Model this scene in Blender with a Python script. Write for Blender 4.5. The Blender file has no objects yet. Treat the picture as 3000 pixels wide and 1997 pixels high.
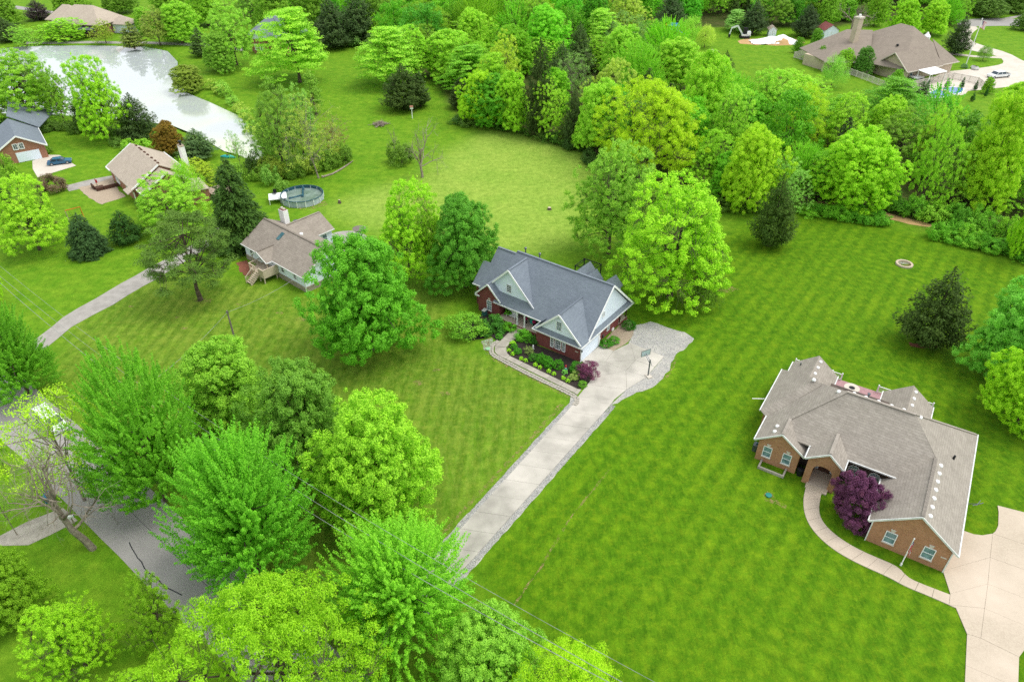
import bpy, math, random
import numpy as np
from mathutils import Vector, Matrix

# ------------------------------------------------------------------ camera
CAM_H = 62.0                     # drone height over the lawns, metres
FPX, CX, CY = 2060.0, 1500.0, 998.5
PITCH = math.atan(FPX / 2872.0)  # downward tilt
SC = bpy.context.scene
COL = SC.collection
cam_d = bpy.data.cameras.new("camera")
cam_d.sensor_width = 36.0
cam_d.lens = 36.0 * FPX / 3000.0
cam_d.clip_start, cam_d.clip_end = 0.5, 9000.0
cam = bpy.data.objects.new("camera", cam_d)
COL.objects.link(cam)
cam.location = (0, 0, CAM_H)
cam.rotation_euler = (math.pi / 2 - PITCH, 0, 0)
SC.camera = cam

# ------------------------------------------------------------------ sky, sun, exposure
SUN_EL, SUN_AZ = math.radians(62), math.radians(86)   # azimuth from +y towards +x
world = bpy.data.worlds.new("World")
SC.world = world
world.use_nodes = True
wn = world.node_tree
wn.nodes.clear()
w_out = wn.nodes.new("ShaderNodeOutputWorld")
w_bg = wn.nodes.new("ShaderNodeBackground")
w_sky = wn.nodes.new("ShaderNodeTexSky")
w_sky.sky_type = 'NISHITA'
w_sky.sun_disc = False
w_sky.sun_elevation = SUN_EL
w_sky.sun_rotation = SUN_AZ
w_sky.air_density = 1.0
w_sky.dust_density = 4.0
w_hsv = wn.nodes.new("ShaderNodeHueSaturation")
w_hsv.inputs["Saturation"].default_value = 0.22         # thin even cloud: nearly white sky
wn.links.new(w_sky.outputs[0], w_hsv.inputs["Color"])
w_mix = wn.nodes.new("ShaderNodeMix"); w_mix.data_type = 'RGBA'          # even cloud deck over the clear-sky light
w_mix.inputs[0].default_value = 0.6
w_mix.inputs[7].default_value = (6.2, 6.4, 6.7, 1)
wn.links.new(w_hsv.outputs[0], w_mix.inputs[6])
wn.links.new(w_mix.outputs[2], w_bg.inputs[0])
w_bg.inputs[1].default_value = 0.15
wn.links.new(w_bg.outputs[0], w_out.inputs[0])

sun_d = bpy.data.lights.new("sun", 'SUN')
sun_d.energy = 1.35
sun_d.angle = math.radians(35)
sun_d.color = (1.0, 0.96, 0.88)
sun = bpy.data.objects.new("sun", sun_d)
COL.objects.link(sun)
sdir = Vector((math.sin(SUN_AZ) * math.cos(SUN_EL), math.cos(SUN_AZ) * math.cos(SUN_EL), math.sin(SUN_EL)))
sun.rotation_euler = (-sdir).to_track_quat('-Z', 'Y').to_euler()
sun.location = (0, 0, 200)

SC.view_settings.view_transform = 'Standard'
SC.view_settings.look = 'None'
SC.view_settings.gamma = 1.0
SC.view_settings.use_curve_mapping = False
SC.view_settings.exposure = 0.5
SC.render.engine = 'CYCLES'
SC.cycles.use_denoising = False
SC.cycles.max_bounces = 5
SC.cycles.diffuse_bounces = 3
SC.cycles.glossy_bounces = 3
SC.cycles.transmission_bounces = 4
SC.cycles.caustics_reflective = False
SC.cycles.caustics_refractive = False

# ------------------------------------------------------------------ helpers
PI = math.pi
RNG = random.Random(11)

def G(u, v, z=0.0):
    """Survey point: the place at height z that the drone sees at photo pixel (u, v) of 3000."""
    x = (u - CX) / FPX; y = -(v - CY) / FPX
    dy = math.cos(PITCH) + y * math.sin(PITCH); dz = -math.sin(PITCH) + y * math.cos(PITCH)
    t = (CAM_H - z) / -dz
    return Vector((x * t, dy * t, z))

K = 3000 / 2356.0
def g(u, v, z=0.0):
    return G(u * K, v * K, z)

def proj(p):
    dz = p[2] - CAM_H
    d = p[1] * math.cos(PITCH) - dz * math.sin(PITCH); up = p[1] * math.sin(PITCH) + dz * math.cos(PITCH)
    return CX + FPX * p[0] / d, CY - FPX * up / d, d

def srgb(r, g_, b):
    f = lambda c: (c / 12.92 if c <= .04045 else ((c + .055) / 1.055) ** 2.4)
    return (f(r / 255), f(g_ / 255), f(b / 255), 1)

class NT:
    """tiny material node builder"""
    def __init__(s, name):
        s.m = bpy.data.materials.new(name); s.m.use_nodes = True
        s.t = s.m.node_tree; s.t.nodes.clear()
        s.out = s.n("ShaderNodeOutputMaterial")
    def n(s, ty, **kw):
        nd = s.t.nodes.new(ty)
        for k, v in kw.items():
            if k in nd.inputs: s.set(nd.inputs[k], v)
            else: setattr(nd, k, v)
        return nd
    def set(s, inp, v):
        if isinstance(v, bpy.types.NodeSocket): s.t.links.new(v, inp)
        else: inp.default_value = v
    def coords(s, kind="Object"):
        return s.n("ShaderNodeTexCoord").outputs[kind]
    def noise(s, scale, detail=4, vec=None, rough=.6, dist=0):
        nd = s.n("ShaderNodeTexNoise"); nd.inputs["Scale"].default_value = scale
        nd.inputs["Detail"].default_value = detail; nd.inputs["Roughness"].default_value = rough
        nd.inputs["Distortion"].default_value = dist
        if vec is not None: s.t.links.new(vec, nd.inputs["Vector"])
        return nd.outputs["Fac"]
    def ramp(s, fac, a, b):
        nd = s.n("ShaderNodeMapRange"); s.set(nd.inputs["Value"], fac)
        nd.inputs["From Min"].default_value = a; nd.inputs["From Max"].default_value = b
        return nd.outputs[0]
    def mix(s, fac, a, b, mode='MIX'):
        nd = s.n("ShaderNodeMix", data_type='RGBA', blend_type=mode)
        s.set(nd.inputs[0], fac); s.set(nd.inputs[6], a); s.set(nd.inputs[7], b)
        return nd.outputs[2]
    def math(s, op, a, b=0.0, c=0.0):
        nd = s.n("ShaderNodeMath", operation=op)
        s.set(nd.inputs[0], a); s.set(nd.inputs[1], b); s.set(nd.inputs[2], c)
        return nd.outputs[0]
    def bump(s, h, strength=.3, dist=.05):
        nd = s.n("ShaderNodeBump"); s.set(nd.inputs["Height"], h)
        nd.inputs["Strength"].default_value = strength; nd.inputs["Distance"].default_value = dist
        return nd.outputs[0]
    def bsdf(s, col, rough=.8, normal=None, metal=0.0, spec=.3, **kw):
        p = s.n("ShaderNodeBsdfPrincipled")
        s.set(p.inputs["Base Color"], col); s.set(p.inputs["Roughness"], rough)
        p.inputs["Metallic"].default_value = metal
        p.inputs["Specular IOR Level"].default_value = spec
        if normal is not None: s.t.links.new(normal, p.inputs["Normal"])
        for k, v in kw.items(): s.set(p.inputs[k], v)
        s.t.links.new(p.outputs[0], s.out.inputs[0])
        return p

MATS = {}
def mat(name, c1, c2=None, scale=3.0, rough=.8, bump=0.0, metal=0.0, spec=.3, detail=5, lo=.35, hi=.65, big=None):
    """two-tone mottled surface"""
    if name in MATS: return MATS[name]
    t = NT(name)
    v = t.coords()
    if c2 is None: c2 = tuple(c * .82 for c in c1[:3]) + (1,)
    f = t.noise(scale, detail, v)
    col = t.mix(t.ramp(f, lo, hi), c1, c2)
    if big:
        f2 = t.noise(big[0], 3, v)
        col = t.mix(t.ramp(f2, .4, .7), col, big[1])
    nrm = t.bump(t.noise(scale * 4, 4, v), bump, .03) if bump else None
    t.bsdf(col, rough, nrm, metal, spec)
    MATS[name] = t.m
    return t.m

class MB:
    """collects shapes into one mesh"""
    def __init__(s): s.v = []; s.f = []
    def poly(s, pts):
        b = len(s.v); s.v += [tuple(p) for p in pts]; s.f.append(tuple(range(b, b + len(pts)))); return s
    def slab(s, pts, t=.15, d=(0, 0, -1)):
        """closed plate: polygon pts pushed by t along d"""
        n = len(pts); b = len(s.v)
        P = [Vector(p) for p in pts]
        nrm = Vector((0, 0, 0))
        for i in range(n):
            nrm += P[i].cross(P[(i + 1) % n])
        D = Vector(d) * t
        if nrm.dot(D) > 0: P.reverse()
        s.v += [tuple(p) for p in P] + [tuple(p + D) for p in P]
        s.f.append(tuple(range(b, b + n)))
        s.f.append(tuple(range(b + 2 * n - 1, b + n - 1, -1)))
        for i in range(n):
            j = (i + 1) % n
            s.f.append((b + i, b + n + i, b + n + j, b + j))
        return s
    def box(s, x0, x1, y0, y1, z0, z1):
        return s.slab([(x0, y0, z1), (x1, y0, z1), (x1, y1, z1), (x0, y1, z1)], z1 - z0)
    def bar(s, p, q, w=.1, h=.1, up=(0, 0, 1)):
        p, q = Vector(p), Vector(q); d = (q - p).normalized(); u = Vector(up)
        r = d.cross(u)
        if r.length < 1e-4: r = d.cross(Vector((1, 0, 0)))
        r.normalize(); u = r.cross(d).normalized()
        c = [p + r * a * w / 2 + u * b * h / 2 for a, b in ((-1, 1), (1, 1), (1, -1), (-1, -1))]
        return s.slab(c, (q - p).length, d)
    def tube(s, pts, rad, n=6, cap=True):
        pts = [Vector(p) for p in pts]; b0 = len(s.v)
        for i, p in enumerate(pts):
            d = (pts[min(i + 1, len(pts) - 1)] - pts[max(i - 1, 0)]).normalized()
            a = Vector((0, 0, 1)) if abs(d.z) < .9 else Vector((1, 0, 0))
            r = d.cross(a).normalized(); u = d.cross(r)
            R = rad[i] if hasattr(rad, '__len__') else rad
            for k in range(n):
                t = 2 * PI * k / n
                s.v.append(tuple(p + r * math.cos(t) * R + u * math.sin(t) * R))
        for i in range(len(pts) - 1):
            for k in range(n):
                k2 = (k + 1) % n
                s.f.append((b0 + i * n + k, b0 + i * n + k2, b0 + (i + 1) * n + k2, b0 + (i + 1) * n + k))
        if cap:
            s.f.append(tuple(b0 + k for k in range(n)))
            e = b0 + (len(pts) - 1) * n
            s.f.append(tuple(e + k for k in range(n - 1, -1, -1)))
        return s
    def lathe(s, prof, c=(0, 0, 0), n=16, cap=True):
        """prof: list of (r, z)"""
        return s.tube2([(c[0], c[1], c[2] + z) for r, z in prof], [r for r, z in prof], n, cap)
    def tube2(s, pts, rad, n, cap):
        b0 = len(s.v)
        for p, R in zip(pts, rad):
            for k in range(n):
                t = 2 * PI * k / n
                s.v.append((p[0] + R * math.cos(t), p[1] + R * math.sin(t), p[2]))
        for i in range(len(pts) - 1):
            for k in range(n):
                k2 = (k + 1) % n
                s.f.append((b0 + i * n + k, b0 + i * n + k2, b0 + (i + 1) * n + k2, b0 + (i + 1) * n + k))
        if cap:
            s.f.append(tuple(b0 + k for k in range(n - 1, -1, -1)))
            e = b0 + (len(pts) - 1) * n
            s.f.append(tuple(e + k for k in range(n)))
        return s
    def mesh(s, name, m):
        me = bpy.data.meshes.new(name); me.from_pydata(s.v, [], s.f); me.materials.append(m); me.update()
        return me
    def build(s, name, m, parent=None, smooth=False, label=None):
        me = s.mesh(name, m)
        if smooth:
            for p in me.polygons: p.use_smooth = True
        o = bpy.data.objects.new(name, me); COL.objects.link(o)
        if parent is not None: o.parent = parent
        if label: o["label"] = label
        return o

def tag(o, label, cat, group=None, kind=None):
    if label: o["label"] = label
    if cat: o["category"] = cat
    if group: o["group"] = group
    if kind: o["kind"] = kind
    return o

def thing(name, label, cat, loc=(0, 0, 0), rz=0.0, group=None):
    o = bpy.data.objects.new(name, None); COL.objects.link(o)
    o.empty_display_size = .3
    o.location = loc; o.rotation_euler = (0, 0, rz)
    return tag(o, label, cat, group)

def struct(name, mb, m):
    o = mb.build(name, m); o["kind"] = "structure"; return o

def copy_tree(o, parent=None):
    c = o.copy(); COL.objects.link(c); c.parent = parent
    for ch in o.children: copy_tree(ch, c)
    return c

def smooth_loop(pts, it=2, closed=True):
    for _ in range(it):
        out = []
        n = len(pts)
        for i in range(n if closed else n - 1):
            a, b = Vector(pts[i]), Vector(pts[(i + 1) % n])
            out += [a * .75 + b * .25, a * .25 + b * .75]
        if not closed: out = [Vector(pts[0])] + out + [Vector(pts[-1])]
        pts = out
    return pts

def jag(pts, amp, step, closed=True):
    """subdivide a closed outline and roughen it"""
    out = []
    n = len(pts)
    for i in range(n if closed else n - 1):
        a, b = Vector(pts[i]), Vector(pts[(i + 1) % n])
        k = max(1, int((b - a).length / step))
        for j in range(k):
            p = a.lerp(b, j / k)
            out.append(p + Vector((RNG.uniform(-amp, amp), RNG.uniform(-amp, amp), 0)))
    return out

def sheet(name, pts, z, m, label=None):
    """flat ground sheet at height z with a small thickness"""
    o = MB().slab([(p[0], p[1], z) for p in pts], .05).build(name, m)
    o["kind"] = "structure"
    if label: o["label"] = label
    return o
# ------------------------------------------------------------------ materials
def brick_mat(name, c1, c2, mortar, sx=.22, sz=.075):
    t = NT(name)
    v = t.coords()
    sep = t.n("ShaderNodeSeparateXYZ"); t.set(sep.inputs[0], v)
    com = t.n("ShaderNodeCombineXYZ")
    t.set(com.inputs[0], t.math('ADD', sep.outputs[0], sep.outputs[1])); t.set(com.inputs[1], sep.outputs[2])
    b = t.n("ShaderNodeTexBrick")
    t.set(b.inputs["Vector"], com.outputs[0])
    b.inputs["Scale"].default_value = 1.0
    b.inputs["Brick Width"].default_value = sx; b.inputs["Row Height"].default_value = sz
    b.inputs["Mortar Size"].default_value = .008
    b.inputs["Color1"].default_value = c1; b.inputs["Color2"].default_value = c2; b.inputs["Mortar"].default_value = mortar
    f = t.noise(1.1, 5, v); f2 = t.noise(6, 3, v)
    col = t.mix(t.math('MULTIPLY', t.ramp(f, .42, .72), .4), b.outputs[0], tuple(c * .55 for c in c1[:3]) + (1,))
    col = t.mix(t.math('MULTIPLY', t.ramp(f2, .5, .75), .3), col, mortar)
    t.bsdf(col, .85, t.bump(b.outputs["Fac"], -.4, .01))
    return t.m

def shingle_mat(name, c1, c2, dark, row=.17):
    """asphalt shingles: courses follow the height, tabs vary in tone"""
    t = NT(name)
    v = t.coords()
    sep = t.n("ShaderNodeSeparateXYZ"); t.set(sep.inputs[0], v)
    com = t.n("ShaderNodeCombineXYZ")
    t.set(com.inputs[0], t.math('ADD', sep.outputs[0], t.math('MULTIPLY', sep.outputs[1], .93)))
    t.set(com.inputs[1], sep.outputs[2])
    b = t.n("ShaderNodeTexBrick")
    t.set(b.inputs["Vector"], com.outputs[0])
    b.inputs["Scale"].default_value = 1.0
    b.inputs["Brick Width"].default_value = .55; b.inputs["Row Height"].default_value = row
    b.inputs["Mortar Size"].default_value = .012; b.inputs["Mortar Smooth"].default_value = .5
    b.inputs["Color1"].default_value = c1; b.inputs["Color2"].default_value = c2; b.inputs["Mortar"].default_value = dark
    f = t.noise(.5, 4, v, .65); f2 = t.noise(5, 4, v, .7)
    col = t.mix(t.math('MULTIPLY', t.ramp(f, .4, .7), .38), b.outputs[0], dark)
    col = t.mix(t.math('MULTIPLY', t.ramp(f2, .42, .68), .42), col, tuple(min(1, c * 1.25) for c in c1[:3]) + (1,))
    t.bsdf(col, .9, t.bump(t.math('ADD', b.outputs["Fac"], t.math('MULTIPLY', f2, -1.0)), -.35, .02), spec=.2)
    return t.m

M_REDBRICK = brick_mat("red_brick", srgb(134, 62, 60), srgb(112, 50, 50), srgb(146, 106, 100))
M_TANBRICK = brick_mat("tan_brick", srgb(182, 128, 92), srgb(152, 104, 74), srgb(190, 160, 132))
M_ORBRICK = brick_mat("orange_brick", srgb(165, 108, 82), srgb(140, 90, 70), srgb(180, 150, 130))
M_PALEBRICK = brick_mat("pale_brick", srgb(205, 188, 165), srgb(186, 168, 148), srgb(205, 195, 180))
M_STONE = brick_mat("dark_ledge_stone", srgb(104, 92, 84), srgb(72, 64, 60), srgb(56, 50, 46), .45, .12)
M_FIELDSTONE = brick_mat("field_stone", srgb(176, 166, 148), srgb(140, 130, 118), srgb(110, 100, 90), .5, .28)
M_SLATE = shingle_mat("slate_grey_shingles", srgb(126, 135, 145), srgb(115, 124, 134), srgb(98, 106, 116))
M_TAUPE = shingle_mat("taupe_shingles", srgb(162, 155, 145), srgb(147, 140, 130), srgb(119, 113, 105), .2)
M_BROWN = shingle_mat("brown_shingles", srgb(156, 147, 136), srgb(141, 132, 122), srgb(115, 107, 98))
M_TANROOF = shingle_mat("tan_shingles", srgb(184, 172, 157), srgb(170, 158, 144), srgb(146, 135, 122))
M_FARBROWN = shingle_mat("far_brown_shingles", srgb(148, 137, 125), srgb(136, 126, 115), srgb(114, 105, 95))
M_WHITE = mat("white_trim", srgb(248, 248, 248), srgb(236, 238, 238), 2.0, .5)
M_SIDING = mat("white_siding", srgb(232, 242, 255), srgb(224, 236, 250), .8, .6)
M_GUTTER = mat("gutter_white", srgb(232, 234, 232), srgb(205, 208, 206), 1.5, .45)
M_GLASS = (lambda t: (t.bsdf(t.mix(t.noise(1.3, 2, t.coords()), srgb(40, 72, 84), srgb(92, 134, 140)), .08, spec=.8), t.m)[1])(NT("window_glass"))
M_DARKGLASS = (lambda t: (t.bsdf(t.mix(t.noise(2.3, 2, t.coords()), srgb(18, 30, 42), srgb(56, 80, 96)), .08, spec=.8), t.m)[1])(NT("dark_window_glass"))
M_BLIND = mat("pale_blind_glass", srgb(136, 168, 170), srgb(84, 114, 122), 1.2, .2, spec=.6)
M_CONC = mat("drive_concrete", srgb(178, 174, 164), srgb(156, 152, 143), .5, .9, .15, big=(.16, srgb(204, 198, 188)), detail=9)
M_CONC2 = mat("exposed_aggregate", srgb(192, 180, 161), srgb(178, 165, 147), 6.0, .9, .2, detail=8, big=(.15, srgb(202, 188, 170)))
M_CONC3 = mat("weathered_concrete", srgb(176, 170, 158), srgb(150, 144, 134), .8, .9, .15, detail=8)
M_PALECONC = mat("pale_concrete", srgb(208, 200, 188), srgb(194, 185, 172), .3, .9)
M_ASPH = mat("road_asphalt", srgb(158, 155, 152), srgb(146, 143, 141), .25, .9, .06, detail=10, big=(.06, srgb(166, 162, 158)))
M_LANE = mat("lane_asphalt", srgb(168, 164, 158), srgb(148, 144, 138), .6, .9, .2, detail=9)
M_TAR = mat("crack_sealant", srgb(48, 52, 58), None, 3, .5)
M_GRAVEL = mat("grey_gravel", srgb(180, 178, 172), srgb(156, 154, 149), 9.0, .95, .4, detail=10, big=(.4, srgb(190, 186, 176)))
M_PEA = mat("tan_pea_gravel", srgb(186, 170, 148), srgb(150, 134, 116), 12.0, .95, .6, detail=10)
M_ROCK = mat("limestone_chip", srgb(198, 197, 194), srgb(168, 168, 166), 2.2, .9)
M_MULCH = mat("black_mulch", srgb(62, 54, 50), srgb(40, 34, 32), 8.0, .95, .7, detail=9)
M_SOIL = mat("bare_soil", srgb(196, 164, 122), srgb(150, 128, 84), 1.5, .95, .4, detail=9, big=(.9, srgb(128, 138, 62)))
def thin(m, scale, lo, hi):
    """worn ground: grass still shows through in tufts"""
    nt = m.node_tree; out = [n for n in nt.nodes if n.type == 'OUTPUT_MATERIAL'][0]; src = out.inputs[0].links[0].from_socket
    tc = nt.nodes.new("ShaderNodeTexCoord"); nz = nt.nodes.new("ShaderNodeTexNoise"); nz.inputs["Scale"].default_value = scale; nz.inputs["Detail"].default_value = 8; nz.inputs["Roughness"].default_value = .75
    nt.links.new(tc.outputs["Object"], nz.inputs["Vector"]); mr = nt.nodes.new("ShaderNodeMapRange"); nt.links.new(nz.outputs["Fac"], mr.inputs["Value"]); mr.inputs["From Min"].default_value = lo; mr.inputs["From Max"].default_value = hi
    tr = nt.nodes.new("ShaderNodeBsdfTransparent"); mx = nt.nodes.new("ShaderNodeMixShader"); nt.links.new(mr.outputs[0], mx.inputs[0]); nt.links.new(tr.outputs[0], mx.inputs[1]); nt.links.new(src, mx.inputs[2]); nt.links.new(mx.outputs[0], out.inputs[0])
thin(M_SOIL, 1.6, .46, .7)
M_CLAY = mat("clay_soil", srgb(196, 158, 112), srgb(176, 146, 100), .8, .95, .4, detail=9)
M_PAVER = mat("grey_paver", srgb(186, 180, 168), srgb(140, 136, 126), 5.0, .9, .4)
M_WOOD = mat("weathered_wood", srgb(176, 160, 142), srgb(146, 130, 114), 4, .8, .2)
M_TANWOOD = mat("tan_painted_wood", srgb(206, 192, 172), srgb(188, 172, 150), 3, .7)
M_DARKWOOD = mat("dark_wood", srgb(92, 62, 50), srgb(66, 46, 38), 5, .8)
M_POLE = mat("grey_pole_wood", srgb(142, 134, 124), srgb(110, 102, 94), 4, .9)
M_METAL = mat("grey_metal", srgb(120, 126, 132), srgb(90, 96, 102), 3, .4, metal=.6)
M_BLACK = mat("black_plastic", srgb(34, 36, 40), srgb(24, 26, 30), 3, .5)
M_MAUVE = mat("mauve_deck", srgb(178, 140, 142), srgb(162, 126, 130), 3, .8)
M_REDM = mat("red_mulch", srgb(150, 92, 76), srgb(116, 76, 56), 4, .95, .5)

def ground_mat():
    t = NT("lawn_grass")
    v = t.coords()
    at = t.n("ShaderNodeAttribute", attribute_name="zone")
    sep = t.n("ShaderNodeSeparateColor"); t.set(sep.inputs[0], at.outputs["Color"])
    vivid, field, olive, wood = sep.outputs[0], sep.outputs[1], sep.outputs[2], at.outputs["Alpha"]
    n_big = t.noise(.05, 4, v, .6); n_mid = t.noise(.35, 5, v, .65); n_fine = t.noise(2.6, 7, v, .72)
    n_pat = t.noise(.13, 6, v, .7, .6)
    n_blade = t.noise(11, 5, v, .75)
    mps = t.n("ShaderNodeMapping"); t.set(mps.inputs[0], v); mps.inputs["Rotation"].default_value = (0, 0, math.radians(36.0)); mps.inputs["Scale"].default_value = (2.6, .45, 1)
    streak = t.ramp(t.noise(1.0, 5, mps.outputs[0], .7), .4, .62)
    def stripes(deg, period, soft, warp=.6):
        mp = t.n("ShaderNodeMapping"); t.set(mp.inputs[0], v); mp.inputs["Rotation"].default_value = (0, 0, math.radians(deg))
        w = t.n("ShaderNodeTexWave", wave_type='BANDS', bands_direction='X'); t.set(w.inputs["Vector"], mp.outputs[0])
        w.inputs["Scale"].default_value = .314 / period; w.inputs["Distortion"].default_value = warp
        w.inputs["Detail"].default_value = 3; w.inputs["Detail Scale"].default_value = .7
        return t.ramp(w.outputs["Fac"], .5 - soft, .5 + soft)
    fine = t.ramp(n_fine, .36, .66)
    n_spk = t.noise(1.0, 8, v, .8); spk = t.ramp(n_spk, .48, .6); n_drk = t.noise(1.7, 6, v, .75, .4); drk = t.ramp(n_drk, .5, .62)
    # ordinary yard grass
    mid = t.mix(t.ramp(n_mid, .35, .68), srgb(99, 152, 25), srgb(137, 176, 42))
    mid = t.mix(t.math('MULTIPLY', fine, .5), mid, srgb(84, 130, 20))
    # front yard: dry, mottled
    ol = t.mix(t.ramp(n_mid, .36, .64), srgb(92, 142, 23), srgb(124, 167, 41))
    ol = t.mix(t.math('MULTIPLY', t.ramp(n_pat, .46, .66), .75), ol, srgb(159, 174, 70))
    ol = t.mix(t.math('MULTIPLY', t.math('MULTIPLY', stripes(4.0, 1.9, .3, .8), t.ramp(n_big, .25, .45)), .75), ol, srgb(79, 120, 17))
    ol = t.mix(t.math('MULTIPLY', t.ramp(n_big, .46, .6), .6), ol, srgb(78, 120, 23))
    ol = t.mix(t.math('MULTIPLY', fine, .55), ol, srgb(86, 125, 21))
    ol = t.mix(t.math('MULTIPLY', spk, .45), ol, srgb(153, 169, 62))
    # back field: pale, mown in long passes
    fi = t.mix(t.ramp(n_pat, .35, .7), srgb(124, 170, 44), srgb(165, 192, 74))
    fi = t.mix(t.math('MULTIPLY', stripes(62, 1.7, .5, 2.5), .16), fi, srgb(169, 194, 81))
    fi = t.mix(t.math('MULTIPLY', fine, .45), fi, srgb(99, 150, 30))
    # right lawn: rich, striped both ways
    vi = t.mix(t.ramp(n_mid, .36, .64), srgb(75, 125, 9), srgb(112, 155, 16))
    vi = t.mix(t.math('MULTIPLY', t.ramp(n_pat, .46, .68), .6), vi, srgb(141, 168, 28))
    s1 = stripes(36.0, 2.3, .3, .7); s2 = stripes(-54.0, 2.0, .3, .9)
    vi = t.mix(t.math('MULTIPLY', t.math('MULTIPLY', s1, t.ramp(n_big, .25, .45)), .8), vi, srgb(60, 109, 5))
    vi = t.mix(t.math('MULTIPLY', t.math('MULTIPLY', s2, t.ramp(n_big, .65, .4)), .7), vi, srgb(65, 115, 5))
    vi = t.mix(t.math('MULTIPLY', fine, .5), vi, srgb(78, 122, 7))
    vi = t.mix(t.math('MULTIPLY', spk, .5), vi, srgb(136, 164, 25))
    vi = t.mix(t.math('MULTIPLY', drk, .5), vi, srgb(62, 105, 5))
    ol = t.mix(t.math('MULTIPLY', drk, .4), ol, srgb(99, 120, 22))
    mid = t.mix(t.math('MULTIPLY', drk, .35), mid, srgb(77, 120, 17))
    vi = t.mix(t.math('MULTIPLY', streak, .38), vi, srgb(112, 160, 23))
    ol = t.mix(t.math('MULTIPLY', streak, .3), ol, srgb(150, 178, 74))
    fi = t.mix(.25, fi, srgb(170, 190, 96))
    fi = t.mix(t.math('MULTIPLY', streak, .22), fi, srgb(162, 194, 88))
    # woodland floor
    wo = t.mix(t.ramp(n_mid, .4, .6), srgb(70, 84, 34), srgb(96, 84, 56))
    wo = t.mix(t.math('MULTIPLY', fine, .5), wo, srgb(52, 88, 26))
    col = t.mix(olive, mid, ol)
    col = t.mix(field, col, fi)
    col = t.mix(vivid, col, vi)
    col = t.mix(wood, col, wo)
    col = t.mix(t.math('MULTIPLY', t.ramp(n_blade, .35, .68), .4), col, srgb(50, 78, 12))
    mot = t.ramp(t.noise(.85, 12, v, .82), .34, .66)          # fractal mottling of the sward
    mulc = t.mix(mot, (.56, .64, .48, 1), (1.36, 1.26, 1.4, 1))
    col = t.mix(1.0, col, mulc, 'MULTIPLY')
    nb = t.bump(t.math('ADD', n_fine, n_blade), .6, .12)
    t.bsdf(col, .95, nb, spec=.12)
    return t.m

# ------------------------------------------------------------------ ground sheet
def pip(X, Y, poly):
    inside = np.zeros(X.shape, bool)
    n = len(poly)
    for i in range(n):
        x1, y1 = poly[i][0], poly[i][1]; x2, y2 = poly[(i + 1) % n][0], poly[(i + 1) % n][1]
        c = ((y1 > Y) != (y2 > Y)) & (X < (x2 - x1) * (Y - y1) / (y2 - y1 + 1e-12) + x1)
        inside ^= c
    return inside

def blur(A, k):
    for _ in range(k):
        A = np.pad(A, 1, mode='edge')
        A = (A[1:-1, 1:-1] * 2 + A[:-2, 1:-1] + A[2:, 1:-1] + A[1:-1, :-2] + A[1:-1, 2:]) / 6
    return A

POND = [g(*p) for p in ((-160, 118), (0, 110), (70, 104), (200, 103), (330, 105), (385, 116), (408, 140), (408, 190), (430, 212),
                        (480, 232), (545, 262), (590, 300), (606, 345), (604, 368), (575, 366), (545, 352), (515, 345),
                        (460, 312), (400, 288), (340, 278), (240, 268), (120, 262), (0, 258), (-160, 262))]
WOOD = [g(*p) for p in ((1060, 275), (1150, 296), (1250, 318), (1350, 352), (1400, 420), (1560, 450), (1700, 485), (1870, 478), (2050, 500),
                        (2230, 560), (2400, 600), (2600, 640), (2600, 330), (2330, 325), (2200, 312), (2050, 305), (1960, 290), (1840, 262), (1700, 240),
                        (1560, 190), (1490, 120), (1475, 66), (1700, 62), (1900, 66), (2000, 48), (2195, 60), (2210, 38), (2330, 30), (2400, -60), (1500, -90), (540, -80), (560, 20), (700, 60), (800, 70), (830, 90),
                        (900, 120), (1000, 190))]
ZV = [g(*p) for p in ((1075, 1312), (1395, 950), (1540, 872), (1598, 780), (1450, 742), (1455, 690), (1560, 610), (1720, 505), (1860, 488),
                      (2050, 520), (2230, 575), (2500, 660), (2700, 900), (2700, 1900), (1500, 1800), (1200, 1480))]
ZF = [g(*p) for p in ((740, 485), (860, 430), (960, 418), (1000, 370), (1120, 295), (1290, 325), (1370, 368), (1340, 560), (1200, 590), (1000, 570), (850, 530))]
ZO = [g(*p) for p in ((160, 745), (340, 620), (560, 650), (700, 680), (1000, 655), (1050, 790), (1130, 810), (1310, 930), (990, 1270), (900, 1340),
                      (1300, 1560), (1200, 1600), (600, 1420), (350, 1130), (120, 880))]
xs = np.concatenate([[-4000, -1800, -900, -550, -420], np.arange(-330, 331, 2.0), [420, 550, 900, 1800, 4000]])
ys = np.concatenate([[-2500, -900, -300, -80, 0], np.arange(20, 470, 2.0), [520, 620, 800, 1200, 2500, 6000]])
GX, GY = np.meshgrid(xs, ys)
def zone(poly, k): return blur(pip(GX, GY, poly).astype(float), k)
zv, zf, zo, zw = zone(ZV, 1), zone(ZF, 5), zone(ZO, 2), zone(WOOD, 1)
zp = blur(pip(GX, GY, POND).astype(float), 1)
GZ = -1.4 * np.clip(zp * 1.6 - .25, 0, 1)
ny_, nx_ = GX.shape
V = np.stack([GX.ravel(), GY.ravel(), GZ.ravel()], 1)
ii = np.arange(nx_ * ny_).reshape(ny_, nx_)
Fq = np.stack([ii[:-1, :-1].ravel(), ii[:-1, 1:].ravel(), ii[1:, 1:].ravel(), ii[1:, :-1].ravel()], 1)
me = bpy.data.meshes.new("ground"); me.from_pydata(V, [], Fq); me.materials.append(ground_mat())
ca = me.color_attributes.new("zone", 'FLOAT_COLOR', 'POINT')
ca.data.foreach_set("color", np.stack([zv.ravel(), zf.ravel(), zo.ravel(), zw.ravel()], 1).astype(np.float32).ravel())
ground = bpy.data.objects.new("ground", me); COL.objects.link(ground); ground["kind"] = "structure"

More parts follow.
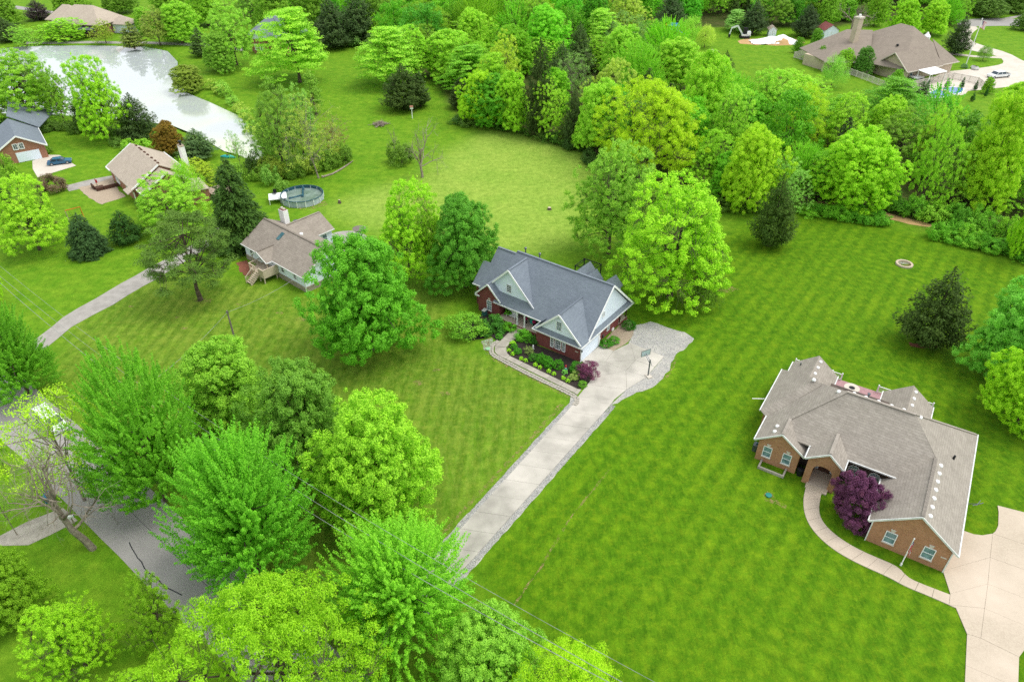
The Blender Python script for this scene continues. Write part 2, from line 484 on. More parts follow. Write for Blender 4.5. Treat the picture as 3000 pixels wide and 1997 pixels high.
# ------------------------------------------------------------------ pond
t = NT("pond_water")
v = t.coords()
mp = t.n("ShaderNodeMapping"); t.set(mp.inputs[0], v)
alg = t.noise(.05, 2, v, .5, .5)
sepv = t.n("ShaderNodeSeparateXYZ"); t.set(sepv.inputs[0], v)
pe = g(600, 350)
dist = t.n("ShaderNodeVectorMath", operation='DISTANCE'); t.set(dist.inputs[0], v); dist.inputs[1].default_value = (pe.x, pe.y, -.35)
scum = t.math('MULTIPLY', t.ramp(dist.outputs["Value"], 85, 8), t.ramp(alg, .3, .6))
wcol = t.mix(scum, srgb(184, 192, 193), srgb(210, 218, 180))  # pale base puts the white sky reflection into the water colour; scum is algae
pr = t.bsdf(wcol, .03, None, spec=.5)
pr.inputs["IOR"].default_value = 3.4
t.set(pr.inputs["Roughness"], t.math('ADD', t.math('MULTIPLY', scum, .3), .03))
pond = sheet("pond_water", POND, -.30, t.m); pond.data.materials[0] = t.m
dam = [g(60, 102), g(200, 100), g(330, 101), g(470, 107), g(560, 118), g(560, 112), g(470, 101), g(330, 96), g(200, 95), g(60, 97)]
sheet("dam_path", jag(dam, .15, 3), .03, M_LANE)

# ------------------------------------------------------------------ road and lanes
RA = G(271, 1285); RD = (G(761.6, 1712) - RA).normalized(); RN = Vector((-RD.y, RD.x, 0))    # RN points away from the camera
def road_pt(s, off): return RA + RD * s + RN * off
edge = []
for s in np.arange(-260, 200, 4): edge.append(road_pt(s, RNG.uniform(-.12, .12)))
for s in np.arange(200, -260, -4): edge.append(road_pt(s, -7.1 + RNG.uniform(-.12, .12)))
sheet("road", edge, .03, M_ASPH)
Z2 = lambda a, b: G(a / 2.626, 1400 + b / 2.626)
crack = [Z2(*p) for p in ((995, 495), (1010, 530), (1040, 580), (1060, 615), (1090, 645), (1110, 690), (1140, 725), (1185, 755), (1215, 775), (1240, 808), (1275, 840), (1325, 862), (1400, 900))]
o = MB().tube([(p.x, p.y, .028) for p in crack], .055, 5).build("crack_sealant_line", M_TAR); o["kind"] = "structure"
o = MB().tube([tuple(road_pt(s, -3.3 + .15 * math.sin(s * .13)) + Vector((0, 0, .006))) for s in np.arange(-30, 60, 3)], .035, 5).build("road_centre_seam", M_TAR); o["kind"] = "structure"
# side drive on the near side of the road
sd = [Z2(*p) for p in ((600, 330), (480, 230), (420, 250), (200, 340), (0, 440), (-300, 560), (-300, 680), (0, 520), (220, 510), (400, 430), (500, 380))]
sheet("side_drive", jag(sd, .1, 2), .035, M_CONC3)
# long lane to the white-sided house
lane = [g(*p) for p in ((60, 800), (145, 730), (250, 668), (340, 618), (420, 578), (470, 545), (500, 520), (520, 535), (490, 562), (440, 592), (362, 640), (260, 700), (165, 752), (90, 812))]
sheet("gravel_lane", jag(lane, .12, 2.5), .03, M_LANE)
lane2 = [g(*p) for p in ((150, 428), (200, 415), (262, 403), (272, 412), (225, 426), (160, 440))]
sheet("asphalt_lane", jag(lane2, .1, 2.5), .03, M_LANE)
track = [g(*p) for p in ((1880, 462), (1960, 472), (2040, 490), (2100, 505), (2145, 516), (2140, 524), (2095, 516), (2030, 500), (1950, 482), (1880, 470))]
sheet("dirt_track", jag(track, .3, 2), .02, M_CLAY)
sheet("dirt_track.001", jag([g(*p) for p in ((2240, 560), (2330, 585), (2356, 600), (2350, 590), (2290, 565))], .3, 2), .02, M_CLAY)

# ------------------------------------------------------------------ red-brick house: drive, slabs, gravel, beds
drive = bpy.data.objects.new("driveway", None); COL.objects.link(drive); drive["kind"] = "structure"
def slabs(parent, polys, m, z=.09, inset=.02):
    for poly in polys:
        P = [Vector((p[0], p[1], 0)) for p in poly]
        c = sum(P, Vector()) / len(P)
        Q = [p + (c - p).normalized() * inset for p in P]
        dz = RNG.uniform(-.006, .006)
        MB().slab([(p.x, p.y, z + dz) for p in Q], .12).build("slab", m, parent)
L0, L1 = G(1693, 1170), G(1140, 1780)
R0, R1 = G(1790, 1185), G(1245, 1795)
nseg = 13
polys = []
for i in range(nseg):
    a, b = i / nseg, (i + 1) / nseg
    polys.append([L0.lerp(L1, a), L0.lerp(L1, b), R0.lerp(R1, b), R0.lerp(R1, a)])
slabs(drive, polys, M_CONC)
Z7 = lambda a, b: G(1600 + a / 4.712, 880 + b / 4.712)
C0 = Z7(1100, 975); gA = Z7(487, 832); gB = Z7(738, 628); pB = Z7(930, 700); pC = Z7(1160, 590); pD = Z7(1625, 780)
rt1 = Z7(1385, 1060); rt2 = Z7(1112, 1232); lfA = Z7(650, 1060); lfB = Z7(570, 1165)
m1 = Z7(820, 850); m2 = Z7(1400, 690)
slabs(drive, [[gA, gB, pB, m1], [gA, m1, C0, lfA, Z7(620, 960)], [m1, pB, pC, Z7(1230, 830)], [m1, Z7(1230, 830), C0],
              [Z7(1230, 830), pC, Z7(1395, 685)], [Z7(1230, 830), Z7(1395, 685), pD, Z7(1500, 920)], [C0, Z7(1230, 830), Z7(1500, 920), rt1],
              [C0, rt1, rt2], [lfA, C0, rt2, lfB], [lfB, rt2, Z7(940, 1370), Z7(440, 1330)], [Z7(440, 1330), Z7(940, 1370), R0, L0]], M_CONC)
gravel = [Z7(*p) for p in ((1150, 580), (1195, 470), (1210, 345), (1330, 318), (1440, 297), (1560, 330), (1700, 380), (1900, 440), (2045, 525), (2010, 575), (1900, 680), (1760, 770),
                           (1740, 870), (1690, 960), (1600, 1080), (1460, 1200), (1250, 1270), (1040, 1370), (900, 1490))]
gpoly = jag(gravel, .18, .8, False) + [R0, rt2, rt1, pD]
sheet("gravel_pad", gpoly, .04, M_GRAVEL)
DD = (L1 - L0).normalized(); DN = Vector((-DD.y, DD.x, 0))
if DN.dot(R0 - L0) > 0: DN = -DN
def strip(a, b, o0, o1, name):
    n = int((b - a).length / .8)
    A = [a.lerp(b, i / n) + DN * o0 for i in range(n + 1)]
    B = [a.lerp(b, i / n) + DN * (o1 + RNG.uniform(-.1, .1)) for i in range(n, -1, -1)]
    return sheet(name, A + B, .04, M_GRAVEL)
strip(L0.lerp(L1, .02), L1, .0, .6, "gravel_strip")
strip(R0.lerp(R1, .05), R1, .0, -.7, "gravel_strip.001")
# worn soil edges beside the gravel
def soil(name, pts, amp=.25, step=.5, z=.022, m=None):
    return sheet(name, jag(pts, amp, step), z, m or M_SOIL)
soil("bare_soil", [L0.lerp(L1, .05) + DN * 1.0, L0.lerp(L1, .35) + DN * 1.1, L0.lerp(L1, .7) + DN * 1.1, L0.lerp(L1, .95) + DN * 1.1, L0.lerp(L1, .95) + DN * 1.5, L0.lerp(L1, .6) + DN * 1.55, L0.lerp(L1, .3) + DN * 1.5, L0.lerp(L1, .05) + DN * 1.6], .12)
soil("bare_soil", [Z7(*p) for p in ((1760, 760), (1745, 880), (1700, 1000), (1600, 1090), (1690, 1070), (1760, 960), (1800, 800))], .2)
# pea gravel beside the garage
sheet("pea_gravel_bed", jag([Z7(*p) for p in ((742, 625), (880, 470), (1030, 330), (1080, 235), (1170, 280), (1215, 400), (1195, 480), (1130, 570), (930, 700))], .08, .7), .05, M_PEA)
Z5 = lambda a, b: G(1400 + a / 6.93, 980 + b / 6.93)
sheet("mulch_bed", jag([Z5(*p) for p in ((800, 65), (690, 160), (590, 270), (585, 330), (610, 390), (690, 455), (850, 540), (1280, 770), (1700, 970), (1960, 1080), (2060, 1108), (2140, 1100), (2215, 1040), (2310, 890), (2340, 750), (2100, 560), (1210, 230), (1150, -40))], .05, .6), .07, M_MULCH)
Z1 = lambda a, b: G(1300 + a / 3.015, 640 + b / 3.015)
sheet("mulch_bed.001", jag([Z1(*p) for p in ((95, 1000), (140, 1040), (240, 1078), (340, 1062), (420, 1040), (470, 1080), (500, 1075), (590, 1000), (560, 930), (420, 820), (250, 880), (130, 940))], .06, .6), .06, M_MULCH)
soil("bare_soil", [Z1(*p) for p in ((330, 1080), (430, 1050), (450, 1100), (420, 1140), (415, 1200), (380, 1200), (350, 1140))], .1, .4, .05)
walk = bpy.data.objects.new("front_walk", None); COL.objects.link(walk); walk["kind"] = "structure"
wl = [[(495, 95), (590, 0), (690, -90), (880, -40), (800, 60), (670, 165)], [(345, 240), (495, 95), (670, 165), (575, 265)],
      [(345, 245), (575, 270), (590, 330), (600, 390), (650, 435), (570, 500), (470, 460), (390, 410), (340, 350)]]
b0, b1, o0, o1 = (650, 440), (2020, 1108), (570, 505), (1960, 1190)
for i in range(5):
    a, b = i / 5, (i + 1) / 5
    q = lambda p, r, k: (p[0] + (r[0] - p[0]) * k, p[1] + (r[1] - p[1]) * k)
    wl.append([q(b0, b1, a), q(b0, b1, b), q(o0, o1, b), q(o0, o1, a)])
wl.append([(2020, 1108), (2100, 1115), (2020, 1230), (1960, 1190)])
slabs(walk, [[Z5(*p) for p in poly] for poly in wl], M_CONC3, .10)
# paver edging along the walk, laid stone by stone
path = smooth_loop([Z5(*p) for p in ((420, 140), (330, 190), (275, 270), (275, 370), (330, 440), (560, 560), (1000, 790), (1500, 1030), (1900, 1215), (2010, 1300), (2020, 1360), (1960, 1440))], 2, False)
edging = thing("stone_edging", "low edging of grey pavers along the curved front walk", "edging", path[0])
seg = [0.0]
for a, b in zip(path, path[1:]): seg.append(seg[-1] + (b - a).length)
def along(s, pts=path, sg=seg):
    for i in range(len(pts) - 1):
        if s <= sg[i + 1]:
            k = (s - sg[i]) / max(1e-6, sg[i + 1] - sg[i]); return pts[i].lerp(pts[i + 1], k), (pts[i + 1] - pts[i]).normalized()
    return pts[-1], (pts[-1] - pts[-2]).normalized()
pav_me = [MB().box(-.19, .19, -.16, .16, 0, .16 + .02 * k).mesh("paver", M_PAVER) for k in range(3)]
s = .2
while s < seg[-1]:
    for row in (0, 1):
        p, d = along(s)
        nrm = Vector((-d.y, d.x, 0))
        o = bpy.data.objects.new("paver", RNG.choice(pav_me)); COL.objects.link(o); o.parent = edging
        o.location = p + nrm * ((-.2 if row else .16) + RNG.uniform(-.03, .03)) - edging.location
        o.location.z = 0.0 if row == 0 else -.05
        o.rotation_euler = (RNG.uniform(-.04, .04), RNG.uniform(-.04, .04), math.atan2(d.y, d.x) + RNG.uniform(-.1, .1))
    s += .42
sheet("gravel_corner", jag([Z5(*p) for p in ((1890, 1270), (2030, 1290), (2035, 1380), (1960, 1500), (1800, 1560), (1870, 1420))], .08, .4), .05, M_GRAVEL)
soil("bare_soil", [Z5(*p) for p in ((240, 480), (330, 470), (560, 600), (1000, 830), (1500, 1070), (1900, 1270), (1880, 1300), (1480, 1110), (980, 870), (540, 640), (260, 500))], .08, .5)
# scattered chips over the gravel
def chips(name, poly, n, m, z, smin, smax, seed):
    rg = np.random.default_rng(seed)
    P = np.array([[p[0], p[1]] for p in poly]); lo, hi = P.min(0), P.max(0)
    pts = []
    while len(pts) < n:
        c = rg.uniform(lo, hi, (n * 2, 2)); ok = pip(c[:, 0], c[:, 1], poly); pts += c[ok].tolist()
    pts = np.array(pts[:n])
    base = np.array([[1, 0, 0], [-.5, .8, 0], [-.5, -.8, 0], [0.1, 0, .9]])
    fc = np.array([[0, 1, 3], [1, 2, 3], [2, 0, 3]])
    s = rg.uniform(smin, smax, n); a = rg.uniform(0, 6.28, n)
    bx = base[None] * s[:, None, None] * rg.uniform(.6, 1.3, (n, 1, 3))
    Vx = np.stack([bx[..., 0] * np.cos(a)[:, None] - bx[..., 1] * np.sin(a)[:, None], bx[..., 0] * np.sin(a)[:, None] + bx[..., 1] * np.cos(a)[:, None], bx[..., 2]], -1)
    Vx[..., :2] += pts[:, None, :]; Vx[..., 2] += z
    Fx = (fc[None] + (np.arange(n) * 4)[:, None, None]).reshape(-1, 3)
    me = bpy.data.meshes.new(name); me.from_pydata(Vx.reshape(-1, 3), [], Fx); me.materials.append(m)
    o = bpy.data.objects.new(name, me); COL.objects.link(o); o["kind"] = "stuff"; return o
tag(chips("gravel_chips", gpoly, 9000, M_ROCK, .04, .03, .08, 3), "loose grey gravel on the pad beside the drive", "gravel")
for i, (a, b, o0, o1) in enumerate(((L0, L1, .05, .58), (R0, R1, -.05, -.68))):
    q = [a + DN * o0, b + DN * o0, b + DN * o1, a + DN * o1]
    tag(chips("gravel_chips", q, 7000, M_ROCK, .04, .04, .09, 5 + i), ("loose limestone chips along the left edge of the long drive", "loose limestone chips along the right edge of the long drive")[i], "gravel")

# ------------------------------------------------------------------ tan-brick house: walk and wide drive
Z8 = lambda a, b: G(2150 + a / 2.24, 1000 + b / 2.24)
Z9 = lambda a, b: G(2500 + a / 3.154, 1500 + b / 3.154)
outer = [Z8(*p) for p in ((480, 925), (468, 965), (452, 1040), (460, 1130), (500, 1220), (580, 1310), (700, 1400), (860, 1480), (1010, 1545))] + [Z9(*p) for p in ((480, 690), (620, 745), (750, 800), (882, 858))]
inner = [Z8(*p) for p in ((590, 925), (585, 965), (562, 1050), (557, 1130), (592, 1200), (665, 1270), (785, 1350), (940, 1420), (1075, 1475))] + [Z9(*p) for p in ((500, 605), (625, 660), (755, 710), (892, 762))]
walk2 = bpy.data.objects.new("curved_walk", None); COL.objects.link(walk2); walk2["kind"] = "structure"
def resample(pts, n):
    sg = [0.0]
    for a, b in zip(pts, pts[1:]): sg.append(sg[-1] + (b - a).length)
    return [along(sg[-1] * i / n, pts, sg)[0] for i in range(n + 1)]
OS, IS = resample(smooth_loop(outer, 2, False), 42), resample(smooth_loop(inner, 2, False), 42)
slabs(walk2, [OS[i:i + 4] + IS[i:i + 4][::-1] for i in range(0, 42, 3)], M_CONC2, .09)
drive2 = bpy.data.objects.new("wide_driveway", None); COL.objects.link(drive2); drive2["kind"] = "structure"
e = lambda *a: [Z9(*p) for p in a]
slabs(drive2, [e((825, 545), (1010, 170), (1110, 205), (1190, 215), (1285, 200), (1262, 420)), e((825, 545), (1262, 420), (1240, 665), (893, 755)),
               e((893, 755), (1240, 665), (1210, 890), (882, 858)), e((882, 858), (1210, 890), (1175, 1165), (1048, 1125), (945, 885)),
               e((1285, 200), (1310, 180), (1335, 130), (1340, 0), (1330, -60), (1640, 20), (1640, 320)), e((1262, 420), (1285, 200), (1640, 320), (1640, 555)),
               e((1240, 665), (1262, 420), (1640, 555), (1640, 820)), e((1210, 890), (1240, 665), (1640, 820), (1640, 1075)),
               e((1175, 1165), (1210, 890), (1640, 1075), (1590, 1260), (1530, 1340)), e((1048, 1125), (1175, 1165), (1530, 1340), (1520, 1625), (1035, 1415)),
               e((1035, 1415), (1520, 1625), (1505, 1950), (1020, 1720))], M_CONC2, .09, .015)
soil("bare_soil", [Z8(*p) for p in ((185, 1010), (215, 980), (250, 990), (270, 1030), (350, 1080), (340, 1095), (250, 1060), (190, 1040))], .12, .4)
soil("bare_soil", [g(*p) for p in ((1650, 658), (1690, 660), (1700, 668), (1670, 675), (1645, 668))], .3, .5)
soil("bare_soil", [g(*p) for p in ((1180, 1390), (1230, 1320), (1310, 1190), (1400, 1080), (1404, 1082), (1314, 1192), (1236, 1321), (1187, 1392))], .1, .6)
soil("bare_soil", [g(*p) for p in ((680, 475), (700, 468), (735, 462), (748, 462), (750, 472), (720, 482), (690, 482))], .3, .6)
soil("bare_soil", [g(*p) for p in ((758, 302), (785, 304), (788, 312), (765, 312))], .3, .6)
soil("bare_soil", [g(*p) for p in ((2090, 788), (2160, 790), (2150, 800), (2100, 798))], .3, .6, m=M_REDM)
soil("bare_soil", [g(*p) for p in ((545, 605), (565, 598), (580, 610), (585, 625), (570, 636), (552, 625))], .2, .5, m=M_REDM)
soil("bare_soil", [g(*p) for p in ((440, 688), (490, 686), (485, 696), (450, 697))], .2, .4)
for (u, v) in ((300, 705), (405, 730), (420, 755), (545, 700), (690, 735), (860, 800), (1000, 850), (1020, 905), (880, 770), (640, 720), (960, 880), (1090, 485)):
    p = g(u + 3, v); r = RNG.uniform(.25, .6)
    soil("bare_soil", [p + Vector((r * 1.6 * math.cos(a), r * math.sin(a), 0)) for a in np.arange(0, 6.2, .9)], .15, .4)
# courtyard of crushed stone beside the tan-roofed house, and the concrete pad further left
sheet("crushed_stone_court", jag([g(*p) for p in ((178, 432), (215, 425), (258, 408), (275, 440), (290, 452), (232, 471), (205, 455))], .2, 1), .035, M_PEA)
pad = [Z for Z in (G(95, 472), G(140, 454), G(175, 455), G(223, 486), G(110, 520), G(96, 495))]
sheet("concrete_pad", pad, .06, M_PALECONC)
# turning circle behind the white-sided house
sheet("parking_circle", smooth_loop([g(*p) for p in ((745, 545), (775, 533), (815, 530), (842, 540), (850, 556), (835, 575), (790, 580), (755, 570))], 2), .04, M_LANE)
# far house: drives
sheet("far_road", [g(*p) for p in ((2200, 46), (2290, 42), (2480, 52), (2480, 62), (2300, 60), (2205, 62))], .03, M_ASPH)
fd = smooth_loop([g(*p) for p in ((2218, 60), (2255, 62), (2235, 78), (2232, 95), (2270, 108), (2320, 122), (2356, 142), (2420, 165), (2420, 195), (2356, 195), (2280, 205), (2200, 212), (2090, 215), (2120, 192), (2175, 165), (2230, 160), (2290, 152), (2312, 145), (2300, 130), (2240, 118), (2200, 106), (2198, 90), (2212, 74))], 1)
sheet("far_driveway", fd, .04, M_PALECONC)
sheet("far_front_walk", [g(*p) for p in ((2185, 122), (2240, 128), (2305, 131), (2305, 135), (2240, 132), (2185, 126))], .05, M_PALECONC)
sheet("pool_patio", [g(*p) for p in ((2030, 215), (2060, 205), (2150, 190), (2200, 188), (2235, 200), (2220, 218), (2150, 226), (2060, 222))], .045, M_PALECONC)
sheet("work_site_soil", jag([g(*p) for p in ((1700, 92), (1760, 88), (1830, 90), (1850, 98), (1820, 105), (1740, 104), (1700, 100))], .8, 2), .03, M_CLAY)
sheet("garden_path", [g(*p) for p in ((1885, 92), (1940, 93), (1940, 97), (1885, 96))], .04, M_PALECONC)
sheet("corner_road", [g(*p) for p in ((-20, 8), (40, 14), (120, 26), (190, 30), (190, 34), (110, 31), (30, 20), (-20, 14))], .03, M_ASPH)
sheet("access_road", [g(*p) for p in ((2306, 48), (2356, 38), (2420, 24), (2420, 20), (2356, 33), (2300, 44))], .032, M_LANE)
# ------------------------------------------------------------------ trees
def leaf_mat(name, trans=.25, rough=.55, dry=(1.14, 1.1, .75)):
    """foliage: the tree's own colour (object colour) varied leaf by leaf"""
    t = NT(name)
    oi = t.n("ShaderNodeObjectInfo")
    at = t.n("ShaderNodeAttribute", attribute_name="tint")
    col = oi.outputs["Color"]
    mul = t.n("ShaderNodeVectorMath", operation='MULTIPLY'); t.set(mul.inputs[0], col); mul.inputs[1].default_value = dry
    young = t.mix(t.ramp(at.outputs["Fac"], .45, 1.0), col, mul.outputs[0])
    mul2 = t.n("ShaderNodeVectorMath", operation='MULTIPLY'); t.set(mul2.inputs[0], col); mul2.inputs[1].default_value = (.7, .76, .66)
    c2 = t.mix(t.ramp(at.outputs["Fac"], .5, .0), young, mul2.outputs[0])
    p = t.n("ShaderNodeBsdfPrincipled"); t.set(p.inputs["Base Color"], c2); p.inputs["Roughness"].default_value = rough
    p.inputs["Specular IOR Level"].default_value = .25
    tr = t.n("ShaderNodeBsdfTranslucent"); t.set(tr.inputs["Color"], c2)
    mx = t.n("ShaderNodeMixShader"); mx.inputs[0].default_value = trans
    t.t.links.new(p.outputs[0], mx.inputs[1]); t.t.links.new(tr.outputs[0], mx.inputs[2]); t.t.links.new(mx.outputs[0], t.out.inputs[0])
    return t.m
M_LEAF = leaf_mat("leaf")
M_NEEDLE = leaf_mat("needle", .12, .7, (1.2, 1.1, .8))
M_BARK = mat("bark", srgb(112, 98, 84), srgb(72, 62, 54), 3, .95, .5)
M_GREYBARK = mat("grey_bark", srgb(168, 156, 142), srgb(120, 110, 98), 3, .95, .4)

def unit(a): return a / np.maximum(np.linalg.norm(a, axis=-1, keepdims=True), 1e-9)

def leaf_mesh(name, C, Nn, S, tint, rg, asp=.62, m=None, along_dir=None):
    Nn = unit(Nn)
    T = rg.normal(size=C.shape) if along_dir is None else along_dir + rg.normal(size=C.shape) * .25
    T = unit(T - Nn * (T * Nn).sum(1, keepdims=True)); B = np.cross(Nn, T)
    L = S[:, None]
    V = np.stack([C - T * L * .5, C + B * L * asp * .5 - Nn * L * .08, C + T * L * .5, C - B * L * asp * .5 - Nn * L * .08], 1).reshape(-1, 3)
    F_ = np.arange(len(C) * 4).reshape(-1, 4)
    me = bpy.data.meshes.new(name); me.from_pydata(V, [], F_)
    a = me.attributes.new("tint", 'FLOAT', 'FACE'); a.data.foreach_set("value", np.clip(tint, 0, 1).astype(np.float32))
    me.materials.append(m or M_LEAF)
    return me

def lobes(rg, k, amp, sharp):
    c = unit(rg.normal(size=(k, 3))); a = rg.uniform(.3, 1, k) * amp
    return lambda d: 1 - amp * .45 + (a[None] * np.exp(sharp * (d @ c.T - 1))).sum(1)

def limbs_mesh(name, trunk_h, trunk_r, centers, rg, n_prim, lean=(0, 0), twig=.012, m=None, all_twigs=True, prim_r=.5):
    """trunk, main limbs, and thin branches out to the leaf clumps"""
    mb = MB()
    top = np.array([lean[0], lean[1], trunk_h])
    tp = [(lean[0] * t * t + rg.normal() * .03 * trunk_h * .2, lean[1] * t * t + rg.normal() * .03 * trunk_h * .2, trunk_h * t) for t in np.linspace(0, 1, 7)]
    tp[0] = (0, 0, -.15)
    mb.tube(tp, [trunk_r * (1.35 if i == 0 else 1.0 - .13 * i) for i in range(7)], 8)
    idx = rg.choice(len(centers), min(n_prim, len(centers)), replace=False)
    prim = []
    for i in idx:
        c = centers[i]; s = rg.uniform(.35, .95)
        a = np.array(tp[min(6, int(s * 6))]); b = c * .94 + a * .06
        mid = (a + b) / 2 + np.array([0, 0, .12 * np.linalg.norm(b - a)]) * rg.uniform(-.6, 1)
        pts = [a * (1 - t) ** 2 + 2 * mid * t * (1 - t) + b * t * t for t in np.linspace(0, 1, 6)]
        r0 = trunk_r * prim_r * rg.uniform(.6, 1)
        mb.tube(pts, [r0 * (1 - .15 * k) for k in range(6)], 5, False)
        prim.append((pts, r0))
    if all_twigs:
        pp = np.array([p for pts, _ in prim for p in pts[2:]])
        for c in centers:
            d = np.linalg.norm(pp - c, axis=1); j = int(np.argmin(d))
            a = pp[j]
            if d[j] < .05: continue
            mid = (a + c) / 2 + rg.normal(size=3) * .1 * d[j]
            mb.tube([a, mid, c], [twig * 1.6, twig * 1.2, twig * .5], 3, False)
    return mb.mesh(name, m or M_BARK)

PROTO = {}
def broad(key, seed, h=14., R=6.5, zb=.14, nc=300, nl=110, leaf=.24, rc=.95, squash=.75, amp=.35, sharp=7, nlobe=12, asp=.62, inner=.42, up=.45,
          style='clump', prim=16, twigs=False, taper=0.0, trunk=None, bark=None, low=1.0, droop=0.0, trunk_frac=.62, flat=1.0, fill=0, zcf=.42):
    rg = np.random.default_rng(seed)
    zc = h * (zb + (1 - zb) * zcf); rz_up, rz_dn = h - zc, zc - h * zb
    lob = lobes(rg, nlobe, amp, sharp)
    d = unit(rg.normal(size=(nc, 3)))
    d[:, 2] = np.where(d[:, 2] < -.85, -d[:, 2] * .7, d[:, 2]); d = unit(d)
    rz = np.where(d[:, 2] > 0, rz_up, rz_dn); wide = 1 + .3 * np.clip(-d[:, 2], 0, 1)
    f = 1 - inner * rg.random(nc) ** 1.6
    rr = lob(d) * f
    C = np.stack([d[:, 0] * R * rr * wide, d[:, 1] * R * rr * wide, zc + d[:, 2] * rz * np.clip(rr, 0, 1.12)], 1)
    zt = np.clip((C[:, 2] - h * zb) / (h * (1 - zb)), 0, 1)
    k = (1 - taper * zt) * np.where(zt < .35, low + (1 - low) * zt / .35, 1)
    C[:, 0] *= k; C[:, 1] *= k
    ctint = rg.normal(.5, .13, nc)
    if style == 'clump':
        crc = rc * rg.uniform(.65, 1.35, nc)
        n = np.maximum(8, (nl * (crc / rc) ** 2).astype(int)); ci = np.repeat(np.arange(nc), n); N_ = len(ci)
        o = unit(rg.normal(size=(N_, 3))) * (rg.random(N_) ** .45)[:, None]
        o[:, 2] *= squash
        P = C[ci] + o * crc[ci][:, None]
        if droop: P[:, 2] -= droop * (np.linalg.norm(o[:, :2], axis=1) ** 2) * crc[ci]
        nn = unit(o) * .55 + d[ci] * .3 + np.array([0, 0, up]) + rg.normal(size=(N_, 3)) * .42
        S = leaf * rg.uniform(.6, 1.3, N_)
        ad = None
    else:   # feathery leading shoots
        dirs = unit(d * np.array([1, 1, .6]) + np.array([0, 0, .75]) + rg.normal(size=(nc, 3)) * .16)
        Ls = rc * 2.6 * rg.uniform(.6, 1.35, nc)
        ci = np.repeat(np.arange(nc), nl); N_ = len(ci)
        s = rg.random(N_) ** .8
        o = unit(rg.normal(size=(N_, 3))); o -= dirs[ci] * (o * dirs[ci]).sum(1, keepdims=True); o = unit(o)
        rad = (.36 * rc * (1 - .75 * s) + .05) * rg.random(N_) ** .5
        P = C[ci] + dirs[ci] * (s * Ls[ci])[:, None] + o * rad[:, None]
        P[:, 2] -= .12 * rc * s * 0
        nn = o * .6 + np.array([0, 0, up]) + dirs[ci] * .25 + rg.normal(size=(N_, 3)) * .35
        S = leaf * rg.uniform(.6, 1.25, N_) * (1.1 - .35 * s)
        ad = None
        C = C + dirs * Ls[:, None] * .5
    if flat != 1.0: P[:, 2] = zc + (P[:, 2] - zc) * flat
    tint = ctint[ci] + rg.normal(0, .16, N_)
    if fill:      # oversized cards added inside to stop see-through and block light, darkening the crown
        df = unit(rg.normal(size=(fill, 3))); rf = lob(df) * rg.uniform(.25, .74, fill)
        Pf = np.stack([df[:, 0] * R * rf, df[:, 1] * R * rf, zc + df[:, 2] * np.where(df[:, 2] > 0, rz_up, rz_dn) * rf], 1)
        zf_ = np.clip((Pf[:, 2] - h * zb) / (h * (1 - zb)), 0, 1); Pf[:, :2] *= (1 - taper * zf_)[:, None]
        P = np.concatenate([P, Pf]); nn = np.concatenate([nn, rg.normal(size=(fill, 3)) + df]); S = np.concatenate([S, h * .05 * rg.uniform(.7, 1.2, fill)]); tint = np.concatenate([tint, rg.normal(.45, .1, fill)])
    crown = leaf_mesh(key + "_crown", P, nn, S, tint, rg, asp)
    tr = trunk or h * .022
    tmesh = limbs_mesh(key + "_trunk", h * trunk_frac, tr, C, rg, prim, (rg.normal() * .3, rg.normal() * .3), .012 * h / 14, bark, twigs)
    PROTO[key] = dict(crown=crown, trunk=tmesh, h=h, R=R, pts=P[rg.choice(len(P), 700)])

def conifer(key, seed, h=12., R=3.2, levels=34, per=9, leaf=.3, dense=34, droop=.25, power=.8, zb=.03, asp=.3, ragged=.25, bark=None, upturn=0.0, round_base=False):
    rg = np.random.default_rng(seed)
    Ps, Ns, Ds, Ts = [], [], [], []
    ends = []
    for i in range(levels):
        t = (i + rg.random()) / levels
        z = h * (zb + (1 - zb) * t)
        r = R * (1 - t) ** power
        if round_base: r *= min(1, .75 + t * 3)
        nb = max(3, int(per * (r / R) ** .7) + 1)
        for b in range(nb):
            a = rg.uniform(0, 6.283); L = r * rg.uniform(1 - ragged, 1 + ragged * .6) + .15
            dv = np.array([math.cos(a), math.sin(a), 0.])
            n = max(6, int(dense * (L / R) ** 1.2)); s = .25 + .75 * rg.random(n) ** .7
            lat = np.array([-dv[1], dv[0], 0.])
            w = .36 * L * (1.15 - s) * rg.normal(size=n) * .7
            zz = z - droop * L * s ** 1.5 + upturn * L * s ** 3 + rg.normal(size=n) * .05 * R
            P = dv[None] * (L * s)[:, None] + lat[None] * w[:, None]; P[:, 2] = zz
            Ps.append(P); Ds.append(np.repeat((dv + np.array([0, 0, -.3]))[None], n, 0) + lat[None] * np.sign(w)[:, None] * .6)
            Ns.append(np.array([0, 0, 1.0])[None] + dv[None] * .5 + rg.normal(size=(n, 3)) * .4)
            Ts.append(np.full(n, rg.normal(.45, .14)) + .12 * (s > .85))
            if rg.random() < .35: ends.append(P[np.argmax(s)])
    P = np.concatenate(Ps); nn = np.concatenate(Ns); D_ = np.concatenate(Ds); T_ = np.concatenate(Ts) + rg.normal(0, .12, len(P))
    crown = leaf_mesh(key + "_crown", P, nn, leaf * rg.uniform(.6, 1.4, len(P)), T_, rg, asp, M_NEEDLE, D_)
    mb = MB(); mb.tube([(0, 0, -.15), (0, 0, h * .5), (0, 0, h * .97)], [R * .075, R * .05, R * .01], 7)
    PROTO[key] = dict(crown=crown, trunk=mb.mesh(key + "_trunk", bark or M_BARK), h=h, R=R, pts=np.concatenate([P[rg.choice(len(P), 500)], [[0, 0, h * .99]] * 12]))

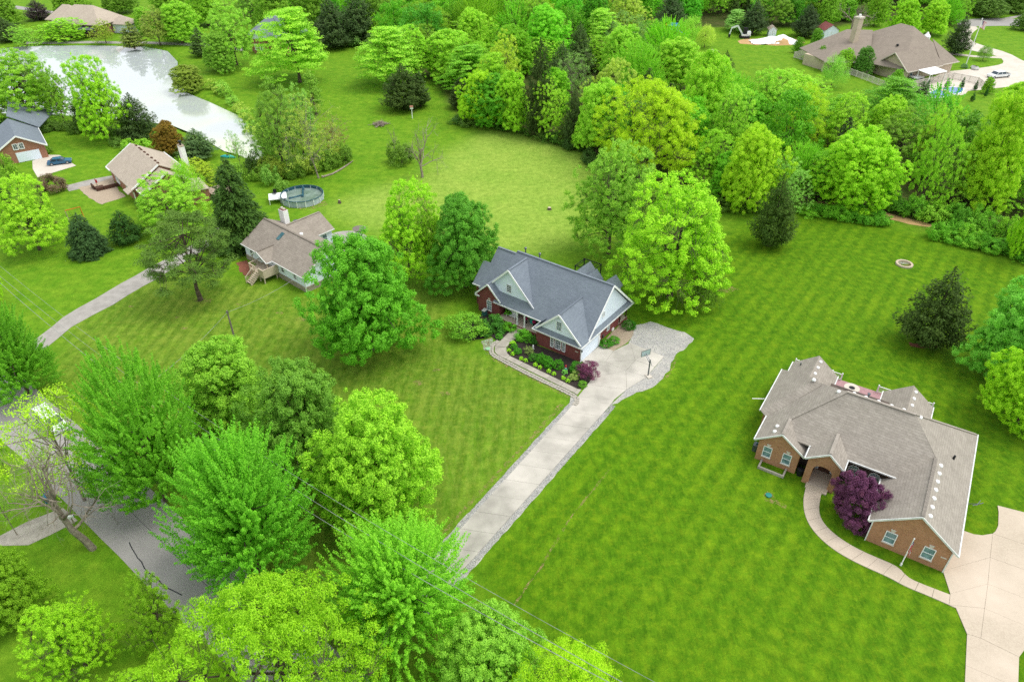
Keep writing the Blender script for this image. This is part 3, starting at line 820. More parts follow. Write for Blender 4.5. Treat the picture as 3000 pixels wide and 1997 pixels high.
def bare(key, seed, h=9., R=3., trunk_r=.22, lean=(0, 0), m=None, depth=4, spread=.55, kids=4):
    rg = np.random.default_rng(seed); mb = MB()
    def grow(p, d, L, r, k):
        n = 5; pts = [p]; q = p
        for i in range(n):
            d = unit(d + rg.normal(size=3) * .13 + np.array([0, 0, .04])); q = q + d * L / n; pts.append(q)
        mb.tube(pts, [r * (1 - .09 * i) for i in range(n + 1)], 6 if k == depth else (4 if k > 1 else 3), k == depth)
        if k == 0: return
        for j in range(kids if k < depth else kids + 2):
            i = rg.integers(2, n + 1)
            nd = unit(d + rg.normal(size=3) * spread * (1.5 if k == depth else 1.2) + np.array([0, 0, .12]))
            grow(pts[i], nd, L * rg.uniform(.5, .75), r * .5 * rg.uniform(.7, 1), k - 1)
    grow(np.array([0, 0, -.1]), np.array([lean[0], lean[1], 1.]), h * .45, trunk_r, depth)
    V = np.array(mb.v); s = h / V[:, 2].max(); mb.v = [tuple(v) for v in V * np.array([1, 1, s])]
    R_ = np.percentile(np.abs(np.array(mb.v)[:, :2]), 96)
    PROTO[key] = dict(crown=None, trunk=mb.mesh(key + "_trunk", m or M_GREYBARK), h=h, R=R_, pts=np.array(mb.v)[rg.choice(len(mb.v), 700)])
    return np.array(mb.v)

# near trees, modelled leaf by leaf
broad('maple1', 1, zb=.02, nc=1100, nl=96, leaf=.225, rc=.52, amp=.4, nlobe=30, sharp=16, inner=.45, fill=2600)
broad('maple2', 2, zb=.02, nc=1050, nl=98, leaf=.225, rc=.54, amp=.42, nlobe=24, sharp=13, inner=.45, taper=.2, fill=2600)
broad('maple3', 3, zb=.02, nc=1250, nl=86, leaf=.215, rc=.46, amp=.36, nlobe=40, sharp=22, inner=.42, low=.85, fill=2600)
broad('spray1', 4, zb=.02, nc=1000, nl=98, leaf=.225, rc=.78, style='shoot', amp=.35, nlobe=14, sharp=9, taper=.25, inner=.5, low=.9, fill=2600)
broad('spray2', 5, zb=.02, nc=1050, nl=104, leaf=.225, rc=.85, style='shoot', amp=.45, nlobe=16, sharp=10, taper=.2, inner=.5, low=.9, fill=2600)
broad('spray3', 6, zb=.02, nc=960, nl=98, leaf=.225, rc=.7, style='shoot', amp=.45, nlobe=18, sharp=12, inner=.5, low=.9, fill=2600)
broad('locust1', 7, zb=.06, nc=900, nl=108, leaf=.21, rc=.6, squash=.5, amp=.45, nlobe=24, asp=.42, droop=.35, inner=.5, twigs=True, fill=1800)
broad('locust2', 8, zb=.06, nc=420, nl=110, leaf=.24, rc=.85, squash=.45, amp=.5, nlobe=14, asp=.42, droop=.3, inner=.55, twigs=True, fill=1200)
broad('lime1', 9, zb=.06, nc=950, nl=72, leaf=.215, rc=.46, squash=.7, amp=.45, nlobe=20, sharp=11, inner=.65, twigs=True, prim=26, fill=650)
broad('lime2', 10, zb=.06, nc=640, nl=60, leaf=.225, rc=.48, squash=.7, amp=.5, nlobe=14, sharp=9, inner=.65, twigs=True, prim=26, fill=160)
broad('sparse1', 12, nc=300, nl=26, leaf=.23, rc=.6, squash=.6, amp=.5, nlobe=9, inner=.75, twigs=True, prim=30, trunk_frac=.7, trunk=.17, bark=M_GREYBARK)
broad('layer1', 13, zb=.06, nc=360, nl=76, leaf=.32, rc=1.15, squash=.22, amp=.4, nlobe=14, sharp=6, taper=.35, inner=.55, up=.9, fill=800)
# the wood: fewer, larger leaf sprays
broad('wood1', 21, fill=500, nc=150, nl=70, leaf=.46, rc=1.15, amp=.6, nlobe=16, sharp=10, low=.85)
broad('wood2', 22, fill=500, nc=160, nl=64, leaf=.46, rc=1.1, amp=.65, nlobe=14, sharp=9, low=.8, taper=.2)
broad('wood3', 23, fill=250, nc=190, nl=40, leaf=.46, rc=1.05, amp=.4, nlobe=14, inner=.6, twigs=True, prim=20)
broad('wood4', 24, nc=190, nl=30, leaf=.42, rc=.95, amp=.5, nlobe=10, inner=.7, twigs=True, prim=24, bark=M_GREYBARK)
broad('wood5', 25, fill=400, nc=150, nl=56, leaf=.5, rc=1.4, squash=.4, amp=.4, nlobe=10, droop=.3, inner=.55)
broad('wood6', 26, fill=400, nc=260, nl=34, leaf=.46, rc=1.0, style='shoot', amp=.4, nlobe=9, taper=.25)
broad('weep1', 27, h=10, R=5, nc=190, nl=46, leaf=.42, rc=1.2, squash=.9, amp=.4, nlobe=9, droop=1.0, asp=.3, inner=.5)
broad('column1', 28, h=12, R=2.2, nc=130, nl=50, leaf=.3, rc=.75, amp=.25, taper=.3, zb=.02)
broad('shrub1', 31, h=2., R=1.15, zb=.02, nc=70, nl=46, leaf=.16, rc=.34, amp=.25, squash=.9, trunk=.05, prim=6, trunk_frac=.4)
broad('shrub2', 32, h=2., R=1.3, zb=.02, nc=64, nl=34, leaf=.2, rc=.38, amp=.4, style='shoot', trunk=.05, prim=6, trunk_frac=.4)
broad('shrub3', 33, h=2., R=1.2, zb=.02, nc=60, nl=30, leaf=.18, rc=.36, amp=.45, inner=.6, trunk=.04, prim=8, trunk_frac=.4, twigs=True)
broad('ball1', 34, h=1.2, R=.75, zb=.0, nc=110, nl=30, leaf=.085, rc=.15, amp=.1, squash=1, inner=.22, trunk=.04, prim=4, trunk_frac=.4)
broad('hosta1', 35, h=.5, R=.42, zb=.0, nc=26, nl=12, leaf=.2, rc=.14, amp=.2, squash=.5, inner=.5, up=.8, trunk=.015, prim=4, trunk_frac=.3)
broad('jmaple1', 36, h=2.2, R=1.3, zb=.12, nc=80, nl=44, leaf=.16, rc=.34, squash=.4, amp=.4, nlobe=9, asp=.4, droop=.4, trunk=.06, prim=9, twigs=True, trunk_frac=.4)
broad('plum1', 37, fill=700, h=6.2, R=4., zb=.04, nc=420, nl=90, leaf=.2, rc=.5, squash=.6, amp=.4, nlobe=13, sharp=9, droop=.3, trunk=.13, prim=12, trunk_frac=.45)
conifer('spruce1', 41, h=10, R=4.2, levels=34, per=15, leaf=.5, dense=64, droop=.15, power=.62, ragged=.22, round_base=True)
conifer('spruce2', 42, h=14, R=4.4, levels=44, per=12, leaf=.55, dense=70, droop=.35, power=.62, ragged=.35, asp=.38)
conifer('cedar1', 43, h=10, R=4.0, levels=40, per=13, leaf=.36, dense=52, droop=-.35, power=.7, ragged=.4, asp=.45, round_base=True)
conifer('cedar2', 44, h=10, R=2.6, levels=34, per=9, leaf=.42, dense=30, droop=-.35, power=.62, ragged=.4, asp=.5, round_base=True)
conifer('yew1', 45, h=5, R=2.6, levels=26, per=12, leaf=.3, dense=40, droop=-.2, power=.6, ragged=.25, asp=.4, round_base=True)
conifer('spike1', 46, h=4, R=.8, levels=26, per=9, leaf=.2, dense=20, droop=-.6, power=.8, ragged=.15, asp=.5)
bare('dead1', 51, h=11, R=3, trunk_r=.3)
bare('dead2', 52, h=12, R=4, trunk_r=.34, m=M_GREYBARK)
bare('big_bare', 53, h=13, R=8, trunk_r=.34, lean=(-.35, .1), depth=5, kids=4, spread=.75)

def pine(key, seed, h=13., R=5.5):
    rg = np.random.default_rng(seed); n = 150
    C = []
    for i in range(n):
        t = rg.uniform(.22, 1) ** .9; a = rg.uniform(0, 6.28)
        r = R * (1 - ((t - .5) / .62) ** 2) * rg.uniform(.35, 1) if t < .97 else .3
        C.append((r * math.cos(a), r * math.sin(a), h * t))
    C = np.array(C); ci = np.repeat(np.arange(n), 150); N_ = len(ci)
    o = unit(rg.normal(size=(N_, 3))) * (rg.random(N_) ** .5)[:, None] * np.array([1.0, 1.0, .38])
    P = C[ci] + o * (rg.uniform(.6, 1.15, n)[ci])[:, None]
    nn = o + np.array([0, 0, .8]) + rg.normal(size=(N_, 3)) * .6
    crown = leaf_mesh(key + "_crown", P, nn, .36 * rg.uniform(.6, 1.3, N_), rg.normal(.5, .13, n)[ci] + rg.normal(0, .15, N_), rg, .22, M_NEEDLE)
    tm = limbs_mesh(key + "_trunk", h * .95, .26, C, rg, 34, (.5, .2), .03, M_BARK, True, .38)
    PROTO[key] = dict(crown=crown, trunk=tm, h=h, R=R, pts=P[rg.choice(len(P), 600)])
pine('pine1', 61)

N_TREES = 0
def leaf_tone(c, k=1.0):
    r, g_, b = c[0] * 1.36, c[1] * 1.24, c[2] * .8
    if c[0] >= c[1]: return (c[0] * 1.1, c[1] * 1.1, c[2] * 1.1, 1)
    r = max(min(r, (.52 if c[0] < .84 * c[1] else .72) * g_), .24 * g_)
    return (min(.85, r * k), min(.85, g_ * k), min(.6, b * k), 1)
def plant(key, base, h, R, color, label, cat="tree", name="tree", group=None, rz=None, parts=("crown", "trunk"), lean=None, gain=1.1):
    """one tree: root at the trunk base, children crown and trunk (shared meshes)"""
    global N_TREES
    N_TREES += 1
    pr = PROTO[key]
    o = thing(name, label, cat, base, RNG.uniform(0, 6.28) if rz is None else rz, group)
    o.scale = (R / pr['R'], R / pr['R'], h / pr['h'])
    if lean: o.rotation_euler[0], o.rotation_euler[1] = lean
    if pr['crown'] is not None and parts[0]:
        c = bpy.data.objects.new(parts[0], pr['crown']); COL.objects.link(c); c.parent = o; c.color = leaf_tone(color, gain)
    if parts[1]:
        c = bpy.data.objects.new(parts[1], pr['trunk']); COL.objects.link(c); c.parent = o
    return o

def size_from_view(key, base, vtop, wpx, rz=0.0):
    """real height and spread of a tree from how tall and wide it stands in the survey photo"""
    pr = PROTO[key]; q = pr['pts']; sx, sz = 1.0, 1.0
    Q = np.stack([q[:, 0] * math.cos(rz) - q[:, 1] * math.sin(rz), q[:, 0] * math.sin(rz) + q[:, 1] * math.cos(rz), q[:, 2]], 1)
    def see(sx, sz):
        P = Q * np.array([sx, sx, sz]) + np.array([base.x, base.y, 0])
        dz = P[:, 2] - CAM_H; dep = P[:, 1] * math.cos(PITCH) - dz * math.sin(PITCH); up = P[:, 1] * math.sin(PITCH) + dz * math.cos(PITCH)
        return CX + FPX * P[:, 0] / dep, CY - FPX * up / dep
    for _ in range(5):
        u_, _v = see(sx, sz); w = np.percentile(u_, 99.5) - np.percentile(u_, .5)
        sx *= wpx * K / w
        lo, hi = .02, 6.0
        for _ in range(18):
            sz = (lo + hi) / 2
            if np.percentile(see(sx, sz)[1], .5) > vtop * K: lo = sz
            else: hi = sz
    return sz * pr['h'], sx * pr['R']

C_ = lambda r, g_, b: srgb(r, g_, b)
MAPLE = C_(107, 166, 55); DEEP = C_(82, 144, 52); LIME = C_(159, 210, 44); YEL = C_(168, 210, 58); BRIGHT = C_(135, 191, 48); PALE = C_(164, 183, 79)
GREY = C_(150, 170, 110); CEDAR = C_(52, 72, 30); SPRUCE = C_(58, 96, 64); PINE_ = C_(117, 127, 50); OLIVE = C_(128, 152, 58); BLUEG = C_(144, 168, 102); BRONZE = C_(150, 124, 44)
def T(key, u, v, vtop, w, color, label, **kw):
    b = g(u, v); rz = kw.pop('rz', None)
    if rz is None: rz = RNG.uniform(0, 6.28)
    h, R = size_from_view(key, b, vtop, w, rz)
    return plant(key, b, h, R, color, label, rz=rz, **kw)

# --- front yards, each tree surveyed
T('spray1', 66, 905, 690, 200, C_(100, 166, 48), "feathery mid green tree at the left edge beside the overhead wires", name="roadside_tree")
T('spray3', 382, 1150, 800, 275, C_(104, 172, 50), "light green feathery tree between the road and the utility pole yard", name="roadside_tree")
T('maple2', 548, 985, 780, 228, C_(129, 185, 68), "full green maple at the far left of the roadside row of maples", name="maple_tree")
T('maple1', 716, 1085, 830, 240, C_(111, 164, 71), "bluish green maple in the middle of the roadside row of maples", name="maple_tree")
T('maple3', 880, 1190, 905, 300, C_(144, 199, 62), "large rounded light green maple beside the concrete drive", name="maple_tree")
T('spray2', 600, 1320, 985, 335, C_(109, 183, 57), "large feathery green tree hanging over the asphalt road", name="roadside_tree")
T('spray2', 930, 1455, 1195, 325, C_(124, 193, 59), "feathery green tree at the foot of the concrete drive", name="roadside_tree")
T('locust1', 680, 1640, 1322, 590, C_(142, 190, 44), "wide yellow green locust tree filling the bottom edge of the photo", name="locust_tree")
T('maple1', 1128, 1585, 1390, 240, C_(131, 189, 75), "green maple at the bottom edge below the end of the drive", name="maple_tree")
T('locust2', 1320, 1690, 1475, 250, C_(189, 218, 44), "yellow green treetop at the bottom edge right of the maples", name="locust_tree")
T('lime1', 200, 1535, 1372, 225, C_(173, 197, 46), "yellow green round tree at the bottom left corner below the side drive", name="broadleaf_tree")
T('maple2', 45, 1430, 1255, 225, C_(131, 172, 50), "dense green tree at the left edge below the side drive", name="broadleaf_tree")
T('lime2', 392, 1490, 1318, 150, C_(131, 172, 48), "small loose green tree at the near edge of the road", name="broadleaf_tree")
T('lime1', 330, 1600, 1535, 130, C_(143, 199, 46), "low yellow green treetop at the bottom edge beside the big locust", name="broadleaf_tree")
T('sparse1', 195, 1150, 892, 290, C_(181, 220, 53), "thin yellow green tree with open branches over the road", name="young_leafed_tree")
T('big_bare', 215, 1262, 990, 330, GREY, "large bare grey tree with spreading limbs beside the mailbox", name="bare_tree", rz=0.3, parts=("crown", "branches"))
T('lime2', 20, 1090, 880, 120, C_(162, 193, 52), "loose green tree at the left edge behind the bare tree", name="broadleaf_tree")
T('sparse1', 40, 1230, 1075, 150, C_(159, 195, 68), "thin pale tree at the left edge tangled with the bare tree", name="young_leafed_tree")
T('lime1', -12, 700, 600, 90, C_(170, 214, 53), "yellow green tree cut by the left edge above the feathery tree", name="broadleaf_tree")
T('maple1', 855, 805, 545, 285, C_(100, 174, 52), "very large dense green maple in front of the white sided house", name="maple_tree")
T('lime1', 945, 640, 415, 156, C_(160, 206, 54), "yellow green tree in leaf left of the red brick house", name="young_leafed_tree")
T('maple2', 1072, 660, 452, 182, C_(92, 160, 58), "mid green tree close against the left side of the red brick house", name="broadleaf_tree")
T('lime2', 1000, 650, 475, 70, C_(148, 185, 55), "narrow olive tree between two trees left of the red brick house", name="broadleaf_tree")
T('pine1', 462, 690, 487, 205, C_(108, 126, 62), "open crowned pine with dark limbs in the lawn beside the lane", name="pine_tree")
T('spruce2', 562, 562, 365, 140, C_(60, 96, 42), "tall dark conifer left of the white sided house", name="conifer")
T('lime1', 92, 575, 405, 160, C_(170, 216, 62), "round yellow green tree in the lawn at the left edge", name="young_leafed_tree")
T('spruce1', 208, 584, 492, 95, C_(58, 92, 60), "bluish dark spruce left of the round dark yew", name="spruce_tree")
T('yew1', 295, 555, 487, 75, C_(44, 84, 34), "round dark green yew right of the bluish spruce", name="yew_bush", cat="shrub")
T('lime2', 400, 522, 395, 180, C_(148, 199, 68), "airy light green tree in front of the tan roofed house", name="young_leafed_tree")
T('weep1', 440, 470, 372, 75, C_(175, 205, 73), "willowy bright green tree against the tan roofed house wall", name="willow_tree")
T('lime1', 1400, 583, 332, 190, C_(136, 188, 76), "pale green tree on the field edge behind the red brick house", name="young_leafed_tree")
T('lime1', 1540, 685, 400, 268, C_(158, 206, 50), "large bright yellow green tree right of the red brick house", name="young_leafed_tree")
T('lime2', 1603, 708, 612, 98, C_(144, 156, 55), "small drooping green tree under the large yellow green tree", name="broadleaf_tree")
T('cedar1', 1768, 566, 408, 98, C_(58, 88, 30), "narrow dark cedar at the back of the right hand lawn", name="cedar_tree")
T('cedar1', 2128, 792, 622, 158, C_(70, 84, 36), "broad dark cedar standing alone on the right hand lawn", name="cedar_tree")
T('maple2', 2302, 862, 632, 250, C_(120, 194, 84), "full green tree at the right edge beside the lone cedar", name="maple_tree")
T('maple3', 2338, 972, 790, 230, C_(176, 204, 44), "yellow green tree at the right edge above the tan brick house", name="maple_tree")
T('maple2', 2350, 600, 365, 150, C_(159, 210, 53), "lime green tree at the right edge on the wood's margin", name="maple_tree")
# --- around the pond and the middle yards
T('lime1', 70, 280, 118, 200, C_(157, 191, 66), "large light green tree on the pond bank at the left edge", name="broadleaf_tree")
T('lime2', 150, 285, 150, 120, C_(144, 181, 64), "loose green tree on the pond bank left of the trunked lime tree", name="broadleaf_tree")
T('lime1', 253, 322, 130, 150, C_(150, 214, 57), "tall light green tree with a forked pale trunk at the pond", name="young_leafed_tree")
T('cedar1', 325, 320, 218, 90, C_(56, 82, 46), "dark spreading cedar at the pond right of the tall light tree", name="cedar_tree")
T('cedar2', 200, 300, 215, 60, C_(62, 92, 52), "dark narrow cedar at the pond left of the tall light tree", name="cedar_tree")
T('maple2', 395, 358, 278, 84, BRONZE, "bronze brown round tree behind the tan roofed house", name="bronze_tree")
T('cedar1', 460, 362, 298, 80, C_(92, 112, 78), "grey green bushy evergreen at the pond behind the white chimney", name="evergreen_bush", cat="shrub")
T('sparse1', 556, 392, 300, 62, C_(148, 199, 77), "thin light green tree at the narrow end of the pond", name="young_leafed_tree")
T('lime2', 460, 420, 362, 100, C_(175, 189, 61), "low olive green tree right of the tan roofed house", name="broadleaf_tree")
T('lime2', 655, 395, 195, 130, C_(150, 166, 74), "pale olive thinly leafed tree in the brush clump by the pond", name="young_leafed_tree")
T('sparse1', 733, 410, 215, 150, C_(164, 176, 84), "leaning thin tree with pale trunk at the front of the brush clump", name="young_leafed_tree", lean=(0, -.12))
T('lime2', 700, 360, 205, 110, C_(168, 184, 96), "straw green treetop at the back of the brush clump", name="young_leafed_tree")
T('sparse1', 770, 360, 262, 80, C_(156, 150, 84), "brownish thin tree at the right of the brush clump", name="young_leafed_tree")
T('column1', 728, 264, 168, 46, C_(124, 168, 70), "narrow columnar green tree leaning beside the brush clump", name="columnar_tree", lean=(0, -.1))
T('layer1', 690, 190, 18, 165, C_(162, 205, 71), "large layered light green tree beside the slate roofed far house", name="layered_tree")
T('maple2', 510, 165, 75, 72, C_(131, 181, 77), "round green tree on the slope right of the pond", name="broadleaf_tree")
T('lime2', 545, 150, 0, 105, C_(150, 199, 80), "tall pale green tree behind the slope right of the pond", name="young_leafed_tree")
T('maple2', 438, 208, 150, 76, C_(150, 162, 77), "grey green bush at the corner of the pond", name="waterside_bush", cat="shrub")
T('layer1', 905, 198, 62, 150, C_(170, 205, 73), "layered light green tree at the edge of the field", name="layered_tree")
T('lime1', 958, 180, 60, 95, C_(159, 207, 68), "yellow green tree behind the layered tree at the field edge", name="young_leafed_tree")
T('cedar1', 932, 250, 150, 96, C_(58, 82, 36), "dark broad cedar in the grass in front of the layered tree", name="cedar_tree")
T('cedar2', 968, 245, 165, 44, C_(70, 92, 52), "slim grey green cedar against the dark broad cedar", name="cedar_tree")
T('maple1', 1105, 284, 164, 90, C_(162, 216, 48), "bright green rounded tree at the left front of the wood", name="maple_tree")
T('maple2', 1180, 300, 168, 78, C_(153, 205, 59), "bright green tree beside the rounded tree at the wood's front", name="maple_tree")
T('shrub1', 925, 376, 326, 62, C_(96, 135, 52), "dark green bush at the foot of the dead tree", name="bush", cat="shrub")
T('dead1', 972, 408, 275, 95, GREY, "dead leafless tree standing in the field", name="dead_tree", parts=("crown", "branches"))
T('dead1', 908, 352, 288, 26, GREY, "short dead snag behind the dark green bush", name="dead_tree", parts=("crown", "branches"))
T('dead2', 1952, 92, 5, 90, GREY, "bare white limbed tree behind the far brown roofed house", name="bare_tree", parts=("crown", "branches"))
T('weep1', 2260, 140, 105, 36, C_(124, 168, 80), "small round green tree on the far house's front lawn", name="young_tree")
T('maple1', 1834, 122, 86, 30, C_(109, 166, 62), "small round tree outside the far white fence, left of three", name="young_tree")
T('maple2', 1876, 105, 66, 32, C_(109, 168, 62), "small round tree beside the far shed", name="young_tree")
T('maple1', 1888, 148, 106, 38, C_(107, 162, 61), "small green tree just inside the far white fence", name="young_tree")
T('maple3', 1940, 165, 114, 44, C_(144, 193, 62), "light green small tree beside the far house's porch", name="young_tree")
T('maple2', 1978, 172, 108, 50, C_(93, 148, 70), "dark green small tree against the far house's wall", name="young_tree")
T('weep1', 1912, 200, 130, 64, C_(179, 199, 102), "pale willowy tree at the far white fence", name="willow_tree")
T('maple1', 2058, 205, 160, 36, C_(118, 179, 62), "small green tree by the far house's gable wall", name="young_tree")
T('maple3', 2040, 232, 198, 54, C_(148, 210, 53), "lime green tree at the corner of the far pool patio", name="young_tree")
T('cedar2', 2115, 230, 188, 50, C_(100, 110, 76), "thin grey evergreen in front of the far pool", name="evergreen")
T('maple2', 2268, 215, 178, 36, C_(131, 181, 55), "small tree below the far parking court", name="young_tree")
for i, (u, v, vt) in enumerate(((2082, 219, 192), (2137, 212, 183), (2183, 206, 180), (2217, 207, 178), (2248, 212, 186), (2242, 237, 212), (2190, 250, 223), (2272, 228, 196))):
    T('spike1', u - 6, v - 4, vt, 13, C_(38, 98, 38), ("slim arborvitae spike nearest the far gable wall", "slim arborvitae spike beside the white canopy", "slim arborvitae spike at the far pool fence corner",
      "slim arborvitae spike nearest the far parking court", "slim arborvitae spike behind the far pool", "slim arborvitae spike at the right end of the far pool", "slim arborvitae spike in front of the far pool", "slim arborvitae spike furthest right by the far pool")[i],
      name="arborvitae", group="arborvitae spikes round the far pool")
# far bank of the pond
for (key, u, v, vt, w, c, lb) in (
    ('lime1', 145, 92, 42, 130, C_(148, 205, 64), "wide yellow green tree on the far bank in front of the far tan roofed house"),
    ('lime2', 245, 100, 48, 60, C_(175, 181, 75), "pale small tree on the far bank before the far house wall"),
    ('cedar2', 310, 112, 50, 62, C_(128, 138, 78), "brownish tree leaning over the far bank of the pond"),
    ('lime2', 370, 105, 20, 80, C_(160, 166, 84), "tan brown budding tree on the far bank"),
    ('maple2', 420, 100, 5, 90, C_(164, 201, 71), "full light green tree at the right end of the far bank"),
    ('cedar2', 465, 130, 65, 46, C_(84, 104, 60), "dark olive evergreen at the right end of the dam"),
    ('maple2', 340, 75, 18, 60, C_(159, 193, 73), "green tree behind the tan brown budding tree"),
    ('lime2', 60, 108, 60, 90, C_(175, 195, 84), "light green tree on the far bank at the left"),
    ('cedar1', 20, 95, 40, 70, C_(72, 92, 54), "dark evergreen on the far bank at the left edge"),
    ('cedar1', 92, 46, 0, 62, C_(70, 62, 62), "dark purplish round tree left of the far tan roofed house"),
    ('maple1', 170, 36, -30, 90, C_(135, 174, 59), "green tree behind the far tan roofed house"),
    ('maple2', 20, 60, -10, 80, C_(144, 168, 62), "green tree in the top left corner"),
    ('maple1', 280, 30, -40, 90, C_(122, 160, 66), "dark green tree right of the far tan roofed house"),
    ('maple2', 480, 60, -30, 100, C_(162, 195, 66), "light green tree at the top edge above the dam"),
    ('maple1', 400, 40, -50, 90, C_(140, 179, 66), "green tree at the top edge above the pond"),
    ('maple2', 640, 70, -40, 90, C_(137, 179, 66), "green tree behind the slate roofed far house"),
    ('lime2', 590, 50, -40, 80, C_(162, 179, 79), "pale tree behind the slate roofed far house's left"),
    ('cedar1', 770, 110, -5, 90, C_(66, 84, 52), "dark cedar behind the large layered tree"),
    ('cedar1', 830, 100, -20, 90, C_(74, 92, 58), "dark grey green cedar at the back of the field"),
    ('maple1', 870, 90, -30, 80, C_(124, 168, 70), "green tree beside the dark cedars at the back of the field"),
    ('shrub1', 825, 105, 76, 60, C_(150, 164, 99), "grey green bush at the back end of the field"),
    ('maple2', 725, 60, -50, 90, C_(131, 172, 66), "green tree at the top edge behind the layered tree")):
    T(key, u, v, vt, w, c, lb, name="far_bank_tree" if key != 'shrub1' else "bush")
# shrubs along the pond's right bank
for i in range(17):
    t_ = i / 16
    u = 468 + 120 * t_ + RNG.uniform(-6, 6); v = 205 + 150 * t_ ** 1.35 + RNG.uniform(-5, 5)
    T('shrub3', u + 26, v - 4, v - RNG.uniform(18, 30), RNG.uniform(28, 42), RNG.choice([C_(170, 186, 86), C_(159, 185, 77), C_(186, 190, 96), C_(150, 164, 63)]),
      "yellowish shrub in the line along the right bank of the pond", cat="shrub", name="bank_shrub", group="shrubs along the right bank of the pond")
for i in range(15):
    u = 5 + i * 21 + RNG.uniform(-5, 5)
    T('shrub1', u, 292 + i * 1.3 + RNG.uniform(-4, 5), 268 + i * 1.4, RNG.uniform(34, 46), RNG.choice([C_(107, 131, 62), C_(126, 150, 70), C_(62, 112, 56)]),
      "green shrub in the hedge along the left bank of the pond", cat="shrub", name="hedge_shrub", group="hedge along the left bank of the pond")
for i in range(20):
    t_ = i / 19
    u = 600 + 195 * t_; v = 408 + 4 * math.sin(t_ * 6) - 30 * t_ ** 3 + RNG.uniform(-12, 4)
    T('shrub1', u, v, v - RNG.uniform(26, 46), RNG.uniform(34, 52), RNG.choice([C_(118, 146, 59), C_(135, 164, 64), C_(157, 168, 73)]),
      "leafy shrub in the brush clump between pond and round pool", cat="shrub", name="brush_shrub", group="shrubs of the brush clump")
for i, (u, v, w, hh, c) in enumerate(((300, 345, 46, 26, C_(157, 191, 71)), (335, 345, 46, 26, C_(168, 197, 75)), (275, 335, 40, 22, C_(122, 148, 73)), (122, 440, 70, 40, C_(128, 110, 88)), (110, 352, 30, 18, C_(122, 158, 66)),
      (15, 500, 100, 95, C_(66, 100, 50)), (30, 425, 70, 70, C_(135, 168, 61)), (330, 480, 30, 26, C_(122, 137, 70)), (622, 425, 44, 45, C_(162, 179, 93)), (590, 400, 56, 50, C_(78, 110, 58)), (650, 440, 40, 30, C_(140, 168, 79)), (540, 420, 70, 46, C_(151, 166, 68)))):
    T('shrub1', u, v, v - hh, w, c, ("bright green bush behind the tan roofed house", "light green bush next to the bronze tree", "grey green bush behind the tan roofed house's left", "bare brownish bush beside the concrete pad",
      "small bush at the dark roofed garage's corner", "dark green bush at the left edge behind the round lime tree", "green bush before the dark roofed garage", "dark shrub in the tan roofed house's bed", "pale small tree left of the round pool",
      "dark evergreen bush right of the tan roofed house's deck", "small pale shrub above the round pool deck", "light green bush right of the tan roofed house")[i], cat="shrub", name="bush")

# --- the wood: first the crowns that stand out, then the crowd behind them
WL = "in the wood behind the lawns"
lead = [('cedar1', 1240, 315, 95, 70, CEDAR), ('lime2', 1262, 322, 185, 100, C_(161, 210, 68)), ('cedar1', 1318, 335, 205, 62, C_(74, 84, 44)), ('maple2', 1372, 352, 185, 120, C_(162, 205, 70)),
        ('lime1', 1395, 300, 140, 125, C_(186, 193, 93)), ('locust1', 1505, 395, 185, 250, C_(170, 226, 44)), ('maple1', 1715, 480, 290, 150, C_(166, 218, 52)), ('lime2', 1795, 485, 365, 115, C_(170, 193, 106)),
        ('maple3', 1950, 478, 300, 215, C_(145, 218, 50)), ('locust2', 1830, 345, 195, 135, C_(198, 224, 57)), ('lime1', 1925, 350, 215, 110, C_(165, 212, 68)), ('lime2', 2110, 480, 240, 120, C_(148, 205, 68)),
        ('maple2', 2240, 480, 215, 190, C_(165, 216, 53)), ('lime1', 2190, 470, 330, 130, C_(176, 210, 78)), ('maple1', 2320, 420, 220, 130, C_(159, 214, 57)), ('maple2', 1610, 330, 120, 130, C_(170, 205, 62)),
        ('lime1', 1660, 380, 200, 120, C_(190, 206, 75)), ('cedar1', 1660, 200, 120, 54, CEDAR), ('maple2', 1545, 210, 90, 110, C_(148, 210, 68)), ('maple1', 1430, 190, 60, 110, C_(173, 201, 73)),
        ('cedar1', 1330, 170, 55, 64, C_(84, 92, 52)), ('cedar1', 1290, 215, 100, 70, C_(78, 88, 50)), ('layer1', 1380, 110, 20, 90, C_(159, 205, 78)), ('lime2', 1160, 230, 80, 90, C_(186, 201, 75)),
        ('maple2', 1040, 180, 70, 110, C_(170, 205, 70)), ('maple1', 1090, 130, 20, 90, C_(148, 210, 68)), ('cedar1', 1540, 70, -20, 70, C_(82, 94, 66)), ('cedar1', 1850, 85, 10, 62, C_(60, 78, 52)),
        ('cedar1', 1730, 80, 0, 60, C_(70, 84, 56)), ('cedar1', 2195, 125, 40, 66, C_(58, 76, 46)), ('weep1', 1585, 100, 40, 60, C_(186, 206, 86)), ('weep1', 1620, 110, 60, 44, C_(195, 205, 98)), ('layer1', 1690, 70, 22, 60, C_(170, 185, 109)),
        ('maple1', 2070, 90, 0, 80, C_(148, 199, 53)), ('maple2', 2140, 80, 0, 80, C_(159, 210, 60)), ('maple1', 2010, 60, -20, 70, C_(140, 179, 59)), ('maple1', 1900, 60, -20, 60, C_(135, 181, 70)),
        ('maple2', 2330, 300, 190, 120, C_(150, 210, 60)), ('locust2', 2140, 400, 250, 140, C_(181, 218, 60)), ('maple3', 2030, 330, 225, 120, C_(165, 212, 64)), ('lime1', 1760, 300, 160, 120, C_(159, 205, 77)),
        ('maple2', 2356, 70, 30, 60, C_(107, 135, 68)), ('maple1', 2270, 40, -10, 90, C_(113, 137, 66)), ('maple2', 2330, 30, -30, 90, C_(118, 142, 70)), ('lime1', 1440, 90, -20, 100, C_(184, 195, 91)), ('lime2', 1240, 90, -10, 100, C_(186, 195, 86))]
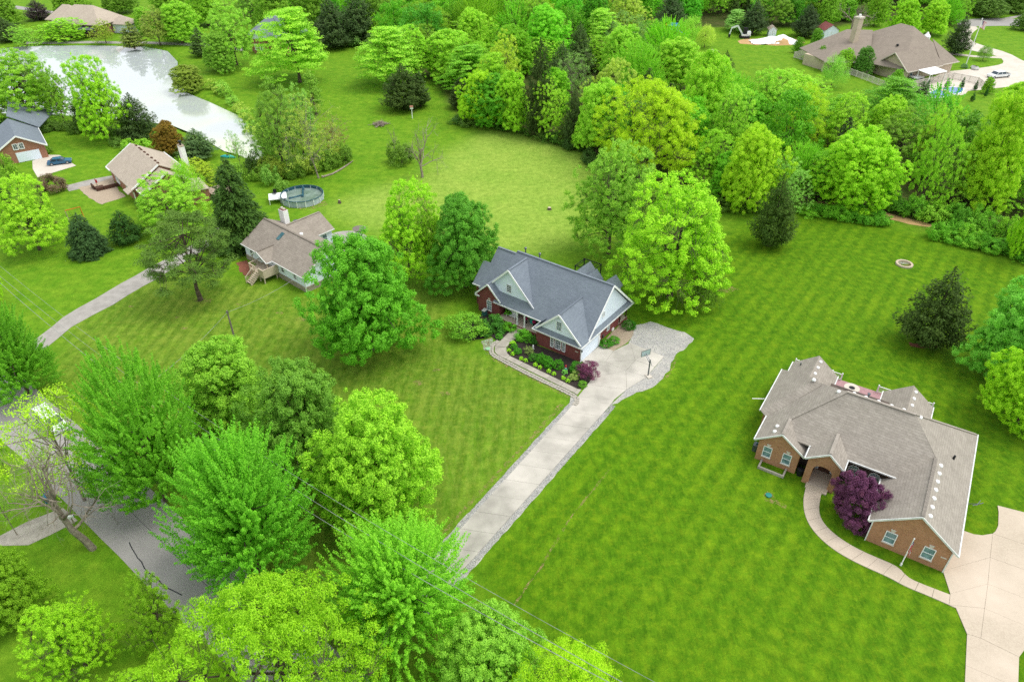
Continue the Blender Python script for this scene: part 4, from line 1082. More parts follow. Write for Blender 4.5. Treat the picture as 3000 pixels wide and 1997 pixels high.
lead += [('lime1', 1622, 432, 300, 110, C_(140, 196, 60)), ('maple2', 1668, 455, 350, 90, C_(112, 184, 52)), ('spray3', 1835, 440, 330, 100, C_(128, 194, 54)), ('lime1', 1880, 455, 350, 90, C_(120, 184, 60))]
lead_labels = ['dark cedar at the front left of the wood',
    "pale lime tree in front of the wood's dark cedars",
    "dark cedar where the field meets the wood's corner",
    'bright tree at the corner between field and wood',
    'grey green round crown in the left middle of the wood',
    'huge lime crown behind the pale tree of the red brick house',
    'bright green crown left of the narrow lawn cedar',
    'bluish pale crown directly behind the narrow lawn cedar',
    'wide lime crown above the left hedge of the right lawn',
    'yellow crown in the middle of the wood below the far fence',
    'light green crown right of the yellow crown in the wood',
    'tall tree with visible trunk above the dirt track',
    'broad lime crown right of the dirt track',
    'straw green thin tree right of the dirt track',
    'lime crown near the right edge of the wood',
    'green crown behind the huge lime crown',
    'pale crown right of the huge lime crown',
    'small dark cedar beside the far play yard',
    'green crown below the far play yard',
    'green crown left of the far play yard',
    'slim dark cedar in the left middle of the wood',
    'dark cedar behind the grey green round crown',
    'layered lime crown at the top middle of the wood',
    "pale crown above the bright pair at the wood's left front",
    "full green crown at the wood's upper left corner",
    'light crown at the top left of the wood',
    'dark cedar behind the yellow and blue play sets',
    'dark cedar left of the far shed',
    'dark cedar behind the white excavator',
    'dark cedar right of the far brown roofed house',
    'pale drooping tree beside the play sets',
    'smaller pale drooping tree right of the play sets',
    'layered pale tree beside the white excavator',
    "green crown behind the far brown roof's ridge",
    "lime crown behind the far brown roof's right side",
    "green crown behind the far brown roof's chimney",
    'green crown behind the far shed',
    'lime crown at the right edge below the far pool',
    'yellow crown above the dirt track, middle of the wood',
    'lime crown below the far pool patio',
    "light green crown below the far white fence's left end",
    'green tree at the top right edge beside the access road',
    'dark green tree at the top beyond the far road',
    'dark green tree in the top right corner',
    'pale crown at the top edge left of the play sets',
    "pale grey crown at the top edge of the wood's left part",
    'light green crown just behind the large yellow green tree',
    'green crown between the large yellow green tree and the narrow cedar',
    'upright crown right of the narrow lawn cedar',
    'small green crown above the left end of the hedge']
lead_pts = []
for (key, u, v, vt, w, c), lb in zip(lead, lead_labels):
    T(key, u, v, vt, w, c, lb, name="wood_tree", group="crowns that stand out of the wood", gain=1.15)
    lead_pts.append(g(u, v))
rgw = random.Random(5)
wood_pts = [p for p in lead_pts]
poly = WOOD
gap = [g(*p) for p in ((1040, 282), (1180, 300), (1350, 352), (1400, 420), (1700, 485), (1870, 478), (2050, 500), (2356, 590), (2356, 520), (2050, 440), (1700, 440), (1400, 380), (1200, 260))]
tries, made = 0, 0
clear = [g(*p) for p in ((1890, 440), (2060, 470), (2165, 500), (2165, 545), (2040, 530), (1890, 500))]
KINDS = [('wood1', C_(112, 186, 50), 2), ('maple2', C_(118, 192, 50), 2), ('wood2', C_(96, 168, 48), 2), ('maple3', C_(104, 180, 48), 1), ('lime1', C_(146, 196, 66), 3), ('lime2', C_(150, 190, 76), 2), ('wood4', C_(150, 178, 92), 1), ('sparse1', C_(156, 182, 92), 1), ('locust2', C_(156, 204, 50), 2), ('wood6', C_(110, 180, 52), 1), ('spray3', C_(128, 192, 50), 2), ('cedar2', C_(72, 88, 46), 2), ('layer1', C_(132, 190, 62), 1)]
bag = [k for k in KINDS for _ in range(k[2])]
xs_ = [p.x for p in poly]; ys_ = [p.y for p in poly]
def inpoly(p, pl):
    c = False
    for i in range(len(pl)):
        a, b = pl[i], pl[i - 1]
        if (a.y > p.y) != (b.y > p.y) and p.x < (b.x - a.x) * (p.y - a.y) / (b.y - a.y) + a.x: c = not c
    return c
while tries < 9000 and made < 300:
    tries += 1
    p = Vector((rgw.uniform(max(-150, min(xs_)), min(300, max(xs_))), rgw.uniform(min(ys_), 455), 0))
    if abs(p.x) > p.y * .72 + 14: continue
    if not inpoly(p, poly): continue
    if inpoly(p, clear): continue
    if any((p - q).length < (7.6 if q.y < 300 else 10.0) for q in wood_pts): continue
    key, c, _ = rgw.choice(bag)
    far = min(1, max(0, (p.y - 180) / 200))
    h = rgw.uniform(9, 17.5) * (1.0 if key != 'cedar2' else .85); R = rgw.uniform(5.2, 8.6) if key != 'cedar2' else rgw.uniform(2.4, 3.6)
    if inpoly(p, gap): h *= .75; R *= .85
    f = rgw.uniform(.7, 1.15); cc = (c[0] * f * rgw.uniform(.75, 1.2), c[1] * f, c[2] * f * rgw.uniform(.7, 1.3))
    where = "at its near side" if p.y < 190 else ("in its middle" if p.y < 280 else "towards its far side")
    kind = {'wood1': "rounded green tree", 'maple2': "full bright green tree", 'maple3': "dense round green tree", 'lime1': "light green airy tree", 'lime2': "loose light green tree", 'sparse1': "thin open branched tree", 'locust2': "feathered lime green tree", 'spray3': "upright bright green tree", 'layer1': "layered green tree", 'wood2': "tall green tree", 'wood4': "thinly leafed grey green tree", 'wood6': "feathery green tree", 'cedar2': "slim dark cedar"}[key]
    side = "left" if p.x < 40 else "right"
    lb = f"{kind} in the {side} half of the wood, {where}"
    plant(key, p, h, R, cc, lb, name="wood_tree", group=lb, lean=(rgw.uniform(-.1, .1), rgw.uniform(-.1, .1)), gain=1.12)
    wood_pts.append(p); made += 1
print('WOOD', made, tries)
# brush along the wood's margin behind the right lawn and behind the field
def brush(path, n, hpx, wpx, cols, lb, grp, keys=('shrub1', 'shrub2', 'shrub1')):
    for i in range(n):
        t_ = i / (n - 1) * (len(path) - 1); k = min(len(path) - 2, int(t_)); f = t_ - k
        u = path[k][0] * (1 - f) + path[k + 1][0] * f + RNG.uniform(-7, 7); v = path[k][1] * (1 - f) + path[k + 1][1] * f + RNG.uniform(-7, 5)
        T(RNG.choice(keys), u, v, v - RNG.uniform(*hpx), RNG.uniform(*wpx), RNG.choice(cols), lb, cat="shrub", name="brush_shrub", group=grp)
brush([(1858, 490), (1940, 502), (2030, 516)], 22, (18, 32), (36, 54), [C_(104, 172, 48), C_(116, 182, 52), C_(88, 158, 46)], "green shrub in the hedge at the back left of the right hand lawn", "hedge left of the dirt track")
brush([(2160, 545), (2230, 562), (2300, 582), (2370, 602)], 20, (24, 44), (44, 66), [C_(104, 174, 52), C_(122, 184, 60), C_(92, 160, 50)], "green shrub in the hedge at the back right of the right hand lawn", "hedge right of the dirt track")
brush([(2040, 482), (2140, 505), (2240, 530), (2360, 560)], 16, (30, 60), (50, 80), [C_(104, 168, 54), C_(126, 182, 62), C_(88, 152, 50)], "tall shrub under the trees behind the dirt track", "understorey behind the dirt track", ("shrub1", "shrub3"))
brush([(1060, 280), (1150, 300), (1250, 322), (1345, 352), (1375, 390)], 18, (18, 34), (34, 50), [C_(60, 96, 46), C_(74, 120, 48), C_(111, 133, 64)], "low dark shrub along the field side of the wood", "low shrubs between field and wood")
brush([(1400, 440), (1500, 455), (1620, 470), (1720, 490), (1850, 485)], 16, (16, 34), (36, 56), [C_(135, 158, 61), C_(111, 135, 55), C_(142, 164, 54)], "low shrub under the trees behind the red brick house", "low shrubs under the front of the wood")
# ------------------------------------------------------------------ houses
def part(root, name, m, fn, label=None, smooth=False):
    mb = MB(); fn(mb); return mb.build(name, m, root, smooth, label)

def window(root, c, right, up, w, h, nx=2, ny=2, m=None, frame=.075, name="window", arch=False, sill=False, grid=True, fm=None):
    """window with frame, glass pane and glazing bars; c = centre on the wall face, normal = right x up"""
    r, u = Vector(right).normalized(), Vector(up).normalized(); n = r.cross(u); c = Vector(c)
    o = MB()
    P = lambda a, b, d=0.0: c + r * a + u * b + n * d
    for (p, q) in ((P(-w / 2, -h / 2, .05), P(w / 2, -h / 2, .05)), (P(-w / 2, h / 2, .05), P(w / 2, h / 2, .05)), (P(-w / 2, -h / 2, .052), P(-w / 2, h / 2, .052)), (P(w / 2, -h / 2, .052), P(w / 2, h / 2, .052))):
        o.bar(p, q, frame, frame, n)
    if grid:
        for i in range(1, nx): o.bar(P(-w / 2 + w * i / nx, -h / 2, .04), P(-w / 2 + w * i / nx, h / 2, .04), .035, .05, n)
        for j in range(1, ny): o.bar(P(-w / 2, -h / 2 + h * j / ny, .045), P(w / 2, -h / 2 + h * j / ny, .045), .06 if j * 2 == ny else .035, .05, n)
    if arch:
        pts = [P(w / 2 * math.cos(a), h / 2 + w / 2 * math.sin(a), .05) for a in np.linspace(0, PI, 9)]
        for a, b in zip(pts, pts[1:]): o.bar(a, b, frame, frame, n)
        for a in np.linspace(0, PI, 5)[1:-1]: o.bar(P(0, h / 2, .045), P(w / 2 * math.cos(a), h / 2 + w / 2 * math.sin(a), .045), .035, .04, n)
    wo = o.build(name, fm or M_WHITE, root)
    g_ = MB().slab([P(-w / 2, -h / 2, .03), P(w / 2, -h / 2, .03), P(w / 2, h / 2, .03), P(-w / 2, h / 2, .03)], .025, -n)
    if arch: g_.slab([P(w / 2 * math.cos(a), h / 2 + .002 + w / 2 * math.sin(a), .03) for a in np.linspace(0, PI, 9)], .025, -n)
    g_.build("pane", m or M_GLASS, wo)
    if sill: MB().bar(P(-w / 2 - .1, -h / 2 - .1, .06), P(w / 2 + .1, -h / 2 - .1, .06), .1, .14, n).build("sill", M_PALECONC, wo)
    return wo

def walls(root, m, boxes, name="wall"):
    for b in boxes: MB().box(*b).build(name, m, root)

def tri_wall(root, m, a, b, c, t, d, name="gable_wall"):
    return MB().slab([a, b, c], t, d).build(name, m, root)

def trim(root, segs, w=.12, h=.2, m=None, name="fascia"):
    for p, q in segs: MB().bar(p, q, w, h).build(name, m or M_GUTTER, root)

def ridge_cap(root, m, segs):
    for p, q in segs: MB().bar(Vector(p) + Vector((0, 0, .03)), Vector(q) + Vector((0, 0, .03)), .34, .09).build("ridge_cap", m, root)

def vents(root, pts, m, s=.32, dir=(1, 0, 0), name="roof_vent"):
    me = MB().lathe([(s * .6, 0), (s * .6, s * .35), (s * .45, s * .6), (s * .1, s * .68)], n=10).mesh(name, m)
    for p in pts:
        o = bpy.data.objects.new(name, me); COL.objects.link(o); o.parent = root; o.location = p

# ===== 1 red brick house with slate roof =====
H1 = thing("brick_house", "red brick house with slate grey roof and white gables beside the concrete drive", "house", (9.90, 81.04, 0), math.radians(-36.9))
S1, ZE = .985, 2.95
walls(H1, M_REDBRICK, [(-7.85, -.02, 0, 5.2, .0, 2.9), (-7.8, -.45, 5.2, 11.7, 0, 2.9), (-20.5, -7.85, 4.3, 13.9, 0, 2.9), (-20.6, -16.35, 2.0, 4.35, 0, 3.1), (-22.1, -20.5, 3.4, 8.2, 0, 3.6)])
zm = lambda y: ZE + S1 * (y - 1.75)          # main front slope
ym = lambda z: 1.75 + (z - ZE) / S1
RZ, RY = 9.15, ym(9.15)
part(H1, "main_roof", M_SLATE, lambda b: (b.slab([(-17.4, 1.75, ZE), (.1, 1.75, ZE), (.1, RY, RZ), (-17.4, RY, RZ)], .16), b.slab([(-17.4, RY, RZ), (.1, RY, RZ), (.1, 14.7, ZE), (-17.4, 14.7, ZE)], .16)))
part(H1, "left_roof", M_SLATE, lambda b: (b.slab([(-20.95, 2.6, zm(2.6)), (-17.4, 2.6, zm(2.6)), (-17.4, ym(8.85), 8.85), (-20.95, ym(8.85), 8.85)], .16), b.slab([(-20.95, ym(8.85), 8.85), (-17.4, ym(8.85), 8.85), (-17.4, 13.9, 3.3), (-20.95, 13.9, 3.3)], .16)))
part(H1, "side_wing_roof", M_SLATE, lambda b: (b.slab([(-22.35, 2.85, zm(2.85)), (-20.95, 2.85, zm(2.85)), (-20.95, 5.75, zm(5.75)), (-22.35, 5.75, zm(5.75))], .15), b.slab([(-22.35, 5.75, zm(5.75)), (-20.95, 5.75, zm(5.75)), (-20.95, 8.6, zm(2.85)), (-22.35, 8.6, zm(2.85))], .15)))
tri_wall(H1, M_SIDING, (-20.7, 2.9, zm(2.9) - .2), (-20.7, ym(8.75), 8.7), (-20.7, 13.6, 3.4), .1, (1, 0, 0))
tri_wall(H1, M_REDBRICK, (-22.1, 3.2, zm(3.2) - .2), (-22.1, 5.75, zm(5.75) - .12), (-22.1, 8.3, zm(3.2) - .2), .1, (1, 0, 0))
# garage wing: pent eave and front gable
GA, GZ2 = -3.8, 6.9
part(H1, "garage_roof", M_SLATE, lambda b: (b.slab([(GA, -.35, GZ2), (GA, 6.0, GZ2), (.12, 2.0, 3.05), (.12, -.35, 3.1)], .15), b.slab([(GA, -.35, GZ2), (GA, 6.0, GZ2), (-7.75, 2.0, 3.05), (-7.75, -.35, 3.1)], .15)))
part(H1, "pent_roof", M_SLATE, lambda b: (b.slab([(-8.25, -.45, 2.9), (.22, -.45, 2.9), (-.2, .2, 3.55), (-7.8, .2, 3.55)], .12), b.slab([(.24, -.45, 2.9), (.24, 14.85, 2.9), (-.32, 14.4, 3.42), (-.32, .2, 3.42)], .12),
                                         b.slab([(-8.27, -.45, 2.9), (-8.27, 2.4, 2.9), (-7.5, 2.6, 3.55), (-7.8, .2, 3.55)], .12)))
tri_wall(H1, M_SIDING, (-7.2, .08, 3.45), (-.45, .08, 3.45), (GA, .08, GZ2 - .15), .12, (0, 1, 0))
window(H1, (-3.95, .07, 4.75), (1, 0, 0), (0, 0, 1), .85, 1.45, 2, 4, M_GLASS)
trim(H1, [((-7.75, -.37, 3.1), (GA, -.37, GZ2 - .02)), ((GA, -.375, GZ2 - .02), (.1, -.375, 3.1))], .1, .26, M_WHITE, "rake_board")
# right hand gable
tri_wall(H1, M_SIDING, (-.3, 2.62, 3.44), (-.3, RY, RZ - .22), (-.3, 13.75, 3.44), .12, (-1, 0, 0))
window(H1, (-.3, 6.3, 5.0), (0, 1, 0), (0, 0, 1), .6, .9, 2, 4, M_GLASS)
trim(H1, [((.16, 1.75, ZE + .0), (.16, RY, RZ - .04)), ((.165, RY, RZ - .04), (.165, 14.5, ZE + .1))], .1, .28, M_WHITE, "rake_board")
# left dormer gable
DX, DZ = -15.2, 8.8
part(H1, "dormer_roof", M_SLATE, lambda b: (b.slab([(DX, 2.75, DZ), (DX, ym(DZ) + .1, DZ), (-10.15, ym(3.72), 3.66), (-10.3, 2.75, 3.72)], .15), b.slab([(DX, 2.75, DZ), (DX, ym(DZ) + .1, DZ), (-19.6, ym(4.3), 4.3), (-18.9, 2.75, 5.0)], .15)))
MB().slab([(-18.75, 3.12, 4.25), (-11.2, 3.12, 4.1), (DX, 3.12, DZ - .18), (-18.75, 3.12, 5.1)], .12, (0, 1, 0)).build("gable_wall", M_SIDING, H1)
window(H1, (-15.25, 3.11, 5.45), (1, 0, 0), (0, 0, 1), .85, 1.3, 2, 4, M_DARKGLASS)
trim(H1, [((-18.9, 2.73, 5.0), (DX, 2.73, DZ - .02)), ((DX, 2.725, DZ - .02), (-10.3, 2.725, 3.72))], .1, .28, M_WHITE, "rake_board")
# left brick gable wing
LX, LZ = -18.45, 5.65
part(H1, "left_gable_roof", M_SLATE, lambda b: (b.slab([(LX, 1.75, LZ), (LX, 5.0, LZ), (-15.95, 3.4, 3.2), (-15.95, 1.75, 3.2)], .13), b.slab([(LX, 1.75, LZ), (LX, 5.0, LZ), (-20.95, 4.0, 3.2), (-20.95, 1.75, 3.2)], .13)))
tri_wall(H1, M_REDBRICK, (-20.6, 2.03, 3.05), (-16.35, 2.03, 3.05), (LX, 2.03, LZ - .15), .12, (0, 1, 0))
trim(H1, [((-20.95, 1.73, 3.2), (LX, 1.73, LZ - .02)), ((LX, 1.725, LZ - .02), (-15.95, 1.725, 3.2)), ((-21.0, 1.7, 2.98), (-20.1, 1.7, 2.98))], .1, .24, M_WHITE, "rake_board")
window(H1, (-18.35, 2.0, 1.75), (1, 0, 0), (0, 0, 1), .85, 1.75, 2, 4, M_GLASS, sill=True)
part(H1, "keystone", M_PALECONC, lambda b: b.slab([(-18.5, 1.96, 2.75), (-18.2, 1.96, 2.75), (-18.12, 1.96, 3.1), (-18.58, 1.96, 3.1)], .06, (0, 1, 0)))
# trims along eaves
trim(H1, [((-17.4, 1.7, ZE - .06), (-8.25, 1.7, ZE - .06)), ((-8.3, -.5, 2.82), (.24, -.5, 2.82)), ((.28, -.5, 2.82), (.28, 14.9, 2.82)), ((-8.32, -.5, 2.82), (-8.32, 1.7, 2.82)), ((-22.4, 2.8, zm(2.85) - .1), (-20.8, 2.8, zm(2.85) - .1))], .12, .17, M_GUTTER, "gutter")
ridge_cap(H1, M_SLATE, [((-17.3, RY, RZ), (.0, RY, RZ)), ((GA, -.2, GZ2), (GA, 5.9, GZ2)), ((DX, 2.9, DZ), (DX, 7.6, DZ)), ((LX, 1.9, LZ), (LX, 4.6, LZ)), ((-20.9, ym(8.85), 8.85), (-17.4, ym(8.85), 8.85))])
# garage front window, number plate, corner board, garage door
for dx, w, nx in ((-1.02, .5, 2), (0, .95, 3), (1.02, .5, 2)): window(H1, (-3.95 + dx, -.01, 1.55), (1, 0, 0), (0, 0, 1), w, 1.6, nx, 4, M_DARKGLASS, .1)
part(H1, "keystone", M_PALECONC, lambda b: b.slab([(-4.1, -.07, 2.5), (-3.8, -.07, 2.5), (-3.72, -.07, 2.8), (-4.18, -.07, 2.8)], .06, (0, 1, 0)))
part(H1, "house_number_plate", M_PALECONC, lambda b: b.box(-.95, -.45, -.05, -.01, 1.6, 1.75))
part(H1, "corner_board", M_WHITE, lambda b: b.box(-.06, .06, -.03, .1, 0, 2.8))
part(H1, "corner_board", M_WHITE, lambda b: b.box(-.02, .05, 4.95, 5.25, 0, 2.8))
gd = part(H1, "garage_door", M_WHITE, lambda b: b.box(-.05, .0, .15, 4.9, .05, 2.45))
for k in range(4): MB().box(.0, .02, .2, 4.85, .1 + .59 * k, .64 + .59 * k).build("door_panel", M_SIDING, gd)
part(H1, "wall_lamp", M_BLACK, lambda b: b.lathe([(.06, 0), (.11, .1), (.1, .3), (.03, .4)], (.12, .05, 1.9), 8))
part(H1, "wall_lamp", M_BLACK, lambda b: b.lathe([(.06, 0), (.11, .1), (.1, .3), (.03, .4)], (-.3, 5.5, 1.9), 8))
window(H1, (-.44, 8.4, 1.6), (0, 1, 0), (0, 0, 1), .8, 1.4, 2, 4, M_GLASS)
part(H1, "meter_box", M_METAL, lambda b: b.box(-.45, -.3, 6.8, 7.1, .4, .9))
part(H1, "dryer_vent", M_WHITE, lambda b: (b.box(-.45, -.32, 6.0, 6.2, .5, .7), b.box(-.45, -.3, 9.6, 10.2, .05, .45)))
# front porch
part(H1, "porch_floor", M_CONC2, lambda b: b.box(-16.4, -7.9, 1.6, 4.4, 0, .5))
part(H1, "porch_base", M_REDBRICK, lambda b: b.box(-16.4, -7.9, 1.5, 1.6, 0, .46))
for x in (-12.75, -11.35): part(H1, "porch_post", M_WHITE, lambda b: (b.box(x - .1, x + .1, 1.75, 1.95, .5, 2.9), b.box(x - .15, x + .15, 1.7, 2.0, .5, .7)))
part(H1, "porch_step", M_CONC2, lambda b: (b.box(-13.3, -10.9, 1.2, 1.6, 0, .34), b.box(-13.3, -10.9, .85, 1.2, 0, .18)))
fd_ = part(H1, "front_door", M_DARKWOOD, lambda b: b.box(-11.9, -10.9, 4.22, 4.3, .5, 2.6)); part(fd_, "door_handle", M_METAL, lambda b: b.box(-11.8, -11.72, 4.14, 4.22, 1.4, 1.6))
for x in (-14.6, -9.4): window(H1, (x, 4.29, 1.7), (1, 0, 0), (0, 0, 1), 1.2, 1.5, 2, 4, M_DARKGLASS)
# back dormers, back porch posts, roof pipes
for x0, yb, zz in ((-8.4, 15.5, 6.8), (-6.5, 14.4, 6.6), (-3.0, 14.3, 6.8)):
    part(H1, "back_dormer", M_SLATE, lambda b: (b.slab([(x0, 9.4, zz + .2), (x0, yb, zz + .2), (x0 + 1.35, yb, zz - 1.2), (x0 + 1.35, 9.4, zz - 1.2)], .12), b.slab([(x0, 9.4, zz + .2), (x0, yb, zz + .2), (x0 - 1.35, yb, zz - 1.2), (x0 - 1.35, 9.4, zz - 1.2)], .12)))
    MB().slab([(x0 - 1.15, yb - .3, 2.5), (x0 + 1.15, yb - .3, 2.5), (x0 + 1.15, yb - .3, zz - 1.1), (x0, yb - .3, zz + .05), (x0 - 1.15, yb - .3, zz - 1.1)], 2.0, (0, -1, 0)).build("dormer_wall", M_SIDING, H1)
part(H1, "back_porch_floor", M_CONC2, lambda b: b.box(-6, -.3, 11.7, 14.2, 0, .4)); part(H1, "back_porch_base", M_REDBRICK, lambda b: b.box(-.3, -.2, 11.7, 14.1, 0, .36))
for y in (11.9, 13.9): part(H1, "porch_post", M_DARKWOOD, lambda b: b.box(-.5, -.35, y, y + .14, .4, 2.9))
for p in ((-16.2, RY + .6, RZ - .5), (-13.7, RY + .9, RZ - .8)): part(H1, "vent_pipe", M_METAL, lambda b: b.lathe([(.1, 0), (.1, .95), (.2, .98), (.2, 1.2), (.05, 1.3)], p, 8))
pg = thing("pergola", "dark metal pergola frame behind the red brick house", "pergola", H1.matrix_basis @ Vector((-9.6, 17, 0)), math.radians(-36.9))
for x, y in ((-1.6, -1.4), (1.6, -1.4), (-1.6, 1.4), (1.6, 1.4)): part(pg, "post", M_BLACK, lambda b: b.box(x - .07, x + .07, y - .07, y + .07, 0, 5.2))
part(pg, "top_frame", M_BLACK, lambda b: [b.bar((x, -1.5, 5.2), (x, 1.5, 5.2), .08, .12) for x in (-1.6, 1.6)] + [b.bar((-1.7, y, 5.25), (1.7, y, 5.25), .08, .12) for y in (-1.4, 1.4)])
for k in range(5): part(pg, "rafter", M_BLACK, lambda b: b.bar((-1.2 + .6 * k, -1.5, 5.3), (-1.2 + .6 * k, 1.5, 5.3), .04, .08))

# ===== 2 tan brick house =====
H2 = thing("tan_brick_house", "tan brick house with broad taupe hip roof at the right", "house", (44.63, 45.36, 0), math.radians(-32.9))
walls(H2, M_TANBRICK, [(-7.5, .0, 0, 20.4, 0, 3.05), (-21.4, -16.6, 5.7, 20.4, 0, 3.05)])
walls(H2, M_STONE, [(-16.6, -7.5, 7.7, 20.4, 0, 3.9)], "stone_wall")
ZR, YR = 8.8, 12.8; MR, ML = -6.95, -14.35
sl = .765
part(H2, "right_roof", M_TAUPE, lambda b: b.slab([(.5, -.2, 3.1), (.5, 20.9, 3.1), (MR, YR, ZR), (-3.72, 9.65, 6.33), (-3.72, -.2, 6.33)], .15))
part(H2, "garage_left_roof", M_TAUPE, lambda b: b.slab([(-7.93, -.2, 3.1), (-3.72, -.2, 6.33), (-3.72, 9.8, 6.33), (-6.6, 6.9, 4.12), (-7.93, 6.9, 3.1)], .15))
part(H2, "main_front_roof", M_TAUPE, lambda b: b.slab([(-19.0, 6.8, 4.05), (-6.6, 6.8, 4.05), (-3.72, 9.7, 6.33), (MR, YR, ZR), (ML, YR, ZR), (-19.0, 8.9, 5.3)], .15))
part(H2, "left_roof", M_TAUPE, lambda b: b.slab([(-21.9, 5.55, 3.1), (-21.9, 20.9, 3.1), (ML, YR, ZR), (-19.05, 8.85, 5.25), (-19.05, 5.55, 5.25)], .15))
part(H2, "back_roof", M_TAUPE, lambda b: b.slab([(-21.9, 20.9, 3.1), (.5, 20.9, 3.1), (MR, YR, ZR), (ML, YR, ZR)], .15))
part(H2, "left_gable_roof", M_TAUPE, lambda b: b.slab([(-19.05, 5.55, 5.25), (-19.05, 9.2, 5.25), (-16.2, 7.6, 3.1), (-16.2, 5.55, 3.1)], .15))
# raised bay at the back left with its dark riser
part(H2, "bay_roof", M_TAUPE, lambda b: b.slab([(-22.9, 11.0, 3.2), (-22.9, 20.95, 3.2), (-18.1, 16.2, 6.85)], .15))
part(H2, "bay_riser", M_TAUPE, lambda b: b.slab([(-22.9, 11.0, 3.2), (-18.1, 16.2, 6.85), (-17.35, 15.5, 6.6), (-21.95, 10.3, 3.07)], .12))
walls(H2, M_TANBRICK, [(-22.5, -21.3, 11.2, 20.3, 0, 3.1)])
# entry
part(H2, "entry_roof", M_TAUPE, lambda b: (b.slab([(-13.62, 4.7, 5.65), (-13.62, 8.9, 5.65), (-11.8, 7.0, 4.12), (-11.8, 4.7, 4.0)], .14), b.slab([(-13.62, 4.7, 5.65), (-13.62, 8.9, 5.65), (-15.9, 7.0, 3.95), (-15.9, 4.7, 3.9)], .14)))
ent = MB()
for (x0, x1) in ((-15.6, -14.85), (-12.75, -12.05)): ent.box(x0, x1, 4.9, 7.7, 0, 2.6)
pts = [(-14.85, 2.55)] + [(-13.8 + 1.05 * math.cos(a), 2.55 + .75 * math.sin(a)) for a in np.linspace(PI, 0, 9)] + [(-12.75, 2.55)]
ent.slab([(-15.6, 4.9, 2.602)] + [(x, 4.9, z + .05) for x, z in pts] + [(-12.05, 4.9, 2.602), (-12.05, 4.9, 4.0), (-13.62, 4.9, 5.5), (-15.6, 4.9, 3.95)], .3, (0, 1, 0))
ent.build("entry_wall", M_TANBRICK, H2)
part(H2, "entry_floor", M_CONC2, lambda b: (b.box(-15, -12.6, 4.6, 7.7, 0, .3), b.box(-15, -12.6, 4.2, 4.6, 0, .17)))
ed = part(H2, "front_door", M_DARKWOOD, lambda b: b.box(-14.4, -13.1, 7.6, 7.69, .3, 2.6)); part(ed, "door_handle", M_METAL, lambda b: b.box(-14.3, -14.22, 7.54, 7.6, 1.2, 1.4))
for x in (-14.65, -12.85): window(H2, (x, 7.69, 1.5), (1, 0, 0), (0, 0, 1), .35, 2.0, 1, 2, M_GLASS)
for x in (-10.85, -8.6): window(H2, (x, 7.69, 1.55), (1, 0, 0), (0, 0, 1), 1.15, 1.5, 1, 2, M_BLIND, arch=True)
# gable walls and front windows
tri_wall(H2, M_TANBRICK, (-7.5, .02, 3.0), (.0, .02, 3.0), (-3.72, .02, 6.15), .2, (0, 1, 0)); tri_wall(H2, M_TANBRICK, (-21.4, 5.72, 3.0), (-16.6, 5.72, 3.0), (-19.05, 5.72, 5.1), .2, (0, 1, 0))
key = lambda x, y, z: part(H2, "keystone", M_PALECONC, lambda b: b.slab([(x - .14, y, z), (x + .14, y, z), (x + .26, y, z + .38), (x - .26, y, z + .38)], .06, (0, 1, 0)))
for x in (-5.5, -1.85): window(H2, (x, -.0, 1.75), (1, 0, 0), (0, 0, 1), 1.05, 1.6, 1, 2, M_BLIND, sill=True); key(x, -.07, 2.65)
for x in (-20.2, -17.9): window(H2, (x, 5.7, 1.75), (1, 0, 0), (0, 0, 1), .95, 1.55, 1, 2, M_BLIND, sill=True); key(x, 5.63, 2.6)
part(H2, "house_number_plate", M_PALECONC, lambda b: b.box(-.75, -.2, -.05, -.01, 1.9, 2.05))
trim(H2, [((.58, -.25, 3.05), (.58, 20.95, 3.05)), ((-8.0, -.2, 3.05), (-8.0, 6.8, 3.05)), ((-22.0, 5.5, 3.05), (-22.0, 10.9, 3.05)), ((-23.0, 11.0, 3.12), (-23.0, 20.95, 3.12)), ((-11.8, 6.75, 4.0), (-6.6, 6.75, 4.0)), ((-16.1, 6.75, 4.0), (-15.9, 6.75, 4.0)), ((-16.12, 5.5, 3.03), (-16.12, 7.6, 3.03)), ((-11.7, 4.65, 3.95), (-11.7, 6.8, 3.95)), ((-16.0, 4.65, 3.85), (-16.0, 6.8, 3.85))], .13, .16, M_GUTTER, "gutter")
trim(H2, [((-7.95, -.25, 3.05), (-3.72, -.25, 6.27)), ((-3.72, -.255, 6.27), (.55, -.255, 3.05)), ((-21.95, 5.5, 3.05), (-19.05, 5.5, 5.18)), ((-19.05, 5.495, 5.18), (-16.1, 5.495, 3.05)), ((-15.95, 4.65, 3.85), (-13.62, 4.65, 5.58)), ((-13.62, 4.645, 5.58), (-11.7, 4.645, 3.95))], .1, .2, M_GUTTER, "rake_board")
ridge_cap(H2, M_TAUPE, [((-3.72, -.1, 6.33), (-3.72, 9.6, 6.33)), ((ML, YR, ZR), (MR, YR, ZR)), ((-19.05, 5.6, 5.25), (-19.05, 8.8, 5.25)), ((-13.62, 4.8, 5.65), (-13.62, 8.7, 5.65)), ((MR, YR, ZR), (.4, 20.8, 3.15)), ((ML, YR, ZR), (-19.05, 8.85, 5.25))])
